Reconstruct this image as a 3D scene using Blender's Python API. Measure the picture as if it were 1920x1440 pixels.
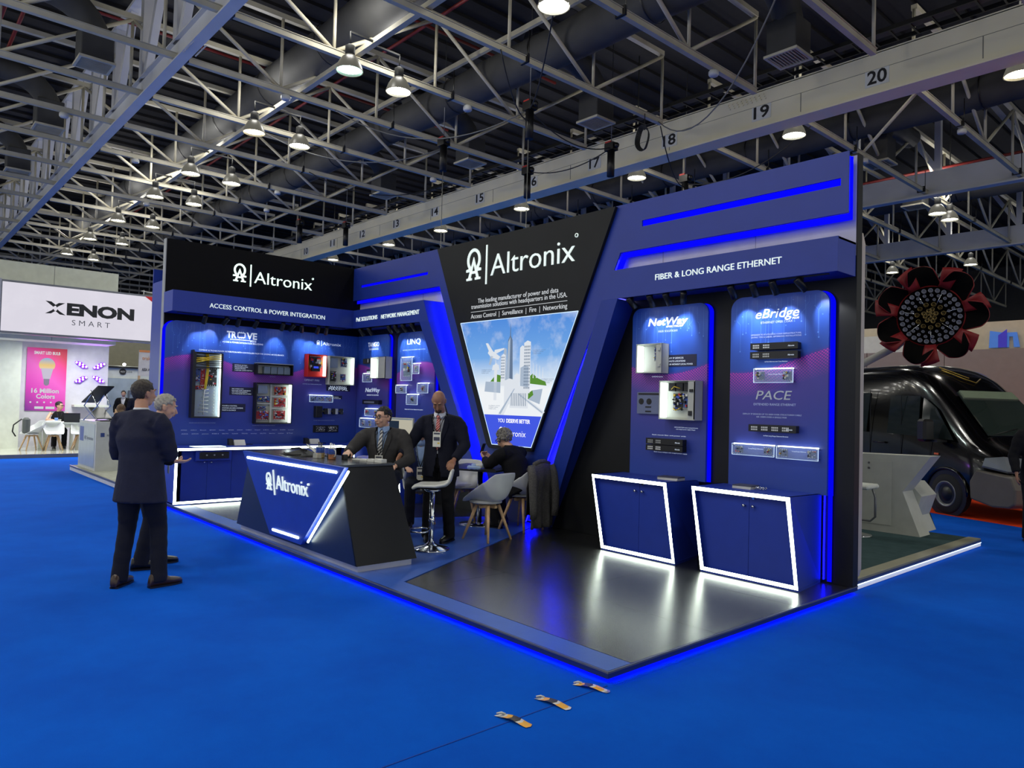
import bpy, bmesh, math, random
from mathutils import Vector, Matrix, Quaternion
R=random.Random(7)
for o in list(bpy.data.objects): bpy.data.objects.remove(o)
S=bpy.context.scene
COL=S.collection
PI=math.pi
# ---------------------------------------------------------------- camera
cd=bpy.data.cameras.new('camera'); cam=bpy.data.objects.new('camera',cd); COL.objects.link(cam)
cd.sensor_width=36; cd.lens=25.483; cd.clip_start=.05; cd.clip_end=300
Rv=Vector((0.66741214,0.74421271,0.02661708)); Uv=Vector((0.00304211,-0.03846696,0.99925524)); Fv=Vector((-0.74468233,0.66683411,0.02793729))
cam.matrix_world=Matrix(((Rv.x,Uv.x,-Fv.x,11.75512),(Rv.y,Uv.y,-Fv.y,-3.36648),(Rv.z,Uv.z,-Fv.z,1.65),(0,0,0,1)))
S.camera=cam
# ---------------------------------------------------------------- world, exposure
wd=bpy.data.worlds.new('hall_air'); S.world=wd; wd.use_nodes=True
wd.node_tree.nodes['Background'].inputs[0].default_value=(.96,.98,.93,1)
wd.node_tree.nodes['Background'].inputs[1].default_value=.75
S.view_settings.view_transform='Standard'; S.view_settings.look='None'; S.view_settings.exposure=0.0
S.view_settings.gamma=1; S.view_settings.use_curve_mapping=False
S.cycles.use_denoising=True; S.cycles.max_bounces=6; S.cycles.diffuse_bounces=3; S.cycles.glossy_bounces=3
S.cycles.transparent_max_bounces=12; S.cycles.sample_clamp_indirect=4; S.cycles.caustics_reflective=False; S.cycles.caustics_refractive=False
LAMP_W=480.      # each high bay lamp
ROOF_FILL_W=75.      # fill light added above each lamp to lift the roof steel
SPOT_W=13.       # each track spot that is on
# ---------------------------------------------------------------- helpers
def srgb(r,g,b):
    f=lambda c:(c/255/12.92) if c/255<=.04045 else ((c/255+.055)/1.055)**2.4
    return (f(r),f(g),f(b),1)
MATS={}
def mat(name,c=(128,128,128),rough=.6,metal=0,emit=0,bump=0,bscale=40,var=0,vscale=6,alpha=None,coat=0,spec=None,ec=None):
    if name in MATS: return MATS[name]
    m=bpy.data.materials.new(name); m.use_nodes=True; nt=m.node_tree; b=nt.nodes['Principled BSDF']
    col=srgb(*c); b.inputs['Base Color'].default_value=col
    b.inputs['Roughness'].default_value=rough; b.inputs['Metallic'].default_value=metal
    if coat: b.inputs['Coat Weight'].default_value=coat; b.inputs['Coat Roughness'].default_value=.05
    if spec is not None: b.inputs['Specular IOR Level'].default_value=spec
    if emit: b.inputs['Emission Color'].default_value=srgb(*(ec or c)); b.inputs['Emission Strength'].default_value=emit
    tc=nt.nodes.new('ShaderNodeTexCoord')
    if bump:
        n=nt.nodes.new('ShaderNodeTexNoise'); n.inputs['Scale'].default_value=bscale; n.inputs['Detail'].default_value=4
        bp=nt.nodes.new('ShaderNodeBump'); bp.inputs['Strength'].default_value=bump; bp.inputs['Distance'].default_value=.01
        nt.links.new(tc.outputs['Object'],n.inputs['Vector']); nt.links.new(n.outputs['Fac'],bp.inputs['Height']); nt.links.new(bp.outputs['Normal'],b.inputs['Normal'])
    # every material is procedural: a slight mottling of the base colour
    n2=nt.nodes.new('ShaderNodeTexNoise'); n2.inputs['Scale'].default_value=vscale; n2.inputs['Detail'].default_value=3
    mr=nt.nodes.new('ShaderNodeMapRange'); v=var or .06
    mr.inputs['From Min'].default_value=.3; mr.inputs['From Max'].default_value=.7; mr.inputs['To Min'].default_value=1-v; mr.inputs['To Max'].default_value=1+v
    hs=nt.nodes.new('ShaderNodeHueSaturation'); hs.inputs['Color'].default_value=col
    nt.links.new(tc.outputs['Object'],n2.inputs['Vector']); nt.links.new(n2.outputs['Fac'],mr.inputs['Value']); nt.links.new(mr.outputs['Result'],hs.inputs['Value']); nt.links.new(hs.outputs['Color'],b.inputs['Base Color'])
    if alpha is not None: b.inputs['Alpha'].default_value=alpha
    MATS[name]=m; return m
def emis(name,c,s):
    if name in MATS: return MATS[name]
    m=bpy.data.materials.new(name); m.use_nodes=True; nt=m.node_tree; nt.nodes.clear()
    e=nt.nodes.new('ShaderNodeEmission'); e.inputs[0].default_value=srgb(*c); e.inputs[1].default_value=s
    o=nt.nodes.new('ShaderNodeOutputMaterial'); nt.links.new(e.outputs[0],o.inputs[0]); MATS[name]=m; return m
def tag(o,label=None,cat=None,group=None,kind=None):
    if label: o['label']=label
    if cat: o['category']=cat
    if group: o['group']=group
    if kind: o['kind']=kind
    return o
def thing(name,label,cat,loc=(0,0,0),rz=0,group=None,rot=None):
    o=bpy.data.objects.new(name,None); COL.objects.link(o); o.location=loc
    o.rotation_euler=rot if rot else (0,0,rz); o.empty_display_size=.1
    return tag(o,label,cat,group)
class MB:
    """collects shapes, then links them as ONE mesh object"""
    def __init__(s): s.v=[];s.f=[];s.m=[];s.mi=0;s.sm=[]
    def add(s,vs,fs,smooth=False):
        n=len(s.v); s.v+= [tuple(v) for v in vs]
        for f in fs: s.f.append([i+n for i in f]); s.m.append(s.mi); s.sm.append(smooth)
        return s
    def box(s,a,b,M=None,bev=0):
        x0,y0,z0=[min(p,q) for p,q in zip(a,b)];x1,y1,z1=[max(p,q) for p,q in zip(a,b)]
        if bev and min(x1-x0,y1-y0,z1-z0)>2.2*bev:
            vs=[];k=bev
            for x,sx in((x0,1),(x1,-1)):
                for y,sy in((y0,1),(y1,-1)):
                    for z,sz in((z0,1),(z1,-1)):
                        vs+=[(x,y+sy*k,z+sz*k),(x+sx*k,y,z+sz*k),(x+sx*k,y+sy*k,z)]
            I=lambda a,b,c,d:(a*4+b*2+c)*3+d
            fs=[[I(0,0,0,0),I(0,0,1,0),I(0,1,1,0),I(0,1,0,0)],[I(1,0,0,0),I(1,1,0,0),I(1,1,1,0),I(1,0,1,0)],
                [I(0,0,0,1),I(1,0,0,1),I(1,0,1,1),I(0,0,1,1)],[I(0,1,0,1),I(0,1,1,1),I(1,1,1,1),I(1,1,0,1)],
                [I(0,0,0,2),I(0,1,0,2),I(1,1,0,2),I(1,0,0,2)],[I(0,0,1,2),I(1,0,1,2),I(1,1,1,2),I(0,1,1,2)]]
            for a_ in(0,1):
                for b_ in(0,1):
                    fs+=[[I(a_,b_,0,0),I(a_,b_,0,1),I(a_,b_,1,1),I(a_,b_,1,0)],[I(a_,0,b_,0),I(a_,0,b_,2),I(a_,1,b_,2),I(a_,1,b_,0)],[I(0,a_,b_,1),I(0,a_,b_,2),I(1,a_,b_,2),I(1,a_,b_,1)]]
                    for c_ in(0,1): fs.append([I(a_,b_,c_,0),I(a_,b_,c_,1),I(a_,b_,c_,2)])
        else:
            vs=[(x0,y0,z0),(x1,y0,z0),(x1,y1,z0),(x0,y1,z0),(x0,y0,z1),(x1,y0,z1),(x1,y1,z1),(x0,y1,z1)]
            fs=[[0,3,2,1],[4,5,6,7],[0,1,5,4],[1,2,6,5],[2,3,7,6],[3,0,4,7]]
        if M: vs=[M@Vector(v) for v in vs]
        return s.add(vs,fs)
    def prism(s,poly,y0,y1,axis='y',smooth=False):
        """poly: (a,b) outline; axis y: a=x,b=z; axis x: a=y,b=z; axis z: a=x,b=y"""
        c={'y':lambda p,t:(p[0],t,p[1]),'x':lambda p,t:(t,p[0],p[1]),'z':lambda p,t:(p[0],p[1],t)}[axis]
        n=len(poly); vs=[c(p,y0) for p in poly]+[c(p,y1) for p in poly]
        s.add(vs,[list(range(n)),list(range(2*n-1,n-1,-1))]); 
        s.add(vs,[[i,(i+1)%n,(i+1)%n+n,i+n] for i in range(n)],smooth); return s
    def pfront(s,poly,y0,y1,axis='y'):
        """prism whose y0 cap takes material 0 and everything else material 1"""
        n=len(s.f); s.prism(poly,y0,y1,axis)
        for i in range(n+1,len(s.f)): s.m[i]=1
        return s
    def strip(s,pts,w,y0,y1,axis='y'):
        """flat band of width w along an open 2D path"""
        for (a,b) in zip(pts[:-1],pts[1:]):
            d=Vector((b[0]-a[0],b[1]-a[1])); 
            if d.length<1e-6: continue
            d.normalize(); n=Vector((-d.y,d.x))*w/2; e=d*w*.5*0
            s.prism([(a[0]-n.x-e.x,a[1]-n.y-e.y),(b[0]-n.x+e.x,b[1]-n.y+e.y),(b[0]+n.x+e.x,b[1]+n.y+e.y),(a[0]+n.x-e.x,a[1]+n.y-e.y)],y0,y1,axis)
        return s
    def tube(s,pts,r,seg=8,smooth=True,cap=True,ry=None):
        pts=[Vector(p) for p in pts]; rs=r if isinstance(r,(list,tuple)) else [r]*len(pts)
        n0=len(s.v); vs=[]; prev=None
        for i,p in enumerate(pts):
            t=(pts[min(i+1,len(pts)-1)]-pts[max(i-1,0)])
            if t.length<1e-9: t=Vector((0,0,1))
            t.normalize()
            if prev is None: u=t.orthogonal().normalized()
            else:
                u=prev-t*prev.dot(t); u=u.normalized() if u.length>1e-6 else t.orthogonal().normalized()
            prev=u; w=t.cross(u)
            for k in range(seg):
                a=2*PI*k/seg+PI/seg; vs.append(p+u*math.cos(a)*rs[i]+w*math.sin(a)*rs[i])
        fs=[]
        for i in range(len(pts)-1):
            for k in range(seg): fs.append([i*seg+k,i*seg+(k+1)%seg,(i+1)*seg+(k+1)%seg,(i+1)*seg+k])
        s.add(vs,fs,smooth)
        if cap: s.add(vs,[list(range(seg))[::-1],[(len(pts)-1)*seg+k for k in range(seg)]])
        return s
    def cyl(s,a,b,r,seg=16,smooth=True): return s.tube([a,b],r,seg,smooth)
    def lathe(s,prof,c=(0,0,0),seg=24,smooth=True,M=None):
        vs=[]
        for (r,z) in prof:
            for k in range(seg):
                a=2*PI*k/seg; vs.append(Vector((c[0]+r*math.cos(a),c[1]+r*math.sin(a),c[2]+z)))
        if M: vs=[M@v for v in vs]
        fs=[[i*seg+k,i*seg+(k+1)%seg,(i+1)*seg+(k+1)%seg,(i+1)*seg+k] for i in range(len(prof)-1) for k in range(seg)]
        return s.add(vs,fs,smooth)
    def ball(s,c,r,seg=12,rings=8,M=None):
        rr=r if isinstance(r,(list,tuple)) else (r,r,r); vs=[];
        for i in range(rings+1):
            th=PI*i/rings
            for k in range(seg):
                a=2*PI*k/seg; v=Vector((rr[0]*math.sin(th)*math.cos(a),rr[1]*math.sin(th)*math.sin(a),rr[2]*math.cos(th)))
                if M: v=M@v
                vs.append(v+Vector(c))
        fs=[[i*seg+k,(i+1)*seg+k,(i+1)*seg+(k+1)%seg,i*seg+(k+1)%seg] for i in range(rings) for k in range(seg)]
        return s.add(vs,fs,True)
    def build(s,name,mats,parent=None,loc=None,rot=None,label=None,kind=None,bevel=0):
        me=bpy.data.meshes.new(name); me.from_pydata(s.v,[],s.f); 
        if not isinstance(mats,(list,tuple)): mats=[mats]
        for m in mats: me.materials.append(m)
        me.polygons.foreach_set('material_index',[min(i,len(mats)-1) for i in s.m]); me.polygons.foreach_set('use_smooth',s.sm)
        me.update()
        bm=bmesh.new(); bm.from_mesh(me); bmesh.ops.remove_doubles(bm,verts=bm.verts,dist=1e-5); bmesh.ops.recalc_face_normals(bm,faces=bm.faces); bm.to_mesh(me); bm.free()
        o=bpy.data.objects.new(name,me); COL.objects.link(o)
        if parent: o.parent=parent
        if loc: o.location=loc
        if rot: o.rotation_euler=rot
        if label: o['label']=label
        if kind: o['kind']=kind
        if bevel:
            b=o.modifiers.new('bevel','BEVEL'); b.width=bevel; b.segments=2; b.limit_method='ANGLE'
        return o
def children_of(o): return [c for c in bpy.data.objects if c.parent==o]
def copy_tree(o,parent=None,label=None,loc=None,rz=None):
    kids=children_of(o)
    c=o.copy(); COL.objects.link(c); c.parent=parent
    if label: c['label']=label
    if loc is not None: c.location=loc
    if rz is not None: c.rotation_euler=(c.rotation_euler.x,c.rotation_euler.y,rz)
    for k in kids: copy_tree(k,c)
    return c
def rounded(x0,z0,x1,z1,r,seg=6,corners='tl tr br bl'):
    pts=[]
    for nm,cx,cz,a0 in(('bl',x0+r,z0+r,PI),('br',x1-r,z0+r,1.5*PI),('tr',x1-r,z1-r,0),('tl',x0+r,z1-r,.5*PI)):
        if nm in corners: pts+=[(cx+r*math.cos(a0+.5*PI*i/seg),cz+r*math.sin(a0+.5*PI*i/seg)) for i in range(seg+1)]
        else: pts.append({'bl':(x0,z0),'br':(x1,z0),'tr':(x1,z1),'tl':(x0,z1)}[nm])
    return pts
CAP=[.7]
def _cap():
    cu=bpy.data.curves.new('t','FONT'); cu.body='H'; cu.size=1; ob=bpy.data.objects.new('t',cu); COL.objects.link(ob); dg=bpy.context.evaluated_depsgraph_get()
    me=bpy.data.meshes.new_from_object(ob.evaluated_get(dg)); CAP[0]=max(v.co.y for v in me.vertices); bpy.data.objects.remove(ob); bpy.data.curves.remove(cu); bpy.data.meshes.remove(me)
_cap()
def text(s,m,parent,x0,z0,x1=None,h=.1,y=0,ext=.002,name='lettering',bold=0,shear=0,align='L',rot=None,base=None,label=None):
    """lettering in the local x-z plane facing -y; x0..x1 fits the width, h = height of the capitals"""
    cu=bpy.data.curves.new('t','FONT'); cu.body=s; cu.size=1; cu.resolution_u=3; cu.offset=bold; cu.shear=shear; cu.extrude=.5
    ob=bpy.data.objects.new('t',cu); COL.objects.link(ob); dg=bpy.context.evaluated_depsgraph_get()
    me=bpy.data.meshes.new_from_object(ob.evaluated_get(dg)); bpy.data.objects.remove(ob); bpy.data.curves.remove(cu)
    vs=[v.co.copy() for v in me.vertices]; 
    if not vs: return None
    ax=min(v.x for v in vs);bx=max(v.x for v in vs); caph=CAP[0]
    sx=((x1-x0)/(bx-ax)) if x1 is not None else h/caph; sz=h/caph
    off=0
    if align=='C': off=-(bx-ax)*sx/2
    for v in me.vertices:
        c=v.co.copy(); v.co=(x0+off+(c.x-ax)*sx, y-(c.z+.5)*ext, z0+c.y*sz)
    me.name=name; me.materials.append(m); me.update()
    o=bpy.data.objects.new(name,me); COL.objects.link(o)
    if parent: o.parent=parent
    if rot: o.rotation_euler=rot
    if label: o['label']=label
    return o
def ltext(*a,**k): return text(*a,**k)
D=3.374; W=8.92; H=4.05; HP=.07
def wall_thing(name,label,cat,wall,u,v,d=0,group=None):
    if wall=='B': return thing(name,label,cat,(u,D-d,v),0,group)
    return thing(name,label,cat,(d,u,v),PI/2,group)
# ---------------------------------------------------------------- shared materials
m_blue=mat('blue_laminate',(28,54,148),.42,var=.05,vscale=3,bump=.02,bscale=150)
m_blue2=mat('blue_cabinet',(30,58,165),.45,var=.05)
m_black=mat('black_laminate',(25,26,28),.45,var=.15,vscale=2,bump=.02,bscale=120,spec=.25)
m_blackL=mat('deep_black_laminate',(9,9,12),.5,var=.1,spec=.12)
m_blackp=mat('black_plastic',(14,14,15),.4)
m_steel=mat('painted_steel',(150,148,140),.5,var=.12,vscale=2)
m_white=mat('white_laminate',(205,205,200),.4)
m_led=emis('white_led',(235,255,238),5.)
m_led2=emis('white_led_bright',(240,255,240),11.)
m_bled=emis('blue_led',(8,8,255),9.)
m_wprint=emis('white_print_lit',(235,240,245),.75)
m_letter=mat('white_acrylic_letter',(240,245,240),.4,emit=.55,ec=(235,255,245))
m_chrome=mat('chrome',(220,222,225),.12,1)
m_grey=mat('grey_metal',(120,122,124),.4,.6)
# ---------------------------------------------------------------- hall: carpet, roof, walls
def carpet_mat(name,c1,c2,sc=1.2):
    m=mat(name,c1,.95,bump=.35,bscale=220,spec=.15); nt=m.node_tree; b=nt.nodes['Principled BSDF']
    tc=nt.nodes['Texture Coordinate']; n=nt.nodes.new('ShaderNodeTexNoise'); n.inputs['Scale'].default_value=sc; n.inputs['Detail'].default_value=8; n.inputs['Roughness'].default_value=.65
    cr=nt.nodes.new('ShaderNodeValToRGB'); cr.color_ramp.elements[0].position=.35; cr.color_ramp.elements[1].position=.65
    cr.color_ramp.elements[0].color=srgb(*c1); cr.color_ramp.elements[1].color=srgb(*c2)
    nt.links.new(tc.outputs['Object'],n.inputs['Vector']); nt.links.new(n.outputs['Fac'],cr.inputs['Fac']); nt.links.new(cr.outputs['Color'],b.inputs['Base Color'])
    b.inputs['Specular IOR Level'].default_value=.08
    return m
m_carpet=carpet_mat('blue_carpet',(0,78,188),(0,88,202))
m_red=carpet_mat('red_carpet',(225,62,22),(235,72,28))
m_greyc=carpet_mat('grey_carpet',(52,72,74),(62,82,84),8)
mb=MB(); mb.box((-70,-16,-.1),(30,60,0)); floor=mb.build('floor',m_carpet,kind='structure')
m_deck=mat('dark_roof_deck',(30,29,30),.8,var=.2)
mb=MB()
for i in range(0,120):
    x=-70+i*.84; mb.box((x,-16,12.9),(x+.42,60,13.0)); 
mb.box((-70,-16,13.0),(30,60,13.1)); ceil=mb.build('ceiling',m_deck,kind='structure')
m_hallwall=mat('hall_wall_paint',(70,68,64),.8)
for nm,a,b in(('wall_left',(-70.2,-16,0),(-70,60,13.1)),('wall_far',(-70,60,0),(30,60.2,13.1))):
    mb=MB(); mb.box(a,b); mb.build(nm,m_hallwall,kind='structure')
# seam in the carpet (two widths meeting) with a little ridge
mb=MB(); mb.box((8.93,-16,0),(8.936,-.02,.003)); tag(mb.build('carpet_seam',mat('carpet_seam_dark',(0,62,160),.95)),kind='structure')
mb=MB(); mb.prism([(4,11.45),(7.37,10.2),(8.78,9.68),(14,7.75),(14,16.9),(4,16.9)],0,.006,'z'); o=mb.build('red_carpet_floor',m_red); tag(o,'bright orange-red carpet laid on the floor under the black van','carpet')
# ---- roof trusses (each purlin line is a thing)
m_tr=mat('truss_paint',(190,184,162),.55,var=.15,vscale=1.5)
def truss_parts(y0,y1,pan,zb=9.6,h=1.95):
    L=y1-y0; n=round(L/pan); pan=L/n; d={}
    mb=MB(); mb.box((-.075,y0,zb),(.075,y1,zb+.15)); mb.box((-.1,y0,zb+.15),(.1,y1,zb+.165)); d['bottom_chord']=[mb]
    mb=MB(); mb.box((-.075,y0,zb+h),(.075,y1,zb+h+.13)); d['top_chord']=[mb]
    d['post']=[];d['brace']=[];d['hanger']=[]
    return n,pan
def build_truss(name,label,x,y0,y1,pan,group=None,merge=False,proto=None):
    if proto: return copy_tree(proto,label=label,loc=(x,0,0))
    n=round((y1-y0)/pan); pan=(y1-y0)/n; zb=9.6;h=1.95
    t=thing(name,label,'roof truss',(x,0,0),0,group)
    mb=MB(); mb.box((-.062,y0,zb),(.062,y1,zb+.12)); mb.box((-.09,y0,zb+.12),(.09,y1,zb+.135)); mb.build('bottom_chord',m_tr,t)
    mb=MB(); mb.box((-.07,y0,zb+h),(.07,y1,zb+h+.13)); mb.build('top_chord',m_tr,t)
    mp=MB(); mp.cyl((0,0,0),(0,0,h-.1),.04,8); pm=None; bm_=None; hm=None
    br=MB(); br.cyl((0,0,0),(0,pan,h-.1),.05,8); hg=MB(); hg.box((-.13,-.03,0),(.13,.03,.2)); hg.cyl((.13,0,0),(.13,0,.75),.012,5)
    for i in range(n+1):
        y=y0+i*pan
        if pm is None: pm=mp.build('post',m_tr,t,loc=(0,y,zb+.1))
        else: c=pm.copy(); COL.objects.link(c); c.location=(0,y,zb+.1)
        if i<n:
            if bm_ is None: bm_=br.build('brace',m_tr,t,loc=(0,y,zb+.1)); 
            else: c=bm_.copy(); COL.objects.link(c); c.location=(0,y if i%2==0 else y+pan,zb+.1); c.scale=(1,1 if i%2==0 else -1,1)
        if i%2==1 and i<n:
            if hm is None: hm=hg.build('hanger',m_blackp,t,loc=(0,y+.5,zb-.02),label='small black clamp and rod on the chord')
            else: c=hm.copy(); COL.objects.link(c); c.location=(0,y+.5,zb-.02)
    return t
near=None; far=None; XS=[5.15-2.87*k for k in range(-1,23)]
NUM={1:'twenty',2:'nineteen',3:'eighteen',4:'seventeen',5:'sixteen',6:'fifteen',7:'fourteen',8:'thirteen',9:'twelve',10:'eleven',11:'ten'}
for k,x in enumerate(XS):
    w=NUM.get(k)
    if w:
        l1=f'grey roof truss on the near side of the cream girder, ending at number {w}'; l2=f'grey roof truss behind the cream girder, starting at number {w}'
    elif k==0:
        l1='grey steel roof truss at the top right corner, nearest the camera'; l2='grey steel roof truss behind the white girder, rightmost of all'
    else:
        od=['','first','second','third','fourth','fifth','sixth','seventh','eighth','ninth','tenth','eleventh','twelfth','thirteenth'][k-11]
        l1=f'distant grey roof truss over the left aisle, {od} one past number ten'; l2=f'distant grey truss behind the far end of the white girder, {od} one past number ten'
    near=near or None
    if near is None: near=build_truss('roof_truss',l1,x,-7.,13.05,2.86)
    else: build_truss('roof_truss',l1,x,0,0,0,proto=near)
    if k<20:
        if far is None: far=build_truss('roof_truss',l2,x,15.4,58.,2.86)
        else: build_truss('roof_truss',l2,x,0,0,0,proto=far)
# ---- numbered white girder
m_gird=mat('girder_cream_paint',(236,228,198),.5,var=.05,vscale=.8)
g=thing('numbered_girder','long cream girder carrying painted numbers 10 to 20 above the stand','girder',(0,14,9.08))
mb=MB(); mb.box((-60,0,.1),(14,.05,1.02)); mb.box((-60,0,1.0),(14,.5,1.05)); mb.build('girder_web',m_gird,g)
mb=MB(); mb.box((-60,-.12,0),(14,.5,.05)); mb.box((-60,-.05,.05),(14,0,.12)); mb.build('bottom_flange',m_gird,g)
mb=MB(); mb.box((-60,-.006,.62),(14,0,.63)); 
for i in range(18): mb.box((11-i*4.,-.004,.1),(11.02-i*4.,0,.62))
mb.build('panel_joint',mat('joint_grey',(120,118,108),.6),g,kind='stuff')
m_numbg=mat('number_plate',(225,225,218),.5); m_dark=mat('dark_print',(25,25,28),.6)
for k,w in enumerate(['20','19','18','17','16','15','14','13','12','11','10']):
    x=4.86-2.925*k
    mb=MB(); mb.box((x-.27,-.012,.24),(x+.27,-.002,.62)); pl=mb.build('number_plate',m_numbg,g)
    text(w,m_dark,pl,x-.22,.3,x+.22,.3,y=-.013,ext=.004,bold=.02)
mb=MB()
for i in range(9):
    for j in range(3): mb.cyl((1.+i*.13-j*.03,-.03,.78+j*.06),(1.+i*.13-j*.03,0,.78+j*.06),.022,6)
mb.build('bolt_group',m_gird,g,kind='stuff')
# ---- left girder: bottom chord with flat posts above
m_gird2=mat('girder_grey_paint',(205,205,204),.5,var=.08,vscale=.8)
g=thing('main_girder','wide flat grey girder crossing the roof at upper left','girder',(0,1.78,9.52))
mb=MB(); mb.box((-60,0,0),(14,.26,.04)); mb.box((-60,.1,.04),(14,.14,.5)); mb.box((-60,.0,.5),(14,.24,.53)); mb.build('bottom_chord',m_gird2,g)
mb=MB(); mb.box((-60,0,2.9),(14,.36,3.0)); mb.build('top_chord',m_gird2,g)
pr=None;dr=None
for i in range(22):
    x=8-i*2.87
    if pr is None:
        mb=MB(); mb.box((-.14,.04,.5),(.14,.3,2.9)); pr=mb.build('post',m_gird2,g,loc=(x,0,0))
        mb=MB(); mb.prism([(0,.5),(.24,.5),(1.55,2.9),(1.3,2.9)],.08,.26); dr=mb.build('brace',m_gird2,g,loc=(x,0,0))
        mb=MB(); mb.box((-.5,-.02,-.012),(-.06,.0,.0)); mb.box((-.5,.3,-.012),(-.06,.32,.0)); 
    else:
        c=pr.copy(); COL.objects.link(c); c.location=(x,0,0)
        c=dr.copy(); COL.objects.link(c); c.location=(x,0,0)
mb=MB()
for j in range(2):
    for i in range(12): mb.cyl((-5.6+i*.06,.04+j*.26,-.02),(-5.6+i*.06,.04+j*.26,0),.018,6)
mb.build('bolt_group',m_gird2,g,kind='stuff')
# ---- farther girders
for y,l in((24.9,'grey girder seen right of the stand, nearer of two'),(35.4,'grey girder seen right of the stand, farther of two')):
    g=thing('main_girder',l,'girder',(0,y,9.5)); mb=MB(); mb.box((-60,0,.08),(20,.04,.9)); mb.box((-60,-.15,0),(20,.2,.06)); mb.build('girder_web',m_gird2,g)
    mb=MB()
    for i in range(24): mb.box((14-i*2.87,.05,.9),(14.2-i*2.87,.25,3.3)); mb.prism([(14-i*2.87,.9),(14.2-i*2.87,.9),(12.7-i*2.87,3.3),(12.5-i*2.87,3.3)],.08,.2)
    mb.build('web_post',m_gird2,g,kind='stuff')
# ---- cross braces running along the hall + light rails
for (y,z,l,r) in((5.05,9.78,'long light rail tying the trusses together between the two lamp rows',.07),(8.9,11.2,'grey tie bar under the roof between the ducts',.05),(-2.2,11.0,'grey tie bar at the far upper left roof',.05),(19.,11.4,'grey tie bar behind the numbered girder',.05),(29.,11.2,'grey tie bar in the distant roof at right',.05)):
    mb=MB(); mb.box((-58,y-r,z),(12,y+r,z+.06)); mb.box((-58,y-r*.4,z+.06),(12,y+r*.4,z+.16)); tag(mb.build('tie_bar',m_tr),l,'tie bar')
# diagonal wind braces in plan
pairs=[((5.15,13.,9.75),(-12.07,-2,9.75)),((-6.3,13.,9.75),(-23.5,-2,9.75)),((-17.8,13.,9.75),(-35,-2,9.75)),((5.1,16,9.8),(-9.2,34,9.8))]
nm=['nearest','second','third','behind the numbered girder']
for (a,b),n in zip(pairs[3:],nm[3:]): mb=MB(); mb.cyl(a,b,.045,8); tag(mb.build('wind_brace',m_tr),f'slanting grey roof brace lying across the trusses, {n}','brace')
# ---- ducts
m_duct=mat('dark_duct_wrap',(58,58,57),.75,var=.2,vscale=1.5,bump=.3,bscale=3)
def duct(y,z,r,label):
    t=thing('air_duct',label,'duct',(0,y,z)); mb=MB(); mb.tube([(13-i*1.4,0,math.sin(i*1.7)*.02) for i in range(50)],[r*(1+.025*math.sin(i*2.3)) for i in range(50)],20); mb.build('duct_run',m_duct,t)
    mb=MB()
    for i in range(16): mb.lathe([(r*1.03,-.02),(r*1.06,0),(r*1.03,.02)],M=Matrix.Translation((9-i*3.6,0,0))@Matrix.Rotation(PI/2,4,'Y'),seg=20)
    mb.build('duct_band',m_blackp,t,kind='stuff'); return t
duct(5.45,10.9,.55,'large dark fabric air duct nearest the left girder')
duct(9.5,10.8,.5,'large dark fabric air duct passing behind the hanging hoists')
duct(20.,10.9,.5,'dark air duct behind the numbered girder'); duct(30.,11,.5,'farthest dark air duct at right')
def drop(x,y,sy,label,ztop=11.2,zb=9.75):
    t=thing('duct_outlet',label,'air duct',(x,y,zb)); mb=MB()
    pts=[(0,sy*2.6,ztop-zb+.1)]+[(0,sy*(1.2*(1-math.sin(a))),(ztop-zb)-.9*(1-math.cos(a))*1.0+.1) for a in [i*PI/12 for i in range(7)]]+[(0,0,.75)]
    mb.tube(pts,.33,14); mb.build('elbow',m_duct,t)
    mb=MB(); mb.box((-.36,-.36,.06),(.36,.36,.85)); mb.build('outlet_box',m_duct,t,bevel=.03)
    mb=MB(); mb.box((-.4,-.4,0),(.4,-.34,.06)); mb.box((-.4,.34,0),(.4,.4,.06)); mb.box((-.4,-.34,0),(-.34,.34,.06)); mb.box((.34,-.34,0),(.4,.34,.06))
    for i in range(9): mb.box((-.34+.075*i+.02,-.34,.01),(-.34+.075*i+.035,.34,.05))
    mb.build('grille',m_tr,t); return t
for a in((-8.5,.6,-1,'dark duct elbow with square grille left of the flat girder, nearest'),(-14.5,.6,-1,'dark duct elbow with square grille left of the flat girder, second'),(-20.5,.6,-1,'dark duct elbow with square grille left of the flat girder, third'),
   (3.6,12.2,-1,'dark duct outlet over number nineteen'),(-2.1,12.,-1,'dark duct outlet above number seventeen'),(-7.5,11.7,-1,'dark duct outlet above number fifteen'),(-13,11.7,-1,'dark duct outlet above number fourteen'),(2.2,21.,1,'dark duct outlet hanging right of the stand, by the grey girder'),(1.2,27.,1,'dark duct outlet hanging far right behind the flower sculpture')): drop(*a)
# ---- cable trays, red pipes
m_rpipe=mat('red_sprinkler_pipe',(125,38,34),.5)
for i,(y,z) in enumerate(((-1.2,11.9),(-.9,12.0),(-.5,11.95),(3.6,12.1),(8.,12.2),(18,10.6),(26,10.8))):
    mb=MB(); mb.cyl((-58,y,z),(12,y,z),.05,8); tag(mb.build('sprinkler_pipe',m_rpipe),['dark red sprinkler pipe, lowest of the bundle at upper left','dark red sprinkler pipe, middle of the bundle at upper left','dark red sprinkler pipe, last of the bundle at upper left','dark red pipe above the first air duct','dark red pipe between the two air ducts','dark red pipe right of the stand, lower one','dark red pipe right of the stand, farther one'][i],'pipe')
for i,x in enumerate((-4.8,-10.6,-16.3)):
    mb=MB(); mb.cyl((x,-12,12.1),(x,13,12.1),.045,8); tag(mb.build('sprinkler_pipe',m_rpipe),f'dark red branch pipe running under the roof deck, {["first","second","third"][i]} from the right','pipe')
t=thing('cable_tray','dark ladder cable tray running along the near side of the numbered girder','cable tray',(0,13.25,10.15))
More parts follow.
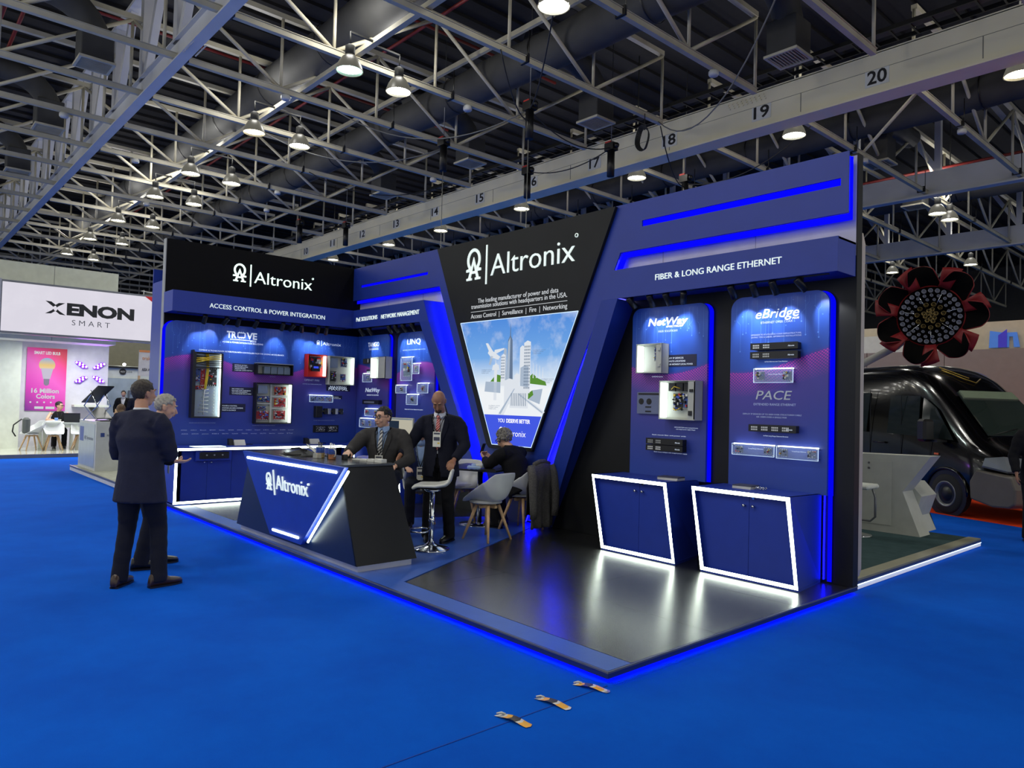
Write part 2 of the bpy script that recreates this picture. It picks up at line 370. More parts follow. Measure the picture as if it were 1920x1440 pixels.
mb=MB(); mb.box((-50,0,0),(12,.04,.1)); mb.box((-50,.6,0),(12,.64,.1)); mb.build('side_rail',m_blackp,t)
mb=MB(); mb.box((-.02,.04,0),(.02,.6,.03)); rg=mb.build('rung',m_blackp,t,loc=(10,0,0))
for i in range(1,75): c=rg.copy(); COL.objects.link(c); c.location=(10-i*.42,0,0)
mb=MB(); mb.box((-50,.06,.03),(12,.3,.07)); mb.build('cable_bundle',mat('cable_grey',(62,62,60),.7),t)
# ---- high bay lamps
m_bulb=emis('lamp_disc',(255,252,232),30.); m_bulbw=emis('lamp_disc_warm',(255,236,190),22.); m_bulbg=emis('lamp_disc_green',(190,255,235),14.)
m_shade=mat('lamp_shade_glass',(58,58,55),.35,.2,emit=.1,ec=(255,250,225)); m_ball=mat('ballast_grey',(60,60,58),.6)
lamp_mesh={}
def lamp(x,y,label,z=8.95,kind='w',row='high bay lamps'):
    t=thing('high_bay_lamp',label,'ceiling lamp',(x,y,z),0)
    key=kind
    if key not in lamp_mesh:
        mb=MB(); mb.lathe([(.3,0),(.29,.06),(.25,.17),(.17,.3),(.1,.36),(.09,.36),(.16,.29),(.24,.16),(.27,.05),(.28,0)],seg=24); a=mb.build('lamp_shade',m_shade,t)
        mb=MB(); mb.lathe([(.001,.05),(.27,.05),(.27,.062),(.001,.062)],seg=24); b=mb.build('bulb_disc',{'w':m_bulb,'y':m_bulbw,'g':m_bulbg}[kind],t)
        mb=MB(); mb.lathe([(.001,.36),(.1,.36),(.11,.4),(.11,.56),(.05,.6),(.001,.6)],seg=16); mb.cyl((0,0,.58),(0,0,.9),.015,6); c=mb.build('ballast_housing',m_ball,t)
        lamp_mesh[key]=(a,b,c)
    else:
        for q in lamp_mesh[key]: c=q.copy(); COL.objects.link(c); c.parent=t
    ld=bpy.data.lights.new('lamp_light','SPOT'); ld.energy=LAMP_W; ld.shadow_soft_size=.25; ld.spot_size=2.5; ld.spot_blend=.5; ld.color=(1,.97,.9) if kind!='g' else (.8,1,.93)
    lo=bpy.data.objects.new('lamp_light',ld); COL.objects.link(lo); lo.parent=t; lo.location=(0,0,.03)
    if abs(y-5.05)<1: mb=MB(); mb.box((-.025,0,.86),(.025,5.05-y,.9)); mb.build('hanging_arm',m_ball,t)
    else: mb=MB(); mb.cyl((0,0,.85),(0,0,12.92-z),.02,6); mb.build('hanging_rod',m_ball,t)
    pd=bpy.data.lights.new('roof_fill','POINT'); pd.energy=ROOF_FILL_W; pd.shadow_soft_size=.3; pd.color=(1,.98,.92); po=bpy.data.objects.new('roof_fill',pd); COL.objects.link(po); po.parent=t; po.location=(.0,0,1.15)  # added point light above the lamp, brightens trusses and girders
    return t
rowA=[(-2.63,'g','greenish'),(-7.9,'y','warm'),(-13.1,'w','white'),(-17.0,'w','white'),(-22.2,'w','white'),(-27.3,'w','white'),(-32.5,'w','white')]
od=['nearest','second','third','fourth','fifth','sixth','seventh','eighth']
for i,(x,k,c) in enumerate(rowA): lamp(x,4.42,f'{c} high bay lamp, {od[i]} lamp of the left row along the rail',kind=k)
rowB=[(2.39,'w'),(-2.78,'w'),(-8.,'w'),(-13.2,'w'),(-17.0,'w'),(-22.3,'w'),(-27.3,'w'),(-33.2,'w')]
for i,(x,k) in enumerate(rowB): lamp(x,5.8,f'white high bay lamp, {od[i]} lamp of the right row along the rail',kind=k)
rowC=[(7.49,'y','at the right edge of the picture'),(2.46,'w','below number nineteen'),(-2.78,'w','below number seventeen'),(-8.2,'w','below number fifteen'),(-13.3,'w','below number fourteen'),(-17.4,'w','below number twelve'),(-22.8,'w','below number eleven')]
for x,k,l in rowC: lamp(x,14.75,f'high bay lamp under the cream girder {l}',kind=k)
lamp(2.5,25.4,'high bay lamp right of the stand, upper left of a close pair'); lamp(2.53,26.6,'high bay lamp right of the stand, lower right of a close pair')
lamp(-3,36,'distant high bay lamp behind the flower sculpture, left'); lamp(.5,36.2,'distant high bay lamp behind the flower sculpture, right')
for i,x in enumerate((-28,-22.8,-17.6,-12.4,-7.2,-2.,3.2,8.4)): lamp(x,-7.,f'high bay lamp of the unseen left row, {od[i]} from the far end')  # unseen row, added to light the near sides of the girders
for i,(x,y) in enumerate(((8,-3.5),(3,-4.5),(-3,-5),(12,3),(-9,-6),(14,8))):   # the hall's lamps overhead, outside the frame
    lamp(x,y,['high bay lamp over the aisle in front of the stand, outside the view','high bay lamp over the left aisle, outside the view','high bay lamp left of the flat girder, outside the view','high bay lamp right of the camera, outside the view','high bay lamp over the white stand, outside the view','high bay lamp over the right aisle, outside the view'][i])
# smoke detectors / small sensors on chords
for i,(x,y) in enumerate(((-12.07,.6),(-6.33,4.6),(-3.46,8.4),(-14.94,3.2),(-14.94,8.2),(-20.68,5.1),(-9.2,11.4),(2.28,11.2),(5.15,19),(2.28,19.6),(-17.81,9.),(-.59,20.6))):
    mb=MB(); mb.lathe([(.001,0),(.1,0),(.12,.03),(.12,.1),(.09,.14),(.001,.14)],seg=12); o=mb.build('smoke_detector',m_white,loc=(x,y,9.46)); tag(o,f'small white smoke detector under a truss chord, {["left of the flat girder","by the green lamp","above the hoists","in the left row","over the dark header","far left over the aisle","above number fourteen","above number nineteen","near the corner of the stand","right of the stand","over the left header","above the slanted blue board"][i]}','detector')
# ---- chain hoists and loose cables
def hoist(x,y,z,label,L=.75):
    t=thing('chain_hoist',label,'chain hoist',(x,y,z)); mb=MB(); mb.cyl((0,0,0),(0,0,L),.11,12); mb.build('chain_bag',m_blackp,t)
    mb=MB(); mb.box((-.16,-.12,L),(.16,.12,L+.22)); mb.ball((.2,0,L+.12),.08); mb.build('motor_body',m_blackp,t); mb=MB(); mb.cyl((0,0,L+.2),(0,0,12.92-z),.012,6); mb.build('chain',m_grey,t)
    mb=MB(); mb.box((-.2,-.05,L+.22),(.0,.03,L+.3)); mb.build('red_hook',mat('red_plug',(190,40,35),.5),t)
hoist(-1.87,9.2,8.5,'black chain hoist with red plugs hanging in the middle of the roof'); hoist(-2.02,12.6,8.35,'black chain hoist hanging in front of number seventeen'); hoist(-5.15,12.2,8.25,'black chain hoist hanging left of number sixteen')
hoist(-5.6,9.2,8.5,'black chain hoist hanging above number fourteen'); hoist(-16.3,11.9,8.3,'black chain hoist with blue hook hanging near number eleven'); hoist(-17.8,10.5,8.4,'black chain hoist hanging over the left header'); hoist(-2.1,16.4,8.3,'black chain hoist behind the girder below number eighteen')
m_cable=mat('hanging_cable',(35,35,35),.6)
def sag(a,b,s,r=.012,n=14):
    return [(a[0]+(b[0]-a[0])*t,a[1]+(b[1]-a[1])*t,a[2]+(b[2]-a[2])*t-s*4*t*(1-t)) for t in [i/n for i in range(n+1)]]
m_cable2=mat('pale_cable',(120,120,115),.6)
cabs=[((2.3,6,9.6),(-1.9,9.2,9.3),.5),((-1.9,9.2,9.3),(-6.3,6,9.6),.8),((-1.9,9.2,9.3),(-2,12.6,9.2),.4),((-2,12.6,9.2),(-5.15,12.2,9.1),.3),((5.15,9,9.6),(-.5,12.8,9.6),1.2),((-.5,7,9.6),(-1.9,9.2,9.0),.4),((-5.6,9.2,9.2),(-9.2,5,9.6),.7),((-9.2,12.,9.5),(-11.9,8,9.6),.6),((-.5,12.9,9.5),(-2.1,16.3,8.9),.4),((2.3,16,9.6),(-2.1,16.4,9.),.5)]
for i,(a,b,s) in enumerate(cabs):
    mb=MB(); mb.tube(sag(a,b,s),.017,5); tag(mb.build('hanging_cable',m_cable2 if i in(1,4,6) else m_cable),f'loose {"pale" if i in (1,4,6) else "black"} cable sagging between trusses, {["from upper right to the middle hoist","from the middle hoist to the left","between the middle hoist and number seventeen hoist","between the two hoists by the girder","long one at upper right","short one above the middle hoist","over the number fourteen hoist","over number fourteen","crossing above number eighteen","behind number eighteen"][i]}','cable')
mb=MB()
for k in range(7):
    mb.tube([(-.5+math.cos(a)*(.16+.01*k),12.2-.02*k+.02*math.sin(3*a),8.95+math.sin(a)*(.28+.012*k)) for a in [i*PI/10 for i in range(21)]],.011,5)
mb.cyl((-.5,12.2,9.2),(-.5,12.2,9.65),.012,5)
tag(mb.build('cable_coil',m_cable),'coil of black cable hanging from the truss near number eighteen','cable')
for i,(x,y,l) in enumerate(((-5.6,9.2,'thin steel wire dropping from the hoist to the black centre panel'),(-1.9,9.2,'thin steel wire dropping from the middle hoist'))):
    mb=MB(); mb.cyl((x,y,4.3),(x,y,8.5),.012,5); tag(mb.build('drop_wire',m_cable2),l,'wire')
# ---------------------------------------------------------------- booth platform
t=thing('stand_platform','low exhibition platform with blue and black board floor and blue glowing edge','platform',(0,0,0))
mb=MB(); mb.box((-.12,.06,0),(W-.06,D+.12,HP-.012)); mb.build('platform_base',m_black,t)
m_bfloor=mat('blue_floor_board',(52,92,180),.35,var=.05,bump=.03,bscale=30)
m_kfloor=mat('black_floor_board',(26,27,28),.27,var=.12,vscale=1.3,bump=.015,bscale=60,spec=1.); m_kfloor.node_tree.nodes['Principled BSDF'].inputs['IOR'].default_value=2.1
mb=MB(); mb.prism([(0,.02),(W-.02,.02),(W-.02,.235),(0,.235)],HP-.012,HP,'z'); mb.build('floor_board',m_bfloor,t,label='blue strip along the front edge')
mb=MB(); mb.prism([(2.47,.237),(6.38,.237),(4.82,D),(4.03,D)],HP-.012,HP,'z'); mb.build('floor_board',m_bfloor,t,label='blue funnel-shaped floor inlay')
def clipx(y): return 6.40-(y-.24)*.4975+.0
ys=[.24,1.198,2.365,D]
for a,b in zip(ys[:-1],ys[1:]):
    xa,xb=clipx(a),clipx(b)
    segs=[(None,6.638),(6.642,W-.02)] if a<1 else [(None,7.4),(7.404,W-.02)] if a<2 else [(None,W-.02)]
    for s0,s1 in segs:
        mb=MB(); poly=[(s0 if s0 else xa+.004,a+.002),(s1,a+.002),(s1,b-.002),(s0 if s0 else xb+.004,b-.002)]
        if s0 is None and s1<xa: poly=[(s1,a+.002),(s1,b-.002),(xb,b-.002)]
        mb.prism(poly,HP-.012,HP,'z'); mb.build('floor_board',m_kfloor,t)
    xa2,xb2=8.87-xa,8.87-xb
    mb=MB(); mb.prism([(.0,a+.002),(xa2-.004,a+.002),(xb2-.004,b-.002),(.0,b-.002)],HP-.012,HP,'z'); mb.build('floor_board',m_kfloor,t)
m_edge=mat('platform_edge_trim',(38,52,110),.3,.3)
mb=MB(); mb.box((-.1,0,.03),(W,.014,HP+.002)); mb.box((W-.014,.014,.03),(W,D+.11,HP+.002)); mb.build('edge_trim',m_edge,t)
mb=MB(); mb.box((-.1,-.003,HP-.008),(W+.003,.002,HP+.003)); mb.box((W-.002,.0,HP-.008),(W+.003,D+.11,HP+.003)); mb.build('edge_profile',m_grey,t)
mb=MB(); mb.box((-.1,.035,.02),(W-.05,.045,.03)); mb.box((W-.045,.045,.02),(W-.035,D+.1,.03)); mb.build('led_strip',emis('blue_led_floor',(6,10,255),26.),t)
# ---------------------------------------------------------------- walls of the stand
m_wwall=mat('lavender_white_wall',(190,188,205),.6)
t=thing('back_wall','tall back wall of the stand, black below and pale above','partition wall',(0,0,0))
mb=MB(); mb.box((0,D+.005,HP),(W,D+.11,2.9)); mb.box((0,D+.005,2.9),(W,D+.11,H)); mb.build('wall_core',m_black,t)
mb=MB(); mb.box((0,D,3.1),(W-.01,D+.006,H-.02)); mb.prism([(2.45,3.1),(5.98+.45,3.1),(4.9,.09),(3.95,.09)],D,D+.006); mb.build('pale_lining',m_wwall,t)
mb=MB(); 
for x in (.95,2.0,6.75,7.9): mb.box((x,D-.002,3.1),(x+.006,D,3.6))
mb.build('panel_joint',mat('joint_lav',(130,128,150),.6),t,kind='stuff')
t=thing('left_wall','left side wall of the stand, black with a lit company name','partition wall',(0,0,0))
mb=MB(); mb.box((-.11,0.012,HP-.07),(0,D,H)); mb.build('wall_core',m_blackL,t)
mb=MB(); mb.box((-.112,0,0),(.0,.012,H+.003)); mb.box((-.1125,0,H-.002),(.0,.04,H+.003)); mb.build('end_cap',mat('grey_edge_board',(150,152,150),.5),t)
# left fascia box
m_blueL=m_blue
t=thing('left_header','blue header box over the left displays reading access control and power integration','header',(0,0,0))
mb=MB(); mb.box((.0,0,2.905),(.424,D-.374,3.217)); mb.build('header_box',m_blueL,t)
text('ACCESS CONTROL & POWER INTEGRATION',m_letter,t,.535,3.005,2.456,.068,y=0,ext=.008,rot=(0,0,PI/2)).location=(.424,0,0)
# right-hand coordinates of the back wall: helper for sloping edges
def vl(z,x0=2.56,z0=3.2,s=.455): return x0+s*(z0-z)
t=thing('left_portal','blue header box and slanting leg left of the centre panel','header',(0,0,0))
zt,zbm=3.217,2.885; y_f=D-.374
mb=MB(); mb.prism([(.424,2.905),(vl(2.885)-.24,2.885),(vl(2.885),2.885),(vl(3.217),3.217),(.424,3.217)],y_f,y_f+.02)   # front board
mb.add([(.424,y_f+.02,zt-.02),(vl(zt),y_f+.02,zt-.02),(vl(zt),D,zt-.02),(.424,D,zt-.02),(.424,y_f,zt),(vl(zt),y_f,zt),(vl(zt)+.035,D,zt),(.424,D,zt)],[[0,1,2,3],[4,5,6,7],[4,0,3,7]])
mb.add([(vl(2.885),y_f,2.885),(vl(zt),y_f,zt),(vl(zt)+.035,D,zt),(vl(2.885)+.035,D,2.885)],[[0,1,2,3]])
mb.add([(.424,y_f+.02,2.905),(vl(2.885)-.2,y_f+.02,2.905),(vl(2.885)-.2,D,2.905),(.424,D,2.905)],[[0,1,2,3]])
mb.build('header_box',m_blue,t)
def leg(side):
    X=(lambda x:x) if side<0 else (lambda x:8.87-x)
    zb=HP; yb=D-.12
    fo=[(X(vl(2.885)-.24),y_f,2.885),(X(vl(2.885)),y_f,2.885),(X(vl(zb)),yb,zb),(X(vl(zb)-.24),yb,zb)]
    bo=[(X(vl(2.885)-.2),D,2.885),(X(vl(2.885)+.035),D,2.885),(X(vl(zb)+.035),D,zb),(X(vl(zb)-.2),D,zb)]
    mb=MB(); mb.add(fo+bo,[[0,1,2,3],[1,5,6,2],[0,3,7,4],[4,7,6,5],[0,4,5,1],[3,2,6,7]]); return mb
leg(-1).build('slanting_leg',m_blue,t)
text('PoE SOLUTIONS',m_letter,t,.54,3.015,1.228,.068,y=y_f,ext=.008); text('NETWORK MANAGEMENT',m_letter,t,1.35,3.008,2.455,.068,y=y_f,ext=.008)
t=thing('right_portal','blue header box and slanting leg reading fiber and long range ethernet','header',(0,0,0))
mb=MB(); mb.prism([(8.87-vl(3.217),3.217),(8.87-vl(2.885),2.885),(W-.01,2.905),(W-.01,3.217)],y_f,y_f+.02)
mb.box((8.87-vl(3.217)+.0,y_f+.02,zt-.02),(W-.01,D,zt)); mb.box((W-.03,y_f+.02,2.905),(W-.01,D,zt)); mb.box((8.87-vl(2.885)+.2,y_f+.02,2.905),(W-.03,D,2.925))
mb.build('header_box',m_blue,t); leg(1).build('slanting_leg',m_blue,t)
text('FIBER & LONG RANGE ETHERNET',m_letter,t,6.935,3.038,8.389,.062,y=y_f,ext=.008)
# centre V slab with the upper boards
s_=D-.13; s2=D-.15
def sx(z): return 2.70+ (3.345-z)*.4555
t=thing('centre_board','large blue funnel-shaped board with side wings and glowing blue slots','feature board',(0,0,0))
zT=4.035
def slot(x0,x1,z,h,slope=0): return rounded(x0,z-h/2,x1,z+h/2,h*.45,4)
def board(poly,holes,name,y0,y1,m):
    # wing with a slot: four boards round the slot, joined
    return None
def wing(x0,x1,zb_,hole,leftslant=None,rightslant=None):
    hx0,hx1,hz0,hz1=hole; mb=MB()
    L0=lambda z:(leftslant(z) if leftslant else x0); R0=lambda z:(rightslant(z) if rightslant else x1)
    mb.prism([(L0(hz1),hz1),(R0(hz1),hz1),(R0(zT),zT),(L0(zT),zT)],s2,s_); mb.prism([(L0(zb_),zb_),(R0(zb_),zb_),(R0(hz0),hz0),(L0(hz0),hz0)],s2,s_)
    mb.prism([(L0(hz0),hz0),(hx0,hz0),(hx0,hz1),(L0(hz1),hz1)],s2,s_); mb.prism([(hx1,hz0),(R0(hz0),hz0),(R0(hz1),hz1),(hx1,hz1)],s2,s_)
    return mb
lw=wing(.0,0,3.45,(.26,2.33,3.665,3.71),None,lambda z:sx(z)); lw.build('wing_board',m_blue,t)
rw=wing(0,W-.02,3.47,(6.56,8.83,3.73,3.80),lambda z:8.87-sx(z),None); rw.build('wing_board',m_blue,t)
mb=MB(); mb.prism([(sx(zT),zT),(sx(HP),HP),(8.87-sx(HP),HP),(8.87-sx(zT),zT)],s2,s_); 
mb.prism([(8.87-sx(3.47)-.001,3.47),(8.87-sx(3.47)+.02,3.47),(8.87-sx(HP)+.02,HP),(8.87-sx(HP)-.001,HP)],s2,s_)
mb.build('funnel_board',m_blue,t)
for q in(((.26,s_,3.665),(2.33,s_+.02,3.71)),((6.56,s_,3.73),(8.83,s_+.02,3.80))): mb=MB(); mb.box(*q); mb.build('glowing_slot',emis('blue_slot',(4,4,240),1.4),t)
mb=MB(); mb.box((.1,s_+.03,3.475),(2.62,s_+.045,3.485)); mb.box((6.3,s_+.03,3.495),(W-.06,s_+.045,3.505)); mb.box((W-.035,s_+.03,3.5),(W-.028,s_+.045,4.0)); mb.build('led_strip',emis('blue_led_wing',(4,4,255),4.5),t); mb=MB()
mb.strip([(sx(3.4)+.012,3.4),(sx(.1)+.012,.1)],.012,s_+.02,s_+.045); mb.strip([(8.87-sx(3.4)-.012,3.4),(8.87-sx(.1)-.012,.1)],.012,s_+.02,s_+.045)
mb.build('led_strip',emis('blue_led_board',(4,4,255),45.),t)
m_glow=emis('blue_glow_profile',(6,6,238),1.25)  # emissive bands put in for the blue LED glow around the wings
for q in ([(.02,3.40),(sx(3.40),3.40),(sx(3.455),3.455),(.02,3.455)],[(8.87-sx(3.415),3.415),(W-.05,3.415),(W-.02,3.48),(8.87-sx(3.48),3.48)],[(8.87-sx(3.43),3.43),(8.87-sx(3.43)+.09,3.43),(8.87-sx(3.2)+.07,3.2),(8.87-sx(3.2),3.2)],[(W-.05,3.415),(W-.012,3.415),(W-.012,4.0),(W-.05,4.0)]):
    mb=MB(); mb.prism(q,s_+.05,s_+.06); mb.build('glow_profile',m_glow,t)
# LED strips behind headers (light the soffit and the black wall)
# black tapering panel
t=thing('centre_sign','black tapering centre panel with white company name and a lit city picture','sign panel',(0,0,0))
yP=s2-.05
def bx(z,side):  # black trapezoid edges
    x=2.63+(4.02-z)*.4455
    return x if side<0 else 8.83-x
mb=MB(); zb2=1.035; mb.prism([(bx(4.02,-1),4.02),(bx(zb2+.05,-1),zb2+.05),(bx(zb2,-1)+.04,zb2),(bx(zb2,1),zb2),(bx(4.02,1),4.02)],yP,s2-.005); mb.build('black_board',m_black,t,bevel=.004)
# omega emblem
def omega(mb,cx,cz,h,y,ext,A=True):
    """emblem: horseshoe ring with feet over a serifed letter A; h = total height, cz = bottom"""
    r1=h*.335; r0=h*.235; c=cz+h*.63
    pts=[]; n=26
    a0=math.radians(-52); a1=math.radians(232)
    out=[(cx+r1*math.cos(a0+(a1-a0)*i/n)*.98,c+r1*1.08*math.sin(a0+(a1-a0)*i/n)) for i in range(n+1)]
    inn=[(cx+r0*math.cos(a0+(a1-a0)*i/n)*.98,c+r0*1.12*math.sin(a0+(a1-a0)*i/n)) for i in range(n+1)]
    for i in range(n): mb.prism([out[i],out[i+1],inn[i+1],inn[i]],y-ext,y)
    for s in(-1,1): mb.prism([(cx+s*h*.16,cz+h*.27),(cx+s*h*.36,cz+h*.27),(cx+s*h*.36,cz+h*.35),(cx+s*h*.17,cz+h*.38)],y-ext,y)
    tp=cz+h*.72
    for s in(-1,1): mb.prism([(cx,tp),(cx-s*0+s*.0,tp-h*.2),(cx+s*h*.15,cz+h*.06),(cx+s*h*.26,cz+h*.06)],y-ext*1.05,y)
    for s in(-1,1): mb.prism([(cx+s*h*.08,cz),(cx+s*h*.34,cz),(cx+s*h*.34,cz+h*.07),(cx+s*h*.08,cz+h*.07)],y-ext*1.05,y)
    mb.prism([(cx-h*.13,cz+h*.2),(cx+h*.13,cz+h*.2),(cx+h*.11,cz+h*.28),(cx-h*.11,cz+h*.28)],y-ext*1.05,y)
    return mb
def logo(parent,x0,x1,z0,h,y,ext,m,reg=True,rot=None):
    """emblem | company name; x0..x1 overall width, h = height of the divider bar"""
    w=x1-x0; mb=MB(); omega(mb,x0+w*.098,z0+h*.16,h*.84*1.0 if False else h*.83,y,ext); a=mb.build('emblem',m,parent,rot=rot)
    mb=MB(); mb.box((x0+w*.222,y-ext,z0),(x0+w*.234,y,z0+h)); b=mb.build('divider_bar',m,parent,rot=rot)
    c=text('Altronix',m,parent,x0+w*.272,z0+h*.19,x1,h*.53,y=y,ext=ext,bold=-.008,rot=rot)
    if reg: 
        mb=MB(); mb.lathe([(w*.008,0),(w*.012,0),(w*.012,ext),(w*.008,ext)],M=Matrix.Translation((x1+w*.01,y,z0+h*.76))@Matrix.Rotation(PI/2,4,'X'),seg=14); mb.build('registered_mark',m,parent,rot=rot)
    return a,b,c
logo(t,3.34,5.565,3.345,.56,yP,.012,m_letter)
text('The leading manufacturer of power and data',m_wprint,t,3.67,3.09,5.29,.062,y=yP,ext=.002); text('transmission solutions with headquarters in the USA.',m_wprint,t,3.52,2.985+.03,5.445,.062,y=yP,ext=.002)
text('Access Control  |  Surveillance  |  Fire  |  Networking',m_wprint,t,3.52,2.875,5.45,.062,y=yP,ext=.002)
mb=MB(); mb.box((3.515,yP-.002,2.965),(5.45,yP,2.971)); mb.build('rule_line',m_wprint,t)
# lit picture
def grad_emis(name,stops,z0,z1,strength,noise=.0,nscale=2.,ncol=(255,255,255)):
    m=bpy.data.materials.new(name); m.use_nodes=True; nt=m.node_tree; nt.nodes.clear()
    tc=nt.nodes.new('ShaderNodeTexCoord'); sp=nt.nodes.new('ShaderNodeSeparateXYZ'); mr=nt.nodes.new('ShaderNodeMapRange'); cr=nt.nodes.new('ShaderNodeValToRGB')
    mr.inputs['From Min'].default_value=z0; mr.inputs['From Max'].default_value=z1
    nt.links.new(tc.outputs['Object'],sp.inputs[0]); nt.links.new(sp.outputs['Z'],mr.inputs['Value']); nt.links.new(mr.outputs[0],cr.inputs[0])
    el=cr.color_ramp.elements
    for i,(p,c) in enumerate(stops):
        e=el[i] if i<2 else el.new(p)
        e.position=p; e.color=srgb(*c)
    e=nt.nodes.new('ShaderNodeEmission'); e.inputs[1].default_value=strength; out=nt.nodes.new('ShaderNodeOutputMaterial')
    last=cr.outputs[0]
    if noise:
        n=nt.nodes.new('ShaderNodeTexNoise'); n.inputs['Scale'].default_value=nscale; n.inputs['Detail'].default_value=8; n.inputs['Roughness'].default_value=.6
        r2=nt.nodes.new('ShaderNodeMapRange'); r2.inputs['From Min'].default_value=.48; r2.inputs['From Max'].default_value=.75; r2.inputs['To Max'].default_value=noise
        mx=nt.nodes.new('ShaderNodeMix'); mx.data_type='RGBA'; mx.inputs['B'].default_value=srgb(*ncol)
        nt.links.new(tc.outputs['Object'],n.inputs['Vector']); nt.links.new(n.outputs['Fac'],r2.inputs[0]); nt.links.new(r2.outputs[0],mx.inputs['Factor']); nt.links.new(last,mx.inputs['A']); last=mx.outputs['Result']
    nt.links.new(last,e.inputs[0]); nt.links.new(e.outputs[0],out.inputs[0]); MATS[name]=m; return m
m_city=grad_emis('lit_city_backdrop',[(0,(245,250,255)),(1,(85,145,228)),(.27,(248,252,255)),(.38,(215,232,250)),(.6,(120,175,238))],1.5,2.82,.92,.55,2.4)
bz=lambda z,s: (3.285+(2.822-z)*.452) if s<0 else (5.645-(2.822-z)*.452)
yL=yP-.004
mb=MB(); mb.prism([(bz(2.822,-1),2.822),(bz(1.5,-1),1.5),(bz(1.5,1),1.5),(bz(2.822,1),2.822)],yL,yP); pic=mb.build('lit_picture',m_city,t,label='backlit sky over a white city')
m_bband=emis('lit_blue_band',(70,92,232),.95)
mb=MB(); mb.prism([(bz(1.5,-1),1.5),(bz(1.09,-1),1.09),(bz(1.09,1),1.09),(bz(1.5,1),1.5)],yL,yP); bb=mb.build('lit_blue_band',m_bband,t)
m_rim=emis('lit_rim',(200,225,255),1.3)
mb=MB(); P4=[(bz(2.822,-1),2.822),(bz(1.09,-1),1.09),(bz(1.09,1),1.09),(bz(2.822,1),2.822),(bz(2.822,-1),2.822)]; mb.strip(P4,.009,yL-.002,yL); mb.build('lit_rim',m_rim,t)
W2=emis('lit_white_print',(255,255,255),1.15)
text('YOU',W2,bb,4.185,1.4,4.325,.05,y=yL,ext=.001); text('DESERVE BETTER',W2,bb,4.36,1.4,4.83,.05,y=yL,ext=.001,bold=.02)
logo(bb,4.2,4.75,1.19,.15,yL,.001,W2,reg=False)
# city print: flat layers of the picture (kept a few tenths of a millimetre apart)
ca=emis('print_tower_light',(226,232,240),.95); cb=emis('print_tower_mid',(176,192,212),.9); cc=emis('print_tower_dark',(110,130,158),.85); cg=emis('print_green',(96,150,60),.85); cwn=emis('print_window',(120,140,165),.8)
def flat(poly,m,name,k=1,par=None): mb=MB(); mb.prism(poly,yL-.0006*k-.0006,yL-.0006*k); return mb.build(name,m,par or pic)
flat([(4.33,1.9),(4.47,1.9),(4.445,2.52),(4.41,2.58),(4.402,2.74),(4.398,2.74),(4.39,2.58),(4.355,2.52)],cc,'printed_tower',1); flat([(4.335,1.9),(4.40,1.9),(4.40,2.56),(4.36,2.5)],cb,'printed_tower',2)
for (x0,x1,z0,z1,m,k) in((4.22,4.31,1.9,2.32,ca,2),(4.27,4.33,1.95,2.4,cb,1),(4.6,4.69,1.95,2.42,ca,1),(4.68,4.81,1.8,2.48,ca,2),(4.62,4.78,1.75,2.15,cb,3),(4.5,4.6,1.7,2.05,ca,3),(4.3,4.5,1.65,1.98,ca,3),(4.42,4.78,1.6,1.88,ca,4),(4.08,4.14,1.7,2.2,ca,2)): 
    flat([(x0,z0),(x1,z0),(x1,z1),((x0+x1)/2,z1+.02),(x0,z1-.01)],m,'printed_tower',k)
mb=MB()
for i in range(6):
    for j in range(14): mb.box((4.69+i*.02,yL-.0042,1.86+j*.042),(4.70+i*.02,yL-.003,1.885+j*.042))
for i in range(9): mb.box((4.45+i*.035,yL-.0046,1.63),(4.46+i*.035,yL-.0034,1.8))
for i in range(4):
    for j in range(8): mb.box((4.225+i*.02,yL-.0042,2.+j*.04),(4.235+i*.02,yL-.003,2.02+j*.04))
mb.build('printed_windows',cwn,pic,kind='stuff')
flat([(4.03+.05*0,2.12),(4.19,2.12),(4.17,2.19),(4.05,2.19)],ca,'printed_tower_top',3); flat([(4.1,2.19),(4.12,2.19),(4.112,2.27),(4.108,2.27)],ca,'printed_mast',3)
flat([(4.0,1.96),(4.25,1.95),(4.24,2.04),(4.12,2.06),(4.05,2.0)],cg,'printed_trees',1); flat([(4.78,1.93),(5.12,1.9),(5.1,1.95),(4.95,2.0),(4.86,2.06),(4.79,2.02)],cg,'printed_trees',1); flat([(4.75,1.7),(4.88,1.78),(4.86,1.84),(4.78,1.8)],cg,'printed_trees',2)
flat([(3.88,1.82),(4.22,1.8),(4.22,1.95),(3.9,1.96)],cb,'printed_stadium',2)
flat([(4.78,1.72),(5.0,1.66),(5.05,1.86),(4.86,1.84)],cb,'printed_water',1)
for i,dx in enumerate((0,.06,.12,.18)): flat([(4.86+dx,2.0),(4.875+dx,2.0),(4.87+dx,2.2-.02*i),(4.865+dx,2.2-.02*i)],ca,'printed_mast',2)
flat([(4.18,1.5),(4.3,1.5),(4.56,1.9),(4.5,1.86)],ca,'printed_train',4); flat([(4.2,1.52),(4.24,1.51),(4.52,1.86),(4.5,1.86)],cb,'printed_train_side',5)
flat([(4.56,1.84),(5.1,1.56),(5.06,1.53),(4.56,1.78)],ca,'printed_road',3); flat([(4.6,1.8),(5.06,1.56),(5.05,1.545),(4.59,1.78)],cb,'printed_road_edge',4)
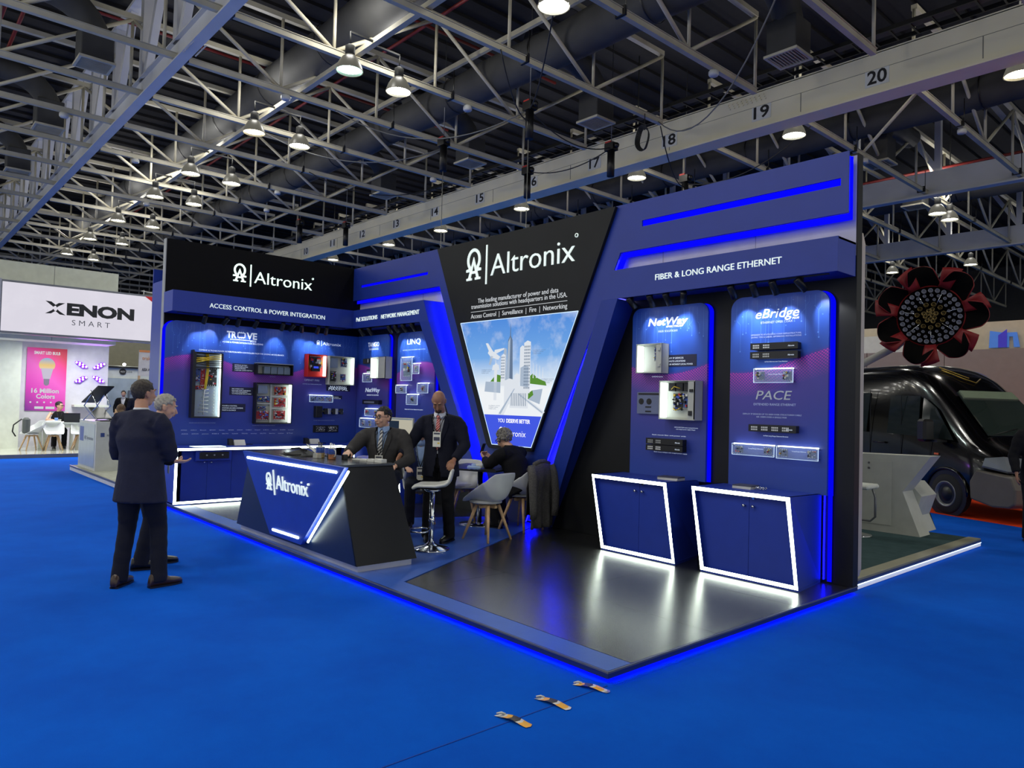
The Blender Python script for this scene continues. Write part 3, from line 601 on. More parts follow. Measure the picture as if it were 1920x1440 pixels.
# printed aeroplane
flat([(3.93,2.36),(3.97,2.42),(4.2,2.3),(4.16,2.26),(4.0,2.3)],ca,'printed_aeroplane',2); flat([(3.88,2.5),(3.93,2.5),(4.12,2.3),(4.02,2.28)],ca,'printed_aeroplane_wing',3); flat([(4.06,2.33),(4.28,2.4),(4.28,2.42),(4.08,2.4)],ca,'printed_aeroplane_wing',3); flat([(3.96,2.2),(4.0,2.19),(4.05,2.31),(4.0,2.32)],cb,'printed_aeroplane_tail',3)
for (x,z) in((3.8,2.12),(4.85,2.36),(5.02,1.98),(3.98,1.62)):
    for j in range(3): text('intelligent power',cc,pic,x,z-j*.022,x+.24-.04*j,.012,y=yL,ext=.0005)
# big lit name on the left wall
t2=thing('wall_name_sign','white glowing company name on the black upper left wall','sign',(.002,0,0),PI/2)
logo(t2,1.0,2.405,3.47,.36,0,.015,emis('lit_letter',(225,255,245),1.5))
# ---------------------------------------------------------------- graphic display panels
def graphic_mat(name,phase):
    """blue print with a magenta dotted wave fading to violet and back to blue"""
    m=bpy.data.materials.new(name); m.use_nodes=True; nt=m.node_tree; b=nt.nodes['Principled BSDF']; b.inputs['Roughness'].default_value=.38
    N=nt.nodes.new; L=nt.links.new
    tc=N('ShaderNodeTexCoord'); sp=N('ShaderNodeSeparateXYZ'); L(tc.outputs['Object'],sp.inputs[0])
    def mth(op,a,b_=None,clamp=False):
        n=N('ShaderNodeMath'); n.operation=op; n.use_clamp=clamp
        for i,v in enumerate((a,b_)):
            if v is None: continue
            if isinstance(v,(int,float)): n.inputs[i].default_value=v
            else: L(v,n.inputs[i])
        return n.outputs[0]
    x,z=sp.outputs['X'],sp.outputs['Z']
    curve=mth('ADD',mth('MULTIPLY',mth('SINE',mth('ADD',mth('MULTIPLY',x,2.6),phase)),.13),2.16)
    d=mth('SUBTRACT',curve,z)   # positive below the wave
    cr=N('ShaderNodeValToRGB'); mr=N('ShaderNodeMapRange'); mr.inputs['From Min'].default_value=-.65; mr.inputs['From Max'].default_value=1.35; L(d,mr.inputs[0]); L(mr.outputs[0],cr.inputs[0])
    e=cr.color_ramp.elements; st=[(0,(46,92,195)),(1,(38,70,160)),(.31,(36,76,172)),(.33,(84,56,160)),(.43,(76,64,158)),(.68,(54,68,158))]
    for i,(p,c) in enumerate(st):
        k=e[i] if i<2 else e.new(p); k.position=p; k.color=srgb(*c)
    # dotted ridge lines near the wave
    w1=mth('SINE',mth('MULTIPLY',mth('ADD',z,mth('MULTIPLY',mth('SINE',mth('ADD',mth('MULTIPLY',x,5.),phase)),.05)),210.)); w2=mth('SINE',mth('MULTIPLY',x,190.))
    dots=mth('GREATER_THAN',mth('MULTIPLY',w1,w2),.12)
    band=mth('MULTIPLY',mth('LESS_THAN',d,.24),mth('GREATER_THAN',d,0.)); fade=mth('SUBTRACT',1.,mth('MULTIPLY',d,4.0),True)
    msk=mth('MULTIPLY',mth('MULTIPLY',dots,band),mth('MULTIPLY',fade,.8))
    mx=N('ShaderNodeMix'); mx.data_type='RGBA'; L(msk,mx.inputs['Factor']); L(cr.outputs[0],mx.inputs['A']); mx.inputs['B'].default_value=srgb(225,60,190); L(mx.outputs['Result'],b.inputs['Base Color'])
    return m
m_circ=mat('pale_circuit_print',(92,140,222),.5); m_wp=mat('white_print',(225,235,245),.5,emit=.4,ec=(220,235,255)); m_wp2=mat('dim_white_print',(178,192,230),.5,emit=.15)
m_lab=mat('dark_label_print',(28,30,62),.5)
def circuit(par,x0,x1,ztop,n,seed,y=-.0006):
    r=random.Random(seed); mb=MB()
    for i in range(n):
        x=x0+(x1-x0)*(i+.5+r.uniform(-.3,.3))/n; z=ztop; zl=ztop-r.uniform(.2,.52); pts=[(x,z)]
        zk=z-r.uniform(.06,.2); dx=r.choice((-1,1,0))*r.uniform(.02,.05)
        if not x0+.03<x+dx<x1-.03: dx=0
        pts+=[(x,zk)]+([(x+dx,zk-abs(dx))] if dx else [])+[(x+dx,zl)]
        mb.strip(pts,.0022,y-.0006,y)
        mb.prism([(x+dx+.0075*math.cos(a),zl+.0075*math.sin(a)) for a in [k*PI/4 for k in range(8)]],y-.001,y)
        if r.random()<.6: 
            zz=ztop-r.uniform(.02,.3); xx=x+r.uniform(-.04,.04)
            mb.prism([(xx+.006*math.cos(a),zz+.006*math.sin(a)) for a in [k*PI/3 for k in range(6)]],y-.001,y)
    return mb.build('circuit_print',m_circ,par,kind='stuff')
def panel(name,label,wall,x0,x1,z0,z1,thick,phase,rad=.12,corners='tl tr',ncirc=24,led=()):
    t=wall_thing(name,label,'display panel',wall,0,0,0)
    poly=rounded(x0,z0,x1,z1,rad,8,corners); gm=graphic_mat('graphic_'+name+str(phase),phase)
    mb=MB(); mb.prism(poly,-thick,-thick+.03); mb.build('graphic_board',gm,t)
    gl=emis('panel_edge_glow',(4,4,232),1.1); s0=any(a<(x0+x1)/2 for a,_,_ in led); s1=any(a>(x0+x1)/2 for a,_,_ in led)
    mb=MB(); mb.prism(rounded(x0-(.042 if s0 else -.02),z0,x1+(.042 if s1 else -.02),z1-.006,rad,8,corners),-.026,-.016); mb.build('edge_glow_sheet',gl,t)  # emissive sheet stands in for the blue LED glow on the wall
    circuit(t,x0+.04,x1-.04,z1-.04,ncirc,int(phase*10)+3,-thick)
    mb=MB()
    for s,a,b in led: mb.box((s,-thick+.04,a),(s+.012,-thick+.05,b))
    if led: mb.build('led_strip',emis('blue_led_panel',(5,5,255),14.),t)
    return t
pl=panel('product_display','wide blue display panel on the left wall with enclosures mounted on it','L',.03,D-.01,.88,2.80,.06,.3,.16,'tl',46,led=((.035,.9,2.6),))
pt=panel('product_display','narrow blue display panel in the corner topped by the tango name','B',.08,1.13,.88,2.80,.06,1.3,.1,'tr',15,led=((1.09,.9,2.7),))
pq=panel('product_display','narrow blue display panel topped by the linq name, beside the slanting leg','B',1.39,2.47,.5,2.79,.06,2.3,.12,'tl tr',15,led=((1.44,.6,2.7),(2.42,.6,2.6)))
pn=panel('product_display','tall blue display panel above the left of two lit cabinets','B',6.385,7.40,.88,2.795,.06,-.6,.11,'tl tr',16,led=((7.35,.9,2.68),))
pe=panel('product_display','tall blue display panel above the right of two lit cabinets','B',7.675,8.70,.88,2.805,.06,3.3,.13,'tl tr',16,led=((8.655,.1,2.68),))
mb=MB(); mb.box((8.70,-.03,.09),(8.738,-.02,.88)); mb.build('edge_glow_sheet',MATS['panel_edge_glow'],pe)  # same painted-in wall glow, carried down to the platform
# filled space behind the panels (dark), and LED strips behind the headers
mb=MB(); mb.box((.1,.02,2.915),(.12,D-.4,2.925)); 
o=mb.build('hidden_strip_light',emis('blue_led_soffit',(5,5,255),7.)); tag(o,'blue strip light tucked behind the header over the left wall displays','strip light')
for (a,b,l) in ((.5,2.3,'blue strip light tucked behind the poe and network header'),(6.45,W-.1,'blue strip light tucked behind the fiber header')):
    mb=MB(); mb.box((a,D-.07,2.93),(b,D-.055,2.94)); o=mb.build('hidden_strip_light',emis('blue_led_soffit',(5,5,255),7.)); tag(o,l,'strip light')
Y=-.062
# --- lettering on the panels
def boldname(s,par,x0,x1,z,h,sh=0,b=.015,y=Y,m=None): return text(s,m or m_wp,par,x0,z,x1,h,y=y,ext=.003,bold=b,shear=sh,name='product_name')
text('TR',m_wp,pl,.946,2.6,1.1,.1,y=Y,ext=.003,bold=.03,name='product_name'); text('VE',m_wp,pl,1.265,2.6,1.44,.1,y=Y,ext=.003,bold=.03,name='product_name')
mb=MB(); mb.strip([(1.125,2.615),(1.125,2.69),(1.24,2.69),(1.24,2.615),(1.125,2.615)],.012,Y-.003,Y)
for x in (1.15,1.18,1.21): mb.strip([(x,2.69),(x,2.71)],.006,Y-.003,Y); mb.strip([(x,2.615),(x,2.595)],.006,Y-.003,Y)
mb.strip([(1.0,2.575),(1.43,2.575)],.008,Y-.003,Y); mb.build('chip_symbol',m_wp,pl)
text('PLUS',m_wp,pl,1.33,2.548,1.43,.02,y=Y,ext=.002); text('ACCESS & POWER INTEGRATION SOLUTIONS',m_wp,pl,.88,2.515,1.547,.024,y=Y,ext=.002)
text('COMBINE ALTRONIX POWER DISTRIBUTION WITH CONTROLLERS FROM THE LEADING ACCESS BRANDS.',m_wp,pl,.525,2.36,1.919,.022,y=Y,ext=.002)
logo(pl,2.485,2.975,2.58,.1,Y,.003,m_wp,reg=False)
def label(par,x0,x1,z0,z1,lines,align=1,y=Y):
    mb=MB(); mb.box((x0,y-.001,z0),(x1,y+.001,z1)); o=mb.build('label_plate',m_lab,par); n=len(lines); st=(z1-z0)*.8/n
    for i,l in enumerate(lines): text(l,m_wp,par,x0+(x1-x0)*.1,z1-st*(i+1)-.01,x0+(x1-x0)*(.1+.8*min(1,len(l)/max(map(len,lines)))),st*.5,y=y-.002,ext=.001)
label(pl,1.054,1.42,2.06,2.195,['EXTERNAL BATTERY','ENCLOSURES & MORE','TROUGH PROVIDE','A SECURE, CLEAN INSTALL']); label(pl,1.02,1.42,1.68,1.81,['PRE-WIRED KITS','INCLUDE WIRE ASSEMBLIES','AND WIRE MANAGEMENT','TO STREAMLINE DEPLOYMENT'])
label(pl,.875,1.29,1.41,1.54,['POWER & CONTROL','8 DOOR ACCESS SYSTEMS','FROM A 2U RACK'])
label(pl,2.716,3.186,1.80,1.92,['MAXIMAL']) ; text('MAXIMAL',m_wp,pl,2.78,1.85,3.12,.04,y=Y-.003,ext=.002,shear=.2)
text('OPENIT FIRE',m_wp2,pl,2.30,1.96,2.58,.03,y=Y,ext=.001); text('SUPERVISED NAC POWER & NOTIFICATION',m_wp2,pl,2.27,1.90,2.62,.012,y=Y,ext=.001)
for i,s in enumerate(('AMAG','AXIS A','Bosch','BRIVO','Genetec','GENEA','DSX','HID','Honeywell','iC','Johnson Controls','KERI','Lenel')):
    text(s,m_wp2,pl,.30+i*.145,1.11,.30+i*.145+.09,.013,y=Y,ext=.0008)
for i,s in enumerate(('ASSA','KEYSCAN','paxton','RBH','SALTO','Vanderbilt','TDSi','isonas','SALTO','Software House','sielox','STid')):
    text(s,m_wp2,pl,.31+i*.155,1.052,.31+i*.155+.1,.014,y=Y,ext=.0008)
for (x0,x1,z) in((.42,.82,1.225),(1.42,1.8,1.185),(2.5,2.9,1.275),(1.68,1.78,2.0),(2.5,2.8,1.585)): text('POWER AND DATA DISTRIBUTION MODULE',m_wp2,pl,x0,z,x1,.008,y=Y,ext=.0005)
boldname('TANGO',pt,.431,.80,2.6,.075,b=.005); mb=MB(); mb.box((.47,Y-.002,2.545),(.78,Y,2.552)); mb.build('rule_line',m_wp,pt)
text('PoE DRIVEN POWER',m_wp,pt,.47,2.55+.012,.78,.012,y=Y,ext=.001)
boldname('NetWay',pt,.386,.868,1.80,.07,.15,b=.012); text('HARDENED PoE SOLUTIONS',m_wp,pt,.437,1.735,.831,.022,y=Y,ext=.001)
label(pt,.4,.57,2.14,2.2,['BATTERY'])
boldname('LINQ',pq,1.675,2.06,2.59,.085,0,.01); text('NETWORK POWER MANAGEMENT AND CONTROL',m_wp2,pq,1.55,2.49,2.2,.016,y=Y,ext=.001); text('Remote control and power diagnostics from anywhere',m_wp,pq,1.66,1.515,2.18,.016,y=Y,ext=.001)
boldname('NetWay',pn,6.611,7.15,2.585,.08,.2,.025); text('SPECTRUM',m_wp,pn,6.86,2.556,7.08,.017,y=Y,ext=.001,bold=.03,shear=.2); text('FIBER SOLUTIONS',m_wp2,pn,6.754,2.505,7.015,.022,y=Y,ext=.001)
label(pn,6.8,7.268,2.115,2.245,['    DEPLOY IP DEVICES','    AT REMOTE LOCATIONS','    WITH OR WITHOUT LOCAL POWER'])
for (s,x0,x1,z) in(('NETWAYSPECTRUM fiber and power system',6.68,6.83,2.0),('NETWAYSPECTRUM outdoor hardened PoE switch',7.0,7.3,1.44),('with integral power supply charger',7.02,7.27,1.42),('Rack mount midspan with integral power supply',6.73,7.17,1.155),('Rack mount fiber and power units',6.7,7.15,1.345)): text(s,m_wp,pn,x0,z,x1,.011,y=Y,ext=.0008)
boldname('eBridge',pe,7.955,8.41,2.575,.09,.25,.006); text('PLUS',m_wp,pe,8.34,2.55,8.41,.016,y=Y,ext=.001,bold=.03,shear=.2)
text('ETHERNET OVER COAX',m_wp2,pe,8.012,2.52,8.345,.022,y=Y,ext=.001); text('UPGRADE TO IP UTILIZING COAX INFRASTRUCTURE,',m_wp2,pe,7.906,2.405,8.435,.014,y=Y,ext=.001); text('SAVING TIME & LABOR, OPTIMIZING INSTALLATIONS',m_wp2,pe,7.907,2.38,8.435,.014,y=Y,ext=.001)
boldname('PACE',pe,7.97,8.35,1.765,.085,.2,.004,m=mat('grey_outline_print',(172,178,190),.4,emit=.15)); text('EXTENDED RANGE ETHERNET',m_wp2,pe,7.948,1.705,8.39,.022,y=Y,ext=.001)
text('DEPLOY IP DEVICES UP TO 500M OVER STRUCTURED CABLE',m_wp2,pe,7.83,1.61,8.448,.014,y=Y,ext=.001); text('OR 1500M OVER A SINGLE PAIR',m_wp2,pe,7.98,1.583,8.3,.014,y=Y,ext=.001)
text('16 Port Ethernet over Coax Receiver',m_wp,pe,8.06,2.135,8.3,.011,y=Y,ext=.0008); text('16 Port Long Range Ethernet Receiver',m_wp,pe,8.06,1.40,8.32,.011,y=Y,ext=.0008)
# ---------------------------------------------------------------- devices on the panels
m_encw=mat('enclosure_light_grey',(188,190,182),.45,emit=.0); m_encb=mat('enclosure_black',(24,24,27),.4); m_encr=mat('enclosure_red',(205,40,28),.4); m_plate=mat('zinc_back_plate',(150,162,172),.35,.5)
m_strip=emis('cool_white_strip',(235,250,245),4.)
m_pcb={c:mat('circuit_board_'+c,v,.5,var=.35,vscale=60,bump=.2,bscale=90) for c,v in dict(green=(40,86,60),red=(165,40,42),orange=(190,70,38),blue=(62,84,140),dark=(30,34,38),white=(170,175,170)).items()}
m_comp=[mat('component_black',(18,18,20),.4),mat('component_silver',(190,192,190),.3,.7),mat('component_yellow',(215,185,40),.5),mat('component_blue',(50,80,190),.5),mat('component_red',(200,40,40),.5),mat('component_white',(225,225,220),.5)]
def pcb(par,x0,x1,z0,z1,y,col='green',n=16,seed=1,name='circuit_board',pal=(0,0,1,1,5,3,4,2)):
    mb=MB(); mb.box((x0,y,z0),(x1,y+.006,z1)); b=mb.build(name,m_pcb[col],par)
    r=random.Random(seed); mb=MB(); w=x1-x0;h=z1-z0
    for i in range(n):
        cx=x0+w*r.uniform(.08,.92); cz=z0+h*r.uniform(.08,.92); a=min(w,h)*r.uniform(.03,.13); c=min(w,h)*r.uniform(.03,.12); mb.mi=r.choice(pal)
        mb.box((max(x0,cx-a),y-r.uniform(.008,.03),max(z0,cz-c)),(min(x1,cx+a),y,min(z1,cz+c)))
    mb.mi=5
    for i in range(int(n/3)): 
        cx=x0+w*(i+.5)/(n/3); mb.box((cx-w*.02,y-.014,z0),(cx+w*.02,y,z0+h*.06)); mb.box((cx-w*.02,y-.014,z1-h*.06),(cx+w*.02,y,z1))
    mb.mi=0; o=mb.build('components',m_comp,b if par.parent is None else par,kind='stuff'); return b
def enclosure(name,lab,wall,x0,x1,z0,z1,dep,m,back=None,d=.06,lip=.012,strip='right',door=None,sside=None):
    """open metal box; local x from 0..w, z from 0..h, opening towards -y"""
    t=wall_thing(name,lab,'enclosure',wall,x0,z0,d); w=x1-x0;h=z1-z0; mb=MB()
    mb.box((0,-.006,0),(w,0,h)); mb.box((0,-dep,0),(.006,0,h)); mb.box((w-.006,-dep,0),(w,0,h)); mb.box((.006,-dep,0),(w-.006,0,.006)); mb.box((.006,-dep,h-.006),(w-.006,0,h))
    mb.box((.006,-dep,.006),(lip,-dep+.004,h-.006)); mb.box((w-lip,-dep,.006),(w-.006,-dep+.004,h-.006)); mb.build('box_shell',m,t)
    if back: mb=MB(); mb.box((.02,-.012,.02),(w-.02,-.007,h-.02)); mb.build('back_plate',back,t)
    if strip:
        mb=MB()
        if strip=='right': mb.box((w-.018,-dep+.012,.02),(w-.010,-.02,h-.02))
        if strip=='left': mb.box((.010,-dep+.012,.02),(.018,-.02,h-.02))
        mb.build('light_strip',m_strip,t)
    return t,w,h
# tall black cabinet
t,w,h=enclosure('power_cabinet','tall black cabinet with zinc back plate and yellow cables on the left wall','L',.42,.86,1.31,2.33,.13,m_encb,m_plate,lip=.03)
mb=MB(); mb.box((-.02,-.02,.0),(0,-.135,h+.03)); mb.box((0,-.13,h-.24),(w,-.02,h-.225)); mb.build('side_flange',m_encb,t)
for i,(a,b,c,e,k) in enumerate(((.04,.13,.55,.77,'blue'),(.13,.2,.5,.77,'red'),(.24,.38,.5,.78,'dark'),(.05,.2,.44,.5,'red'))): pcb(t,a,b,c,e,-.04,k,14,10+i)
m_ycab=mat('yellow_cable',(225,190,40),.5); mb=MB()
for i in range(4): mb.tube([(.2+.012*i,-.06,h-.02),(.21+.01*i,-.08,.78),(.2+.01*i,-.07,.62),(.19+.008*i,-.05,.45)],.007,6)
for i in range(3): mb.tube([(.02,-.1-.01*i,h-.1-.03*i),(.2,-.13,h-.08-.02*i),(w-.02,-.1,h-.03-.03*i)],.007,6)
mb.build('yellow_cable_loom',m_ycab,t)
mb=MB()
for i in range(6): mb.tube([(.01,-.07-.01*i,h-.05-.025*i),(.22,-.12,h-.07-.025*i),(w-.01,-.09,h-.04-.028*i)],.008,6)
mb.build('black_cable_loom',m_blackp,t)
mb=MB(); mb.tube([(.2,-.05,.45),(.19,-.03,.3),(.2,-.03,.05)],.006,5)
for i in range(7): mb.tube([(.12+.01*i,-.02,.08+.06*i),(.19,-.05,.1+.055*i),(.27,-.02,.09+.06*i)],.004,5)
for i in range(9): mb.ball((.35,-.03,.06+.05*i),.008,6,4)
mb.build('cable_tie',m_comp[5],t,kind='stuff')
# battery shelf box
t,w,h=enclosure('battery_box','shallow grey and black box holding four grey batteries','L',1.41,2.03,2.03,2.21,.14,m_encb,m_encw,strip=None)
mb=MB(); mb.box((0,-.14,h),(w,0,h+.008)); mb.build('lid_edge',m_encw,t)
for i in range(4): mb=MB(); mb.box((.13+.115*i,-.11,.012),(.235+.115*i,-.02,.135),bev=.006); mb.build('battery',mat('battery_grey',(105,120,135),.4),t)
# wide black cabinet with red boards
t,w,h=enclosure('power_cabinet','wide black cabinet with red circuit boards in two columns','L',1.41,2.03,1.22,1.895,.13,m_encb,m_encw)
mb=MB(); mb.box((.27,-.05,.02),(.3,-.03,h-.02)); mb.box((.3,-.05,.24),(w-.05,-.03,.27)); mb.box((.3,-.05,.44),(w-.05,-.03,.47)); mb.box((.05,-.05,.32),(.27,-.03,.345)); mb.build('divider_rail',m_encw,t)
for i,(a,b,c,e,k) in enumerate(((.34,.54,.48,.62,'orange'),(.34,.54,.28,.43,'red'),(.34,.54,.07,.22,'red'),(.04,.25,.07,.21,'red'),(.05,.26,.36,.46,'blue'),(.06,.2,.23,.29,'blue'))): pcb(t,a,b,c,e,-.05,k,20,20+i)
mb=MB(); mb.box((.06,-.05,.5),(.22,-.03,.63)); mb.build('power_supply',m_plate,t)
t,w,h=enclosure('fire_panel','red fire alarm power enclosure under the small company logo','L',2.29,2.647,2.03,2.42,.13,m_encr,m_encr)
pcb(t,.07,.29,.15,.36,-.05,'dark',22,31); mb=MB(); mb.box((.1,-.09,.1),(.25,-.05,.17)); mb.build('transformer',m_comp[0],t); mb=MB(); mb.box((.13,-.095,.15),(.22,-.09,.185)); mb.build('blue_display',emis('blue_display',(60,80,230),1.),t)
mb=MB(); mb.tube([(.05,-.04,.34),(.055,-.06,.2),(.09,-.05,.13)],.005,5); mb.tube([(.3,-.04,.34),(.3,-.06,.22),(.26,-.05,.13)],.005,5); mb.build('yellow_cable_loom',m_ycab,t)
t,w,h=enclosure('power_enclosure','light grey open enclosure right of the red one on the left wall','L',2.695,3.195,1.91,2.415,.13,m_encw,m_encw)
mb=MB(); mb.box((.05,-.06,.3),(.2,-.03,.47)); mb.build('power_supply',m_plate,t); pcb(t,.27,.39,.32,.48,-.04,'blue',20,41); pcb(t,.07,.18,.05,.25,-.05,'dark',18,42); pcb(t,.27,.37,.06,.2,-.04,'blue',18,43)
m_glass=mat('acrylic_sheet',(200,220,255),.05,alpha=.22); m_glassedge=emis('lit_acrylic_edge',(200,225,255),1.2)
def acrylic(lab,wall,x0,x1,z0,z1,n,seed,d=.06,col='green',par=None,cw=.085):
    t=wall_thing('acrylic_shelf',lab,'display shelf',wall,x0,z0,d); w=x1-x0;h=z1-z0
    mb=MB(); mb.box((0,-.06,0),(w,-.056,h)); mb.build('acrylic_sheet',m_glass,t)
    mb=MB(); mb.strip([(0,0),(w,0),(w,h),(0,h),(0,0)],.0035,-.062,-.055); mb.build('sheet_edge',m_glassedge,t)
    mb=MB(); mb.box((.01,-.05,h-.006),(w-.01,-.02,h+.004)); mb.build('light_strip',m_strip,t)
    mb=MB()
    for x in (.012,w-.012):
        for z in (.012,h-.012): mb.cyl((x,-.07,z),(x,0,z),.006,6)
    mb.build('standoff',m_chrome,t,kind='stuff')
    for i in range(n):
        cx=w*(i+.5)/n if n!=2 else (w*.16 if i==0 else w*.84); a=min(cw/2,w*.4)
        pcb(t,cx-a,cx+a,h*.18,h*.78,-.045,col,12,seed*7+i,name='module')
    return t
acrylic('lit acrylic shelf with a blue circuit strip on the left wall','L',2.38,2.82,1.60,1.72,3,51,col='blue',cw=.12)
label(pl,2.8,3.03,1.66,1.72,['BOARDS','IN STOCK'])
t=wall_thing('din_rail_unit','black power unit with rail mounted modules on the left wall','device',  'L',2.49,1.33,.06)
mb=MB(); mb.box((-.0,-.1,0),(.12,0,.2),bev=.006); mb.build('supply_box',m_encb,t); mb=MB(); mb.box((.12,-.03,.1),(.56,-.01,.125)); mb.build('rail',m_chrome,t)
for i,x in enumerate((.17,.24,.33,.38,.48)): mb=MB(); mb.box((x,-.08,.06),(x+.05,-.03,.16),bev=.004); mb.build('rail_module',m_comp[0] if i%2==0 else m_comp[1],t)
t=wall_thing('rack_board','flat black board with silver connectors low on the left wall','device','L',2.49,1.07,.06); mb=MB(); mb.box((0,-.012,0),(.485,0,.125)); mb.build('board_plate',m_encb,t); 
pcb(t,.04,.22,.02,.1,-.02,'dark',22,61,pal=(1,5,1)); pcb(t,.27,.45,.02,.1,-.02,'dark',22,62,pal=(1,5,1))
# tango panel
t=wall_thing('sample_block','small dark battery block at the upper left of the tango panel','device','B',.36,2.3,.06); mb=MB(); mb.box((0,-.06,0),(.2,0,.09),bev=.006); mb.build('block_body',m_encb,t); mb=MB(); mb.box((.17,-.064,.02),(.19,-.06,.08)); mb.build('block_label',m_comp[5],t)
t,w,h=enclosure('power_enclosure','light grey enclosure with a side door on the tango panel','B',.75,1.24,2.03,2.40,.14,m_encw,m_encw,strip='left'); pcb(t,.2,.27,.06,.33,-.05,'dark',18,71)
mb=MB(); mb.box((.27,-.14,.0),(w,-.132,h)); mb.build('half_door',m_encw,t)
acrylic('small lit acrylic shelf left of the grey enclosure on the tango panel','B',.37,.68,1.975,2.13,1,72)
t=wall_thing('rack_unit','black rack unit under the netway name on the tango panel','device','B',.42,1.585,.06); mb=MB(); mb.box((0,-.08,0),(.53,0,.075),bev=.004); mb.build('unit_body',m_encb,t); mb=MB(); mb.box((.06,-.082,.02),(.4,-.08,.05)); mb.build('unit_ports',m_comp[1],t)
acrylic('lit acrylic shelf with two modules, upper of two low on the tango panel','B',.48,.92,1.38,1.51,2,73); acrylic('lit acrylic shelf with two modules, lower of two low on the tango panel','B',.31,.98,1.175,1.335,3,74,col='white')
# linq panel
acrylic('tall lit acrylic shelf with two stacked boards on the linq panel','B',1.59,1.92,1.99,2.38,1,81,cw=.2); acrylic('small lit acrylic shelf right of the tall one on the linq panel','B',1.93,2.12,2.1,2.27,1,82)
acrylic('lit acrylic shelf at the left below the tall one on the linq panel','B',1.456,1.77,1.785,1.92,1,83); acrylic('lit acrylic shelf at the right edge of the linq panel','B',2.08,2.38,1.79,1.95,1,84); acrylic('lowest lit acrylic shelf on the linq panel','B',1.782,2.1,1.6,1.77,1,85)
# netway panel
t,w,h=enclosure('outdoor_enclosure','small pale open enclosure, upper one on the left of two tall panels','B',6.555,6.905,2.04,2.37,.14,m_encw,m_encw,strip='left'); pcb(t,.19,.25,.14,.3,-.05,'blue',16,91)
mb=MB(); mb.box((.27,-.13,.01),(w,-.125,h-.01)); mb.box((.3,-.15,.25),(.34,-.13,.28)); mb.box((.3,-.15,.07),(.34,-.13,.1)); mb.build('hinged_edge',m_encw,t)
t,w,h=enclosure('outdoor_enclosure','large pale open enclosure with circuit boards, lower one on the left of two tall panels','B',6.892,7.352,1.53,1.953,.15,m_encw,m_encw,strip='left')
for i in range(3): mb=MB(); mb.box((.07+.1*i,-.08,.31),(.16+.1*i,-.02,.4),bev=.005); mb.build('black_battery',m_encb,t)
pcb(t,.12,.24,.1,.29,-.05,'dark',20,92); pcb(t,.25,.36,.12,.29,-.05,'blue',20,93); mb=MB(); mb.tube([(.12,-.09,.33),(.16,-.1,.36),(.24,-.1,.34)],.005,5); mb.tube([(.13,-.07,.12),(.18,-.09,.1),(.24,-.08,.13)],.005,5); mb.build('yellow_cable_loom',m_ycab,t)
mb=MB(); mb.box((.375,-.15,.01),(w,-.145,h-.01)); mb.build('hinged_edge',m_encw,t); mb=MB(); mb.box((.4,-.165,.3),(.44,-.15,.33)); mb.box((.39,-.165,.05),(.43,-.15,.1)); mb.build('black_latch',m_encb,t)
t=wall_thing('printed_plate','grey printed connection plate left of the large enclosure','device','B',6.497,1.583,.06); mb=MB(); mb.box((0,-.03,0),(.38,-.01,.245)); mb.build('plate_body',mat('printed_grey',(108,118,150),.4),t)
mb=MB()
for x in(.06,.17): mb.cyl((x,-.034,.14),(x,-.03,.14),.035,16); mb.cyl((x,-.037,.14),(x,-.034,.14),.015,12)
mb.box((.12,-.034,.07),(.2,-.03,.085)); mb.box((.12,-.034,.02),(.2,-.03,.035)); mb.box((.02,-.034,.215),(.36,-.03,.235)); mb.build('plate_print',m_comp[0],t)
def rack(lab,x0,x1,z0,z1,seed,lite=m_comp[1],wall='B'):
    t=wall_thing('rack_unit',lab,'device',wall,x0,z0,.06); w=x1-x0;h=z1-z0; mb=MB(); mb.box((.02,-.1,0),(w-.02,0,h),bev=.003); mb.build('unit_body',m_encb,t); mb=MB(); mb.box((0,-.104,0),(w,-.1,h)); mb.build('face_plate',m_encb,t)
    mb=MB(); r=random.Random(seed)
    for g in range(2 if seed%2 else 4):
        for i in range(4):
            for j in range(2): mb.box((w*(.06+.22*g)+i*.018,-.107,h*(.2+.33*j)),(w*(.06+.22*g)+i*.018+.012,-.104,h*(.42+.33*j)))
    mb.build('port_row',lite,t,kind='stuff'); text('Altronix',m_wp,t,w*.8,h*.35,w*.93,h*.22,y=-.105,ext=.001); return t
rack('black rack unit, upper of two low on the left tall panel',6.69,7.18,1.25,1.315,1); rack('black rack unit, lower of two low on the left tall panel',6.69,7.18,1.178,1.243,3,m_comp[5])
rack('black rack unit, upper of two below the ebridge name',7.958,8.452,2.252,2.318,1,m_comp[5]); rack('black rack unit, lower of two below the ebridge name',7.957,8.451,2.163,2.232,3); rack('black rack unit with four port groups below the pace name',7.953,8.446,1.445,1.515,2,m_comp[5])
acrylic('lit acrylic shelf with two black adapters between the two product names','B',7.974,8.385,1.93,2.07,2,101,col='dark'); acrylic('lit acrylic shelf with two adapters, left of the bottom pair','B',7.748,8.205,1.203,1.315,2,102,col='dark'); acrylic('lit acrylic shelf with two adapters, right of the bottom pair','B',8.228,8.642,1.197,1.315,2,103,col='dark')
for (x0,x1,z) in((8.1,8.28,2.01),(7.9,8.06,1.265),(8.36,8.5,1.265)): text('Long Range Ethernet',m_wp,pe,x0,z,x1,.011,y=Y-.001,ext=.0008)
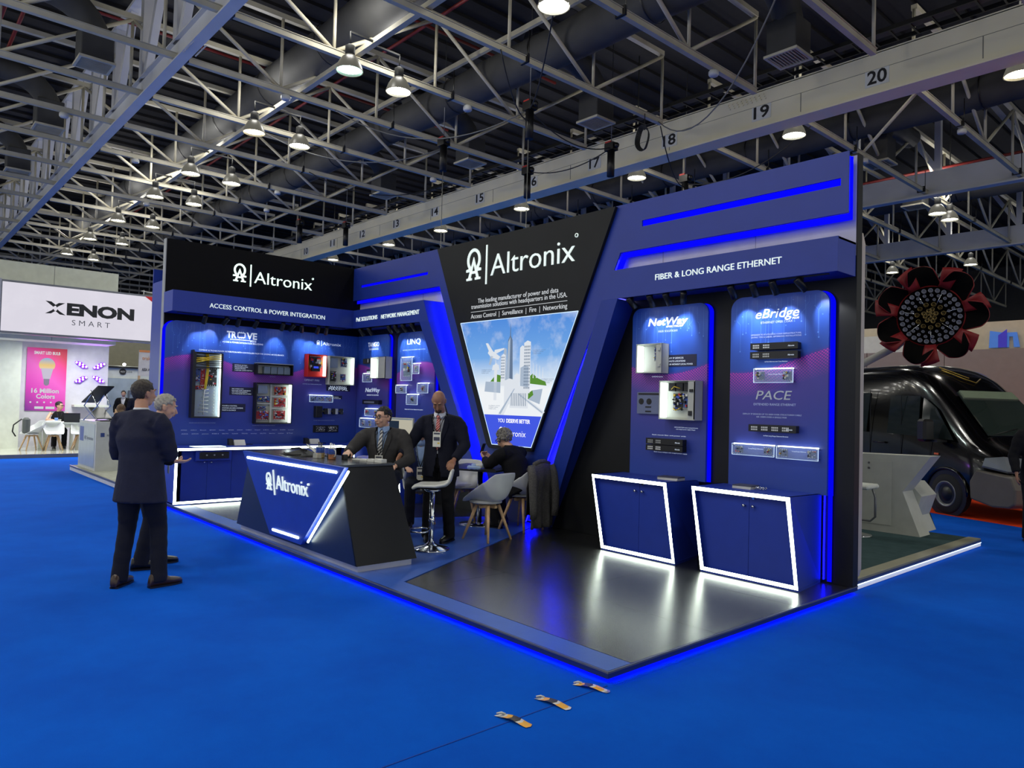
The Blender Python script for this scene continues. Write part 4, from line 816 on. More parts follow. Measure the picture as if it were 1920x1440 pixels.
# ---------------------------------------------------------------- track spots
sp_mesh=None
def spot(wall,u,lab,tilt,on=1,roll=0,v=2.90):
    global sp_mesh
    d=.33 if wall=='L' else .30
    t=wall_thing('track_spotlight',lab,'spotlight',wall,u,v,d,'track spotlights under the headers')
    if sp_mesh is None:
        mb=MB(); mb.box((-.01,-.01,-.05),(.01,.01,.015)); a=mb.build('stem',m_blackp,t)
        mb=MB(); mb.lathe([(.001,.08),(.033,.08),(.035,.075),(.035,-.06),(.030,-.06),(.028,-.035),(.001,-.035)],seg=16); b=mb.build('lamp_barrel',m_blackp,t)
        mb=MB(); mb.lathe([(.001,-.037),(.027,-.037)],seg=14); c=mb.build('lens',emis('spot_lens',(255,252,240),12.),t); sp_mesh=(a,b,c)
        ks=(a,b,c)
    else:
        ks=[]
        for q in sp_mesh: c=q.copy(); COL.objects.link(c); c.parent=t; ks.append(c)
    ks[1].location=(0,-.0,-.08); ks[2].location=(0,0,-.08); ks[1].rotation_euler=ks[2].rotation_euler=(tilt,roll,0)
    if on:
        ld=bpy.data.lights.new('spot_light','SPOT'); ld.energy=SPOT_W*on; ld.spot_size=math.radians(62); ld.spot_blend=.6; ld.shadow_soft_size=.02; ld.color=(.93,.97,1)
        lo=bpy.data.objects.new('spot_light',ld); COL.objects.link(lo); lo.parent=t; lo.location=(0,0,-.16) ; lo.rotation_euler=(tilt,roll,0); lo.location=Vector((0,0,-.08))+Matrix.Rotation(roll,3,'Y')@(Matrix.Rotation(tilt,3,'X')@Vector((0,0,-.065))) if not (tilt and roll) else Vector((0,0,-.08))+(Matrix.Rotation(roll,3,'Y')@Matrix.Rotation(tilt,3,'X')@Vector((0,0,-.065)))
T=.62
for u,o,n,r in((.50,.7,'first',0),(.816,.9,'second',.5),(1.016,1,'third',0),(1.30,.9,'fourth',.2),(1.75,.8,'fifth',0),(1.91,.0,'sixth',.5),(2.09,.6,'seventh',-.4),(2.38,1,'eighth',0),(2.54,1,'ninth',-.2)): spot('L',u,f'black track spotlight over the left wall, {n} from the left',T,o,r)
for u,o,n in((.62,1,'first'),(.9,.0,'second'),(1.53,.8,'third'),(1.72,.8,'fourth'),(1.95,1,'fifth'),(2.2,.6,'sixth')): spot('B',u,f'black track spotlight under the network header, {n} from the left',T,o,-.25)
for u,o,n,r in((6.565,.4,'first',.35),(6.83,1,'second',0),(7.05,1,'third',.1),(7.25,.5,'fourth',-.5),(7.836,1,'fifth',.1),(8.07,1,'sixth',0),(8.28,.8,'seventh',.1),(8.55,.7,'last',.5)): spot('B',u,f'black track spotlight under the fiber header, {n} from the left',T,o,-r)
mb=MB(); mb.box((.315,.1,2.897),(.345,3.0-.1,2.912)); tag(mb.build('lighting_track',m_blackp),'black lighting track under the left header','track')
for a,b,l in((.45,2.35,'black lighting track under the network header'),(6.45,8.8,'black lighting track under the fiber header')): mb=MB(); mb.box((a,D-.315,2.889 if a<3 else 2.895),(b,D-.285,2.912)); tag(mb.build('lighting_track',m_blackp),l,'track')
# ---------------------------------------------------------------- lit cabinets
def cabinet(lab,x0t,x1t,x0b,x1b,split,yf,z0=.085,zt=.89,front=None):
    t=thing('display_cabinet',lab,'cabinet',(0,0,0)); yb=D-.035; w=.042
    mb=MB(); # shell: top, sides, back recessed 6cm
    P=[(x0t,zt),(x1t,zt),(x1b,z0),(x0b,z0)]; k=.0
    mb.prism([(x0t,yf-.002),(x1t,yf-.002),(x1t+.03,yb),(x0t,yb)],zt-.02,zt,'z'); 
    mb.add([(x0t,yf,zt),(x0b,yf,z0),(x0b+.03,yf,z0),(x0t+.03,yf,zt),(x0t,yb,zt),(x0b,yb,z0),(x0b+.03,yb,z0),(x0t+.03,yb,zt)],[[0,1,2,3],[4,7,6,5],[0,4,5,1],[3,2,6,7],[1,5,6,2],[0,3,7,4]])
    mb.add([(x1t-.03,yf,zt),(x1b-.03,yf,z0),(x1b,yf,z0),(x1t,yf,zt),(x1t-.0,yb,zt),(x1t+.0,yb,z0),(x1t+.03,yb,z0),(x1t+.03,yb,zt)],[[0,1,2,3],[4,7,6,5],[0,4,5,1],[3,2,6,7],[1,5,6,2],[0,3,7,4]])
    mb.prism([(x0b,yf),(x1b,yf),(x1t+.03,yb),(x0b,yb)],z0-.015,z0+.015,'z'); mb.build('carcass',m_blue2,t)
    yr=yf+.055
    for s,(a,b,c,d_) in enumerate(((x0t+.03,split-.002,x0b+.03,split-.002),(split+.002,x1t-.03,split+.002,x1b-.03))):
        mb=MB(); mb.prism([(a,zt-.022),(b,zt-.022),(d_,z0+.016),(c,z0+.016)],yr,yr+.018); dr=mb.build('door',m_blue2,t)
        xk=split+(-.045 if s==0 else .05); mb=MB(); mb.lathe([(.001,0),(.008,.002),(.007,.02),(.014,.03),(.014,.036),(.001,.038)],M=Matrix.Translation((xk,yr,zt-.13))@Matrix.Rotation(PI/2,4,'X'),seg=14); mb.build('knob',m_chrome,dr)
    mb=MB(); mb.cyl((split+.05,yr-.02,zt-.055),(split+.05,yr,zt-.055),.012,10); mb.build('lock',m_chrome,t)
    mb=MB(); yy=yf-.004; g=.035
    O=[(x0t+.003,zt-.003),(x1t-.003,zt-.003),(x1b-.003,z0+.002),(x0b+.003,z0+.002)]; I=[(x0t+.003+g,zt-g-.003),(x1t-g-.003,zt-g-.003),(x1b-g-.003,z0+g),(x0b+g+.003,z0+g)]
    for i in range(4): j=(i+1)%4; mb.pfront([O[i],O[j],I[j],I[i]],yy,yf+.004)
    mb.build('lit_frame',[m_led2,m_blue2],t); return t
cabinet('blue cabinet with glowing white slanted frame, left of the two on the right',6.26,7.28,6.42,7.405,6.895,2.80)
cabinet('blue cabinet with glowing white slanted frame, right of the two on the right',7.58,8.61,7.70,8.70,8.181,2.80)
cabinet('blue cabinet with lit frame under the linq panel, behind the seated men',1.42,2.32,1.58,2.40,1.95,2.80)
# long counter along the left wall, turning the corner
t=thing('corner_counter','long blue counter along the left wall with a glowing white frame','counter',(0,0,0)); xf=.80; zt=.89; z0=.085
mb=MB(); mb.prism([(0.06,.0),(xf,.0),(xf,2.64),(1.25,2.64),(1.25,D-.035),(.06,D-.035)],zt-.02,zt,'z'); mb.prism([(0.06,.0),(xf,.0),(xf,2.64),(1.30,2.64),(1.30,D-.035),(.06,D-.035)],z0-.015,z0+.015,'z')
mb.box((.07,.0,z0),(xf,.03,zt)); mb.box((.07,.03,z0),(.09,D-.04,zt)); mb.add([(1.22,2.64,zt),(1.25,2.64,zt),(1.33,2.64,z0),(1.30,2.64,z0),(1.22,D-.04,zt),(1.25,D-.04,zt),(1.33,D-.04,z0),(1.30,D-.04,z0)],[[0,1,2,3],[4,7,6,5],[0,4,5,1],[1,5,6,2],[2,6,7,3],[0,3,7,4]])
mb.build('carcass',m_blue2,t)
ys_=[.12,.49,.85,1.2,1.55,1.9,2.3,2.6]
for i,(a,b) in enumerate(zip(ys_[:-1],ys_[1:])):
    mb=MB(); mb.box((xf-.1,a+.002,z0+.016),(xf-.085,b-.002,zt-.022)); dr=mb.build('door',m_blue2,t)
    if i<3: mb=MB(); mb.ball((xf-.065,(b-.05) if i%2==0 else a+.05,zt-.22),.012,10,6); mb.build('knob',m_chrome,dr)
mb=MB(); mb.box((xf-.1,2.7,z0+.016),(1.2,2.715,zt-.022)); mb.build('door',m_blue2,t)
mb=MB(); g=.036
def frX(poly): mb.pfront(poly,xf+.006,xf-.003,'x')
frX([(.005,zt-.003),(.005+g,zt-g),(-.0+g+.002,z0+g),(-.002,z0+.002)]); frX([(.005,zt-.003),(2.64,zt-.003),(2.64,zt-g),(.005+g,zt-g)]); frX([(-.002,z0+.002),(2.64,z0+.002),(2.64,z0+g),(g,z0+g)])
mb.pfront([(xf,zt-.003),(1.245,zt-.003),(1.245-g,zt-g),(xf,zt-g)],2.634,2.643); mb.pfront([(1.245,zt-.003),(1.33,z0+.002),(1.33-g,z0+g),(1.245-g,zt-g)],2.634,2.643); mb.pfront([(xf,z0+.002),(1.33,z0+.002),(1.33-g,z0+g),(xf,z0+g)],2.634,2.643)
mb.build('lit_frame',[m_led2,m_blue2],t)
mb=MB(); mb.box((xf-.12,.3,zt-.19),(xf-.02,.82,zt-.045)); mb.build('media_shelf',m_blue2,t); mb=MB(); mb.box((xf-.03,.35,zt-.165),(xf-.005,.78,zt-.065),bev=.005); mb.build('black_audio_unit',m_encb,t)
mb=MB(); 
for y in(.45,.56,.68): mb.cyl((xf-.004,y,zt-.11),(xf+.004,y,zt-.11),.012,10)
mb.build('unit_button',m_comp[1],t,kind='stuff')
mb=MB(); mb.box((.42,.32,zt),(.66,.78,zt+.006)); o=mb.build('light_pad',emis('light_pad',(225,255,245),1.6)); tag(o,'flat glowing glass pad on the left counter top','light pad')
# ---------------------------------------------------------------- reception desk
t=thing('reception_desk','dark reception desk with a slanted blue lit front bearing the company name','desk',(0,0,0)); zb=.13; zt=1.03
mb=MB(); mb.box((3.1,.08,HP),(5.85,.67,zb)); mb.build('plinth',mat('brushed_plinth',(190,190,200),.3,.4),t)
B4=[(3.04,.05,zb),(5.88,.05,zb),(5.88,.71,zb),(3.04,.71,zb)]; T4=[(3.42,.03,zt-.02),(5.56,.03,zt-.02),(5.56,.61,zt-.02),(3.42,.61,zt-.02)]
mb=MB(); mb.add(B4+T4,[[0,3,2,1],[4,5,6,7],[0,1,5,4],[2,3,7,6],[3,0,4,7]]); mb.build('front_carcass',mat('midnight_laminate',(12,28,62),.42),t)
mb=MB(); mb.add([(5.882,.05,zb),(5.882,.71,zb),(5.562,.61,zt-.02),(5.562,.03,zt-.02),(5.86,.05,zb),(5.86,.71,zb),(5.54,.61,zt-.02),(5.54,.03,zt-.02)],[[0,1,2,3],[4,7,6,5],[0,3,7,4],[1,5,6,2],[0,4,5,1],[3,2,6,7]]); mb.build('side_panel',m_black,t)
mb=MB(); mb.prism([(3.40,.0),(5.575,.0),(5.575,.625),(3.40,.625)],zt-.02,zt,'z'); mb.build('desk_top',mat('dark_grey_top',(52,55,60),.22,var=.05),t)
fy=lambda z:-(z-.17)*.1047
def slab(poly,o0,o1,mb): # polygon (x,z) on the leaning front, offset outwards
    n=len(poly); vs=[(x,fy(z)-o1,z) for x,z in poly]+[(x,fy(z)-o0,z) for x,z in poly]
    mb.add(vs,[list(range(n)),list(range(2*n-1,n-1,-1))]+[[i,(i+1)%n,(i+1)%n+n,i+n] for i in range(n)]); return mb
slab([(3.5,1.035),(4.105,.17),(4.85,.17),(5.852,1.035)],-.045,0,MB()).build('slanted_front',mat('blue_desk_front',(36,66,175),.4),t)
for nm,(a,b,z,q) in dict(a=(3.63,5.70,.968,.981),b=(4.19,4.81,.229,.235)).items():
    mb=MB(); w=.012; n=8; pts=[(a-.01,z),(a,z-w),(b,q-w),(b+.01,q),(b,q+w),(a,z+w)]; slab(pts,-.001,.006,mb).build('light_bar',m_led2,t)
mb=MB(); mb.tube([(5.866,-.055,1.0),(4.968,.02,.215)],.0115,8); mb.build('light_bar',m_led2,t)
# lettering on the leaning front: built upright then leaned with a parent
ln=bpy.data.objects.new('front_name',None); 
e=[]
mb=MB(); omega(mb,4.185,.66,.19,0,.012); e.append(mb); em=mb.build('emblem',m_letter,t)
em.scale=(1,1,1); em.location=(0,0,0)
def lean(o,x0,x1): # shear the mesh onto the leaning plane
    for v in o.data.vertices: v.co.y=v.co.y+fy(v.co.z)
    o.data.update(); return o
lean(em,0,0)
mb=MB(); mb.box((4.305,-.012,.617),(4.325,0,.885)); lean(mb.build('divider_bar',m_letter,t),0,0)
tx=text('Altronix',m_letter,t,4.365,.685,5.10,.15,y=0,ext=.012,bold=-.006); lean(tx,0,0)
mb=MB(); mb.lathe([(.006,0),(.012,0),(.012,.02),(.006,.02)],M=Matrix.Translation((5.13,0,.81))@Matrix.Rotation(PI/2,4,'X'),seg=12); lean(mb.build('registered_mark',m_letter,t),0,0)
# ---------------------------------------------------------------- things on the desk
m_fab=mat('black_nylon',(20,20,21),.7,bump=.3,bscale=60)
def cushion(mb,x0,x1,y0,y1,z0,h,n=14,seed=1,edge=.35):
    r=random.Random(seed); ph=[r.uniform(0,6) for _ in range(4)]; vs=[];fs=[]
    for i in range(n+1):
        for j in range(n+1):
            u=i/n;v=j/n; b=(min(1,min(u,1-u)/edge)*min(1,min(v,1-v)/edge))**.5; z=z0+.004+h*b*(.75+.25*math.sin(6*u+ph[0])*math.cos(5*v+ph[1])+.1*math.sin(13*u+ph[2]))
            vs.append((x0+(x1-x0)*u,y0+(y1-y0)*v,z))
    m=len(vs); vs+=[(x,y,z0) for x,y,z in vs]
    for i in range(n):
        for j in range(n): a=i*(n+1)+j; fs+=[[a,a+n+1,a+n+2,a+1],[a+m,a+m+1,a+m+n+2,a+m+n+1]]
    for i in range(n):
        for a,b in ((i*(n+1),(i+1)*(n+1)),(i*(n+1)+n,(i+1)*(n+1)+n),(i,i+1),(n*(n+1)+i,n*(n+1)+i+1)): fs.append([a,b,b+m,a+m])
    mb.add(vs,fs,True); return mb
t=thing('folded_bag','black nylon bag lying flat on the desk top','bag',(4.02,.13,zt)); cushion(MB(),0,.52,.0,.30,0,.055,seed=4).build('bag_body',m_fab,t)
mb=MB(); mb.tube([(.02,.03,.02),(.15,-.01,.015),(.3,.0,.012),(.45,.02,.02)],.008,6); mb.tube([(.05,.1,.06),(.2,.12,.075),(.42,.1,.06)],.01,6); mb.build('strap',m_fab,t)
mb=MB()
for i in range(5): mb.tube([(4.62,.3,zt+.05),(4.57-.01*i,.27,zt+.045+.01*i),(4.5-.02*i,.24,zt+.09+.01*i),(4.47-.012*i,.25,zt+.12-.008*i),(4.5,.25,zt+.08)],.0035,6)
tag(mb.build('white_lanyard',m_white),'looped white cord leaning against the left mug on the desk','cord')
m_mugblue=mat('mug_blue_print',(40,70,150),.3,var=.5,vscale=25); m_mugbr=mat('mug_brown_print',(150,95,60),.3,var=.5,vscale=25)
def mug(x,y,lab,m1,m2,h=.12,r=.038,hand=1,pens=m_comp[0]):
    t=thing('souvenir_mug',lab,'mug',(x,y,zt)); mb=MB(); mb.mi=0; mb.lathe([(.001,0),(r,0),(r*1.02,.01),(r*1.02,h*.45)],seg=24); mb.mi=1; mb.lathe([(r*1.02,h*.45),(r*1.02,h*.92)],seg=24); mb.mi=2; mb.lathe([(r*1.02,h*.92),(r*1.02,h),(r*.9,h),(r*.88,h*.2),(.001,h*.2)],seg=24); mb.build('cup',[m2,m1,m_white],t)
    mb=MB(); 
    if hand: mb.tube([(r*hand,0,h*.85),((r+.03)*hand,0,h*.82),((r+.04)*hand,0,h*.55),((r+.025)*hand,0,h*.3),(r*hand,0,h*.2)],.006,8)
    mb.build('handle',m_white,t)
    mb=MB()
    for i in range(5): mb.tube([(.012*math.cos(i*1.3),.012*math.sin(i*1.3),h*.3),(.022*math.cos(i*1.3),.022*math.sin(i*1.3),h+.035+.004*i)],.004,6)
    mb.build('pen',pens,t,kind='stuff')
mug(4.68,.27,'printed glass mug with blue night scene holding black pens, left of two on the desk',m_mugblue,mat('mug_gold_print',(190,165,110),.3,var=.4,vscale=30),hand=0,r=.045)
mug(4.92,.28,'brown printed mug with white handle holding pens, right of two on the desk',m_mugblue,m_mugbr,hand=1,pens=m_comp[5])
mb=MB(); mb.box((0,0,0),(.06,.05,.055),bev=.004); o=mb.build('small_black_box',m_encb,loc=(4.775,.3,zt)); tag(o,'small black box between the two mugs','box')
mb=MB(); mb.box((0,0,0),(.05,.05,.055),bev=.004); o=mb.build('small_black_box',m_encb,loc=(4.99,.35,zt)); tag(o,'small black box behind the brown mug','box')
mb=MB(); mb.box((0,0,0),(.1,.05,.05),bev=.004); o=mb.build('card_holder',mat('clear_stand',(200,205,205),.1,alpha=.5),loc=(4.67,.19,zt)); tag(o,'clear card holder in front of the left mug','holder')
for i in range(4):
    mb=MB(); mb.box((-.055,-.035,0),(.055,.035,.012+.008*i),bev=.002); o=mb.build('business_cards',m_white,loc=(5.09+.125*i,.49+.012*i,zt),rot=(0,0,.15)); tag(o,f'low stack of white cards at the right of the desk top, {["leftmost","second from the left","third from the left","rightmost and thickest"][i]}','cards')
# card boxes on the left counter, papers on cabinets
def booklet(x,y,z,lab,rz,n=3,w=.16,d=.11,chain=0):
    t=thing('booklet_stack',lab,'booklets',(x,y,z),rz)
    for i in range(n): mb=MB(); mb.box((-w/2,-d/2,i*.012),(w/2,d/2,i*.012+.0115)); mb.build('booklet',m_white if i<n-1 else mat('booklet_cover',(70,72,90),.5),t,rot=(0,0,.04*(i-1)))
    if chain:
        mb=MB(); r=random.Random(3)
        for i in range(26): mb.ball((w/2+.03+r.uniform(-.03,.09),-.02+r.uniform(-.02,.03),.008+r.uniform(0,.018)),.008,6,4)
        mb.build('chain_bundle',m_chrome,t,kind='stuff')
booklet(7.12,3.1,.89,'stack of white booklets at the back of the left lit cabinet',.1,3,.24,.16)
booklet(8.0,3.1,.89,'stack of white booklets with keychains at the back of the right lit cabinet',.0,3,.2,.16,1)
for y,l in((1.02,'black and white leaflet holder on the left counter, nearer one'),(2.3,'black and white leaflet holder on the left counter, farther one')):
    t=thing('leaflet_holder',l,'holder',(.3,y,.89)); mb=MB(); mb.prism([(-.06,0),(.05,0),(.0,.09),(-.06,.1)],-.07,.0,'y'); mb.build('stand_body',m_encb,t); mb=MB(); mb.prism([(.0,0),(.09,0),(.03,.085)],0,.17,'y'); mb.build('leaflets',m_white,t); mb=MB(); mb.tube([(.05,.17,.01),(.04,.24,.012),(.06,.29,.008)],.006,6); mb.build('cord',m_blackp,t)
# monitor standing on the middle cabinet
t=thing('monitor','flat monitor showing a pale page, standing behind the seated man with glasses','monitor',(2.05,3.0,.89),.25); mb=MB(); mb.box((-.26,-.02,.14),(.26,.02,.5),bev=.006); mb.build('monitor_case',m_encw,t); mb=MB(); mb.box((-.245,-.023,.155),(.245,-.019,.485)); sc_=mb.build('screen',emis('screen_page',(205,200,180),.75),t)
mb=MB(); mb.box((-.24,-.0245,.28),(-.03,-.023,.45)); mb.build('screen_image',emis('screen_dark',(45,60,80),.6),sc_); mb=MB(); mb.box((-.24,-.0246,.47),(.24,-.0235,.484)); mb.build('screen_bar',emis('screen_bar',(110,130,150),.7),sc_)
mb=MB(); mb.box((-.1,-.08,0),(.1,.08,.012)); mb.box((-.02,-.0,.01),(.02,.02,.2)); mb.build('monitor_stand',m_grey,t)
# ---------------------------------------------------------------- shell chairs
m_shell=mat('white_plastic_shell',(200,202,205),.35); m_wood=mat('beech_leg',(196,160,118),.5,var=.15,vscale=20)
def lerp(a,b,t): return a+(b-a)*t
def curve(tab,t):
    for (t0,*v0),(t1,*v1) in zip(tab[:-1],tab[1:]):
        if t<=t1: k=(t-t0)/(t1-t0); k=k*k*(3-2*k)*.35+k*.65; return [lerp(a,b,k) for a,b in zip(v0,v1)]
    return list(tab[-1][1:])
def shell_mesh(tab,nu=14,nv=20,th=.012):
    """tab rows: t, y, z, halfwidth, side raise"""
    vs=[];fs=[]
    for i in range(nv+1):
        y,z,w,ra,fw=curve(tab,i/nv)
        for j in range(nu+1):
            u=-1+2*j/nu; a=abs(u)**2.6; vs.append((w*u,y+fw*a,z+ra*a))
    for i in range(nv):
        for j in range(nu): k=i*(nu+1)+j; fs.append([k,k+1,k+nu+2,k+nu+1])
    mb=MB(); mb.add(vs,fs,True); return mb
CH=[(0,.235,.43,.2,.0,0),(.12,.2,.445,.225,.03,0),(.3,.08,.435,.245,.12,0),(.48,-.08,.43,.265,.22,.0),(.6,-.17,.46,.27,.22,.04),(.72,-.225,.56,.255,.13,.07),(.88,-.255,.70,.225,.04,.05),(1,-.275,.79,.175,-.01,.03)]
chair_proto=None
def shell_chair(x,y,rz,label,z=HP,proto=None):
    global chair_proto
    if chair_proto: return copy_tree(chair_proto,label=label,loc=(x,y,z),rz=rz)
    t=thing('shell_chair',label,'chair',(x,y,z),rz); o=shell_mesh(CH).build('seat_shell',m_shell,t); s=o.modifiers.new('s','SOLIDIFY'); s.thickness=.014; s.offset=-1; s2_=o.modifiers.new('ss','SUBSURF'); s2_.levels=1; s2_.render_levels=1
    mb=MB(); vs=[]; mb.lathe([(.001,.035),(.12,.035),(.17,.03),(.19,.012),(.185,0),(.001,0)],seg=24); o=mb.build('seat_cushion',mat('grey_white_cushion',(176,178,182),.6),t,loc=(0,.05,.425)); o.scale=(1,1.02,1)
    for sx_ in(-1,1):
        for sy in(-1,1):
            mb=MB(); mb.tube([(sx_*.09,.02+sy*.09,.40),(sx_*.2,.02+sy*.2,.0)],[.022,.014],8); mb.build('leg',m_wood,t)
    mb=MB(); mb.box((-.13,-.0,.37),(.13,.04,.40)); mb.box((-.02,-.11,.37),(.02,.15,.40)); mb.build('cross_brace',m_wood,t); chair_proto=t; return t
shell_chair(5.27,2.13,math.radians(98),'white shell chair with wooden legs, empty, its back to the camera at the table')
shell_chair(5.0,2.92,math.radians(100),'white shell chair under the grey-haired man, grey jacket over its back')
shell_chair(3.88,2.86,math.radians(-140),'white shell chair on the far side of the table, facing the camera')
shell_chair(2.85,2.1,math.radians(-60),'white shell chair with wooden legs half hidden behind the reception desk')
shell_chair(3.80,2.18,math.radians(-125),'white shell chair of the seated person hidden behind the bald man')
# table
t=thing('meeting_table','dark square table between the shell chairs','table',(4.38,2.72,HP),math.radians(24)); mb=MB(); mb.box((-.42,-.42,.725),(.42,.42,.75),bev=.004); mb.build('table_top',mat('dark_table_top',(42,44,52),.25),t)
mb=MB(); mb.cyl((0,0,.02),(0,0,.725),.035,16); mb.build('pedestal',m_chrome,t); mb=MB(); mb.lathe([(.001,.0),(.26,.0),(.26,.008),(.05,.03),(.001,.03)],seg=28); mb.build('table_base',m_chrome,t)
t=thing('water_bottle','clear water bottle with blue cap lying on the table','bottle',(4.62,2.5,.82+.034),0,rot=(0,PI/2,math.radians(70))); m_water=mat('clear_bottle',(190,215,245),.05,alpha=.55)
mb=MB(); mb.lathe([(.001,-.1),(.026,-.1),(.032,-.09),(.032,-.02),(.029,0),(.032,.02),(.032,.06),(.014,.09),(.013,.1)],seg=18); mb.build('bottle_body',m_water,t); mb=MB(); mb.lathe([(.0325,-.05),(.0325,.03)],seg=18); mb.build('bottle_label',m_white,t); mb=MB(); mb.lathe([(.001,.1),(.015,.1),(.015,.118),(.001,.118)],seg=14); mb.build('bottle_cap',mat('cap_blue',(50,90,200),.4),t)
t=thing('water_bottle','crumpled clear bottle lying beside the first on the table','bottle',(4.7,2.36,.82+.028),0,rot=(0,PI/2,math.radians(30)))
mb=MB(); mb.lathe([(.001,-.09),(.022,-.09),(.027,-.07),(.02,-.03),(.027,0),(.021,.03),(.026,.05),(.012,.08),(.001,.085)],seg=14); mb.build('bottle_body',m_water,t)
mb=MB(); mb.box((-.08,-.04,0),(.08,.04,.009),bev=.003); tag(mb.build('mobile_phone',m_encb,loc=(4.78,2.52,.82),rot=(0,0,1.2)),'black phone lying flat on the table edge','phone')
# bar stools
def bar_stool(x,y,rz,label,z=HP):
    t=thing('bar_stool',label,'stool',(x,y,z),rz); mb=MB(); mb.lathe([(.001,0),(.2,0),(.205,.008),(.19,.018),(.08,.045),(.04,.07),(.03,.09),(.001,.09)],seg=32); mb.build('chrome_base',m_chrome,t)
    mb=MB(); mb.cyl((0,0,.05),(0,0,.62),.027,20); mb.cyl((0,0,.3),(0,0,.33),.033,16); mb.build('column',m_chrome,t)
    mb=MB(); mb.tube([(.03,0,.22)]+[(.13+.11*math.cos(a),.15*math.sin(a),.2) for a in [math.radians(150-i*20) for i in range(16)]]+[(.03,0,.22)],.010,8); o=mb.build('footrest',m_chrome,t,rot=(0,0,PI/2))
    tab=[(0,.2,.655,.15,-.01,0),(.2,.14,.675,.185,.0,0),(.5,-.05,.662,.195,.02,0),(.68,-.15,.675,.19,.03,0),(.8,-.195,.72,.175,.02,0),(1,-.225,.86,.12,-.01,.0)]
    o=shell_mesh(tab).build('seat_shell',mat('white_leatherette',(212,214,208),.35),t); s=o.modifiers.new('s','SOLIDIFY'); s.thickness=.03; s.offset=-1; q=o.modifiers.new('ss','SUBSURF'); q.levels=1; q.render_levels=1
    mb=MB(); mb.lathe([(.001,.62),(.07,.62),(.09,.64),(.001,.64)],seg=18); mb.build('seat_bracket',m_chrome,t); return t
bar_stool(5.37,1.245,math.radians(138),'empty white bar stool on a round chrome base beside the reception desk')
bar_stool(4.60,1.10,math.radians(-160),'white bar stool under the seated man with glasses')
# tape strips holding the carpet seam
def tape(x0,y0,x1,y1,lab,seed):
    L=math.hypot(x1-x0,y1-y0); a=math.atan2(y1-y0,x1-x0); t=thing('tape_strip',lab,'tape',(x0,y0,.001),a); r=random.Random(seed); w=.052
    cols=[mat('tape_white',(200,200,195),.4),mat('tape_orange',(225,165,35),.45),mat('tape_black',(30,28,26),.5),mat('tape_grey',(120,125,135),.4)]; n=12
    mb=MB(); 
    for i in range(n):
        xa=L*i/n;xb=L*(i+1)/n; za=.003+.012*math.sin(PI*i/n)**2; zb_=.003+.012*math.sin(PI*(i+1)/n)**2; sk=.012
        mb.mi=[0,3,0,1,1,2,2,2,0,1,1,1][(i+seed)%12 if seed else i]
        mb.add([(xa+sk*0,-w/2,za),(xb,-w/2,zb_),(xb+sk,0,zb_+.001),(xa+sk,0,za+.001)],[[0,1,2,3]]); mb.add([(xa+sk,0,za+.001),(xb+sk,0,zb_+.001),(xb,w/2,zb_),(xa,w/2,za)],[[0,1,2,3]])
    mb.build('printed_tape',cols,t)
    mb=MB(); mb.tube([(-.005,.0,.004),(.015,.018,.01),(.04,.02,.008)],.005,5); mb.build('curled_corner',cols[0],t)
tape(8.83,-.79,9.04,-.755,'orange, white and black tape strip on the carpet seam, nearest the camera',0); tape(8.80,-.47,9.02,-.44,'orange, white and black tape strip on the carpet seam, middle of three',1); tape(8.79,-.15,9.0,-.09,'tape strip on the carpet seam closest to the platform corner',2)
# ---------------------------------------------------------------- white stand at the left
m_gloss=mat('glossy_white_floor',(205,208,196),.08); m_wp3=mat('white_wall_paint',(208,212,202),.6); m_wlav=mat('cool_white_wall',(206,204,216),.6)
XB=-12.6
t=thing('white_stand_floor','glossy white raised floor of the white stand at the left','platform',(0,0,0)); mb=MB(); mb.box((XB,-7,0),(-9.6,2.75,.09)); mb.build('raised_floor',m_gloss,t); mb=MB(); mb.box((-9.6,-7,0),(-9.58,2.75,.092)); mb.build('edge_trim',m_grey,t)
t=thing('white_stand_wall','white back wall of the white stand at the left','partition wall',(0,0,0)); mb=MB(); mb.box((XB-.15,-7,.09),(XB,2.12,3.1)); mb.box((XB-.15,-7,3.1),(XB,2.12,3.12)); mb.build('back_board',m_wlav,t)
mb=MB(); mb.box((XB,-7,.09),(-11.9,-.16,3.0)); mb.build('storage_block',m_wp3,t)
mb=MB(); mb.box((-11.2,-7,2.9),(-10.2,2.12,5.05)) ; o=None
t2=thing('tall_white_box','tall plain white block rising behind the glowing sign at the left','partition wall',(0,0,0)); mb=MB(); mb.box((-11.6,-7,3.0),(-10.6,1.83,4.98)); mb.build('block_body',mat('block_white',(196,200,186),.6),t2); mb=MB(); mb.box((-10.6,.3,3.0),(-10.597,.31,4.98)); mb.build('panel_joint',m_grey,t2)
t=thing('hanging_lightbox','long glowing white lightbox sign reading xenon smart','sign',(-9.6,0,0),PI/2)
mb=MB(); mb.box((-3.5,0,3.06),(2.72,.35,4.36)); mb.build('box_frame',mat('alu_frame',(120,122,128),.4,.3),t)
m_lb=grad_emis('lightbox_white',[(0,(232,228,238)),(1,(226,222,234))],0,1,.93,.35,1.2,(250,246,255))
mb=MB(); mb.box((-.93,-.004,3.11),(2.6,.0,4.31)); mb.build('lit_face',m_lb,t); mb=MB(); mb.box((-3.5,-.006,3.06),(-.95,0,4.38)); mb.build('end_face',mat('alu_light',(165,165,175),.4),t)
m_k=mat('black_sign_print',(32,32,34),.6)
text('ENON',m_k,t,.44,3.64,2.015,.27,y=-.005,ext=.004,bold=.055); text('S M A R T',mat('grey_sign_print',(92,92,98),.6),t,.565,3.375,1.44,.135,y=-.005,ext=.003,bold=-.005)
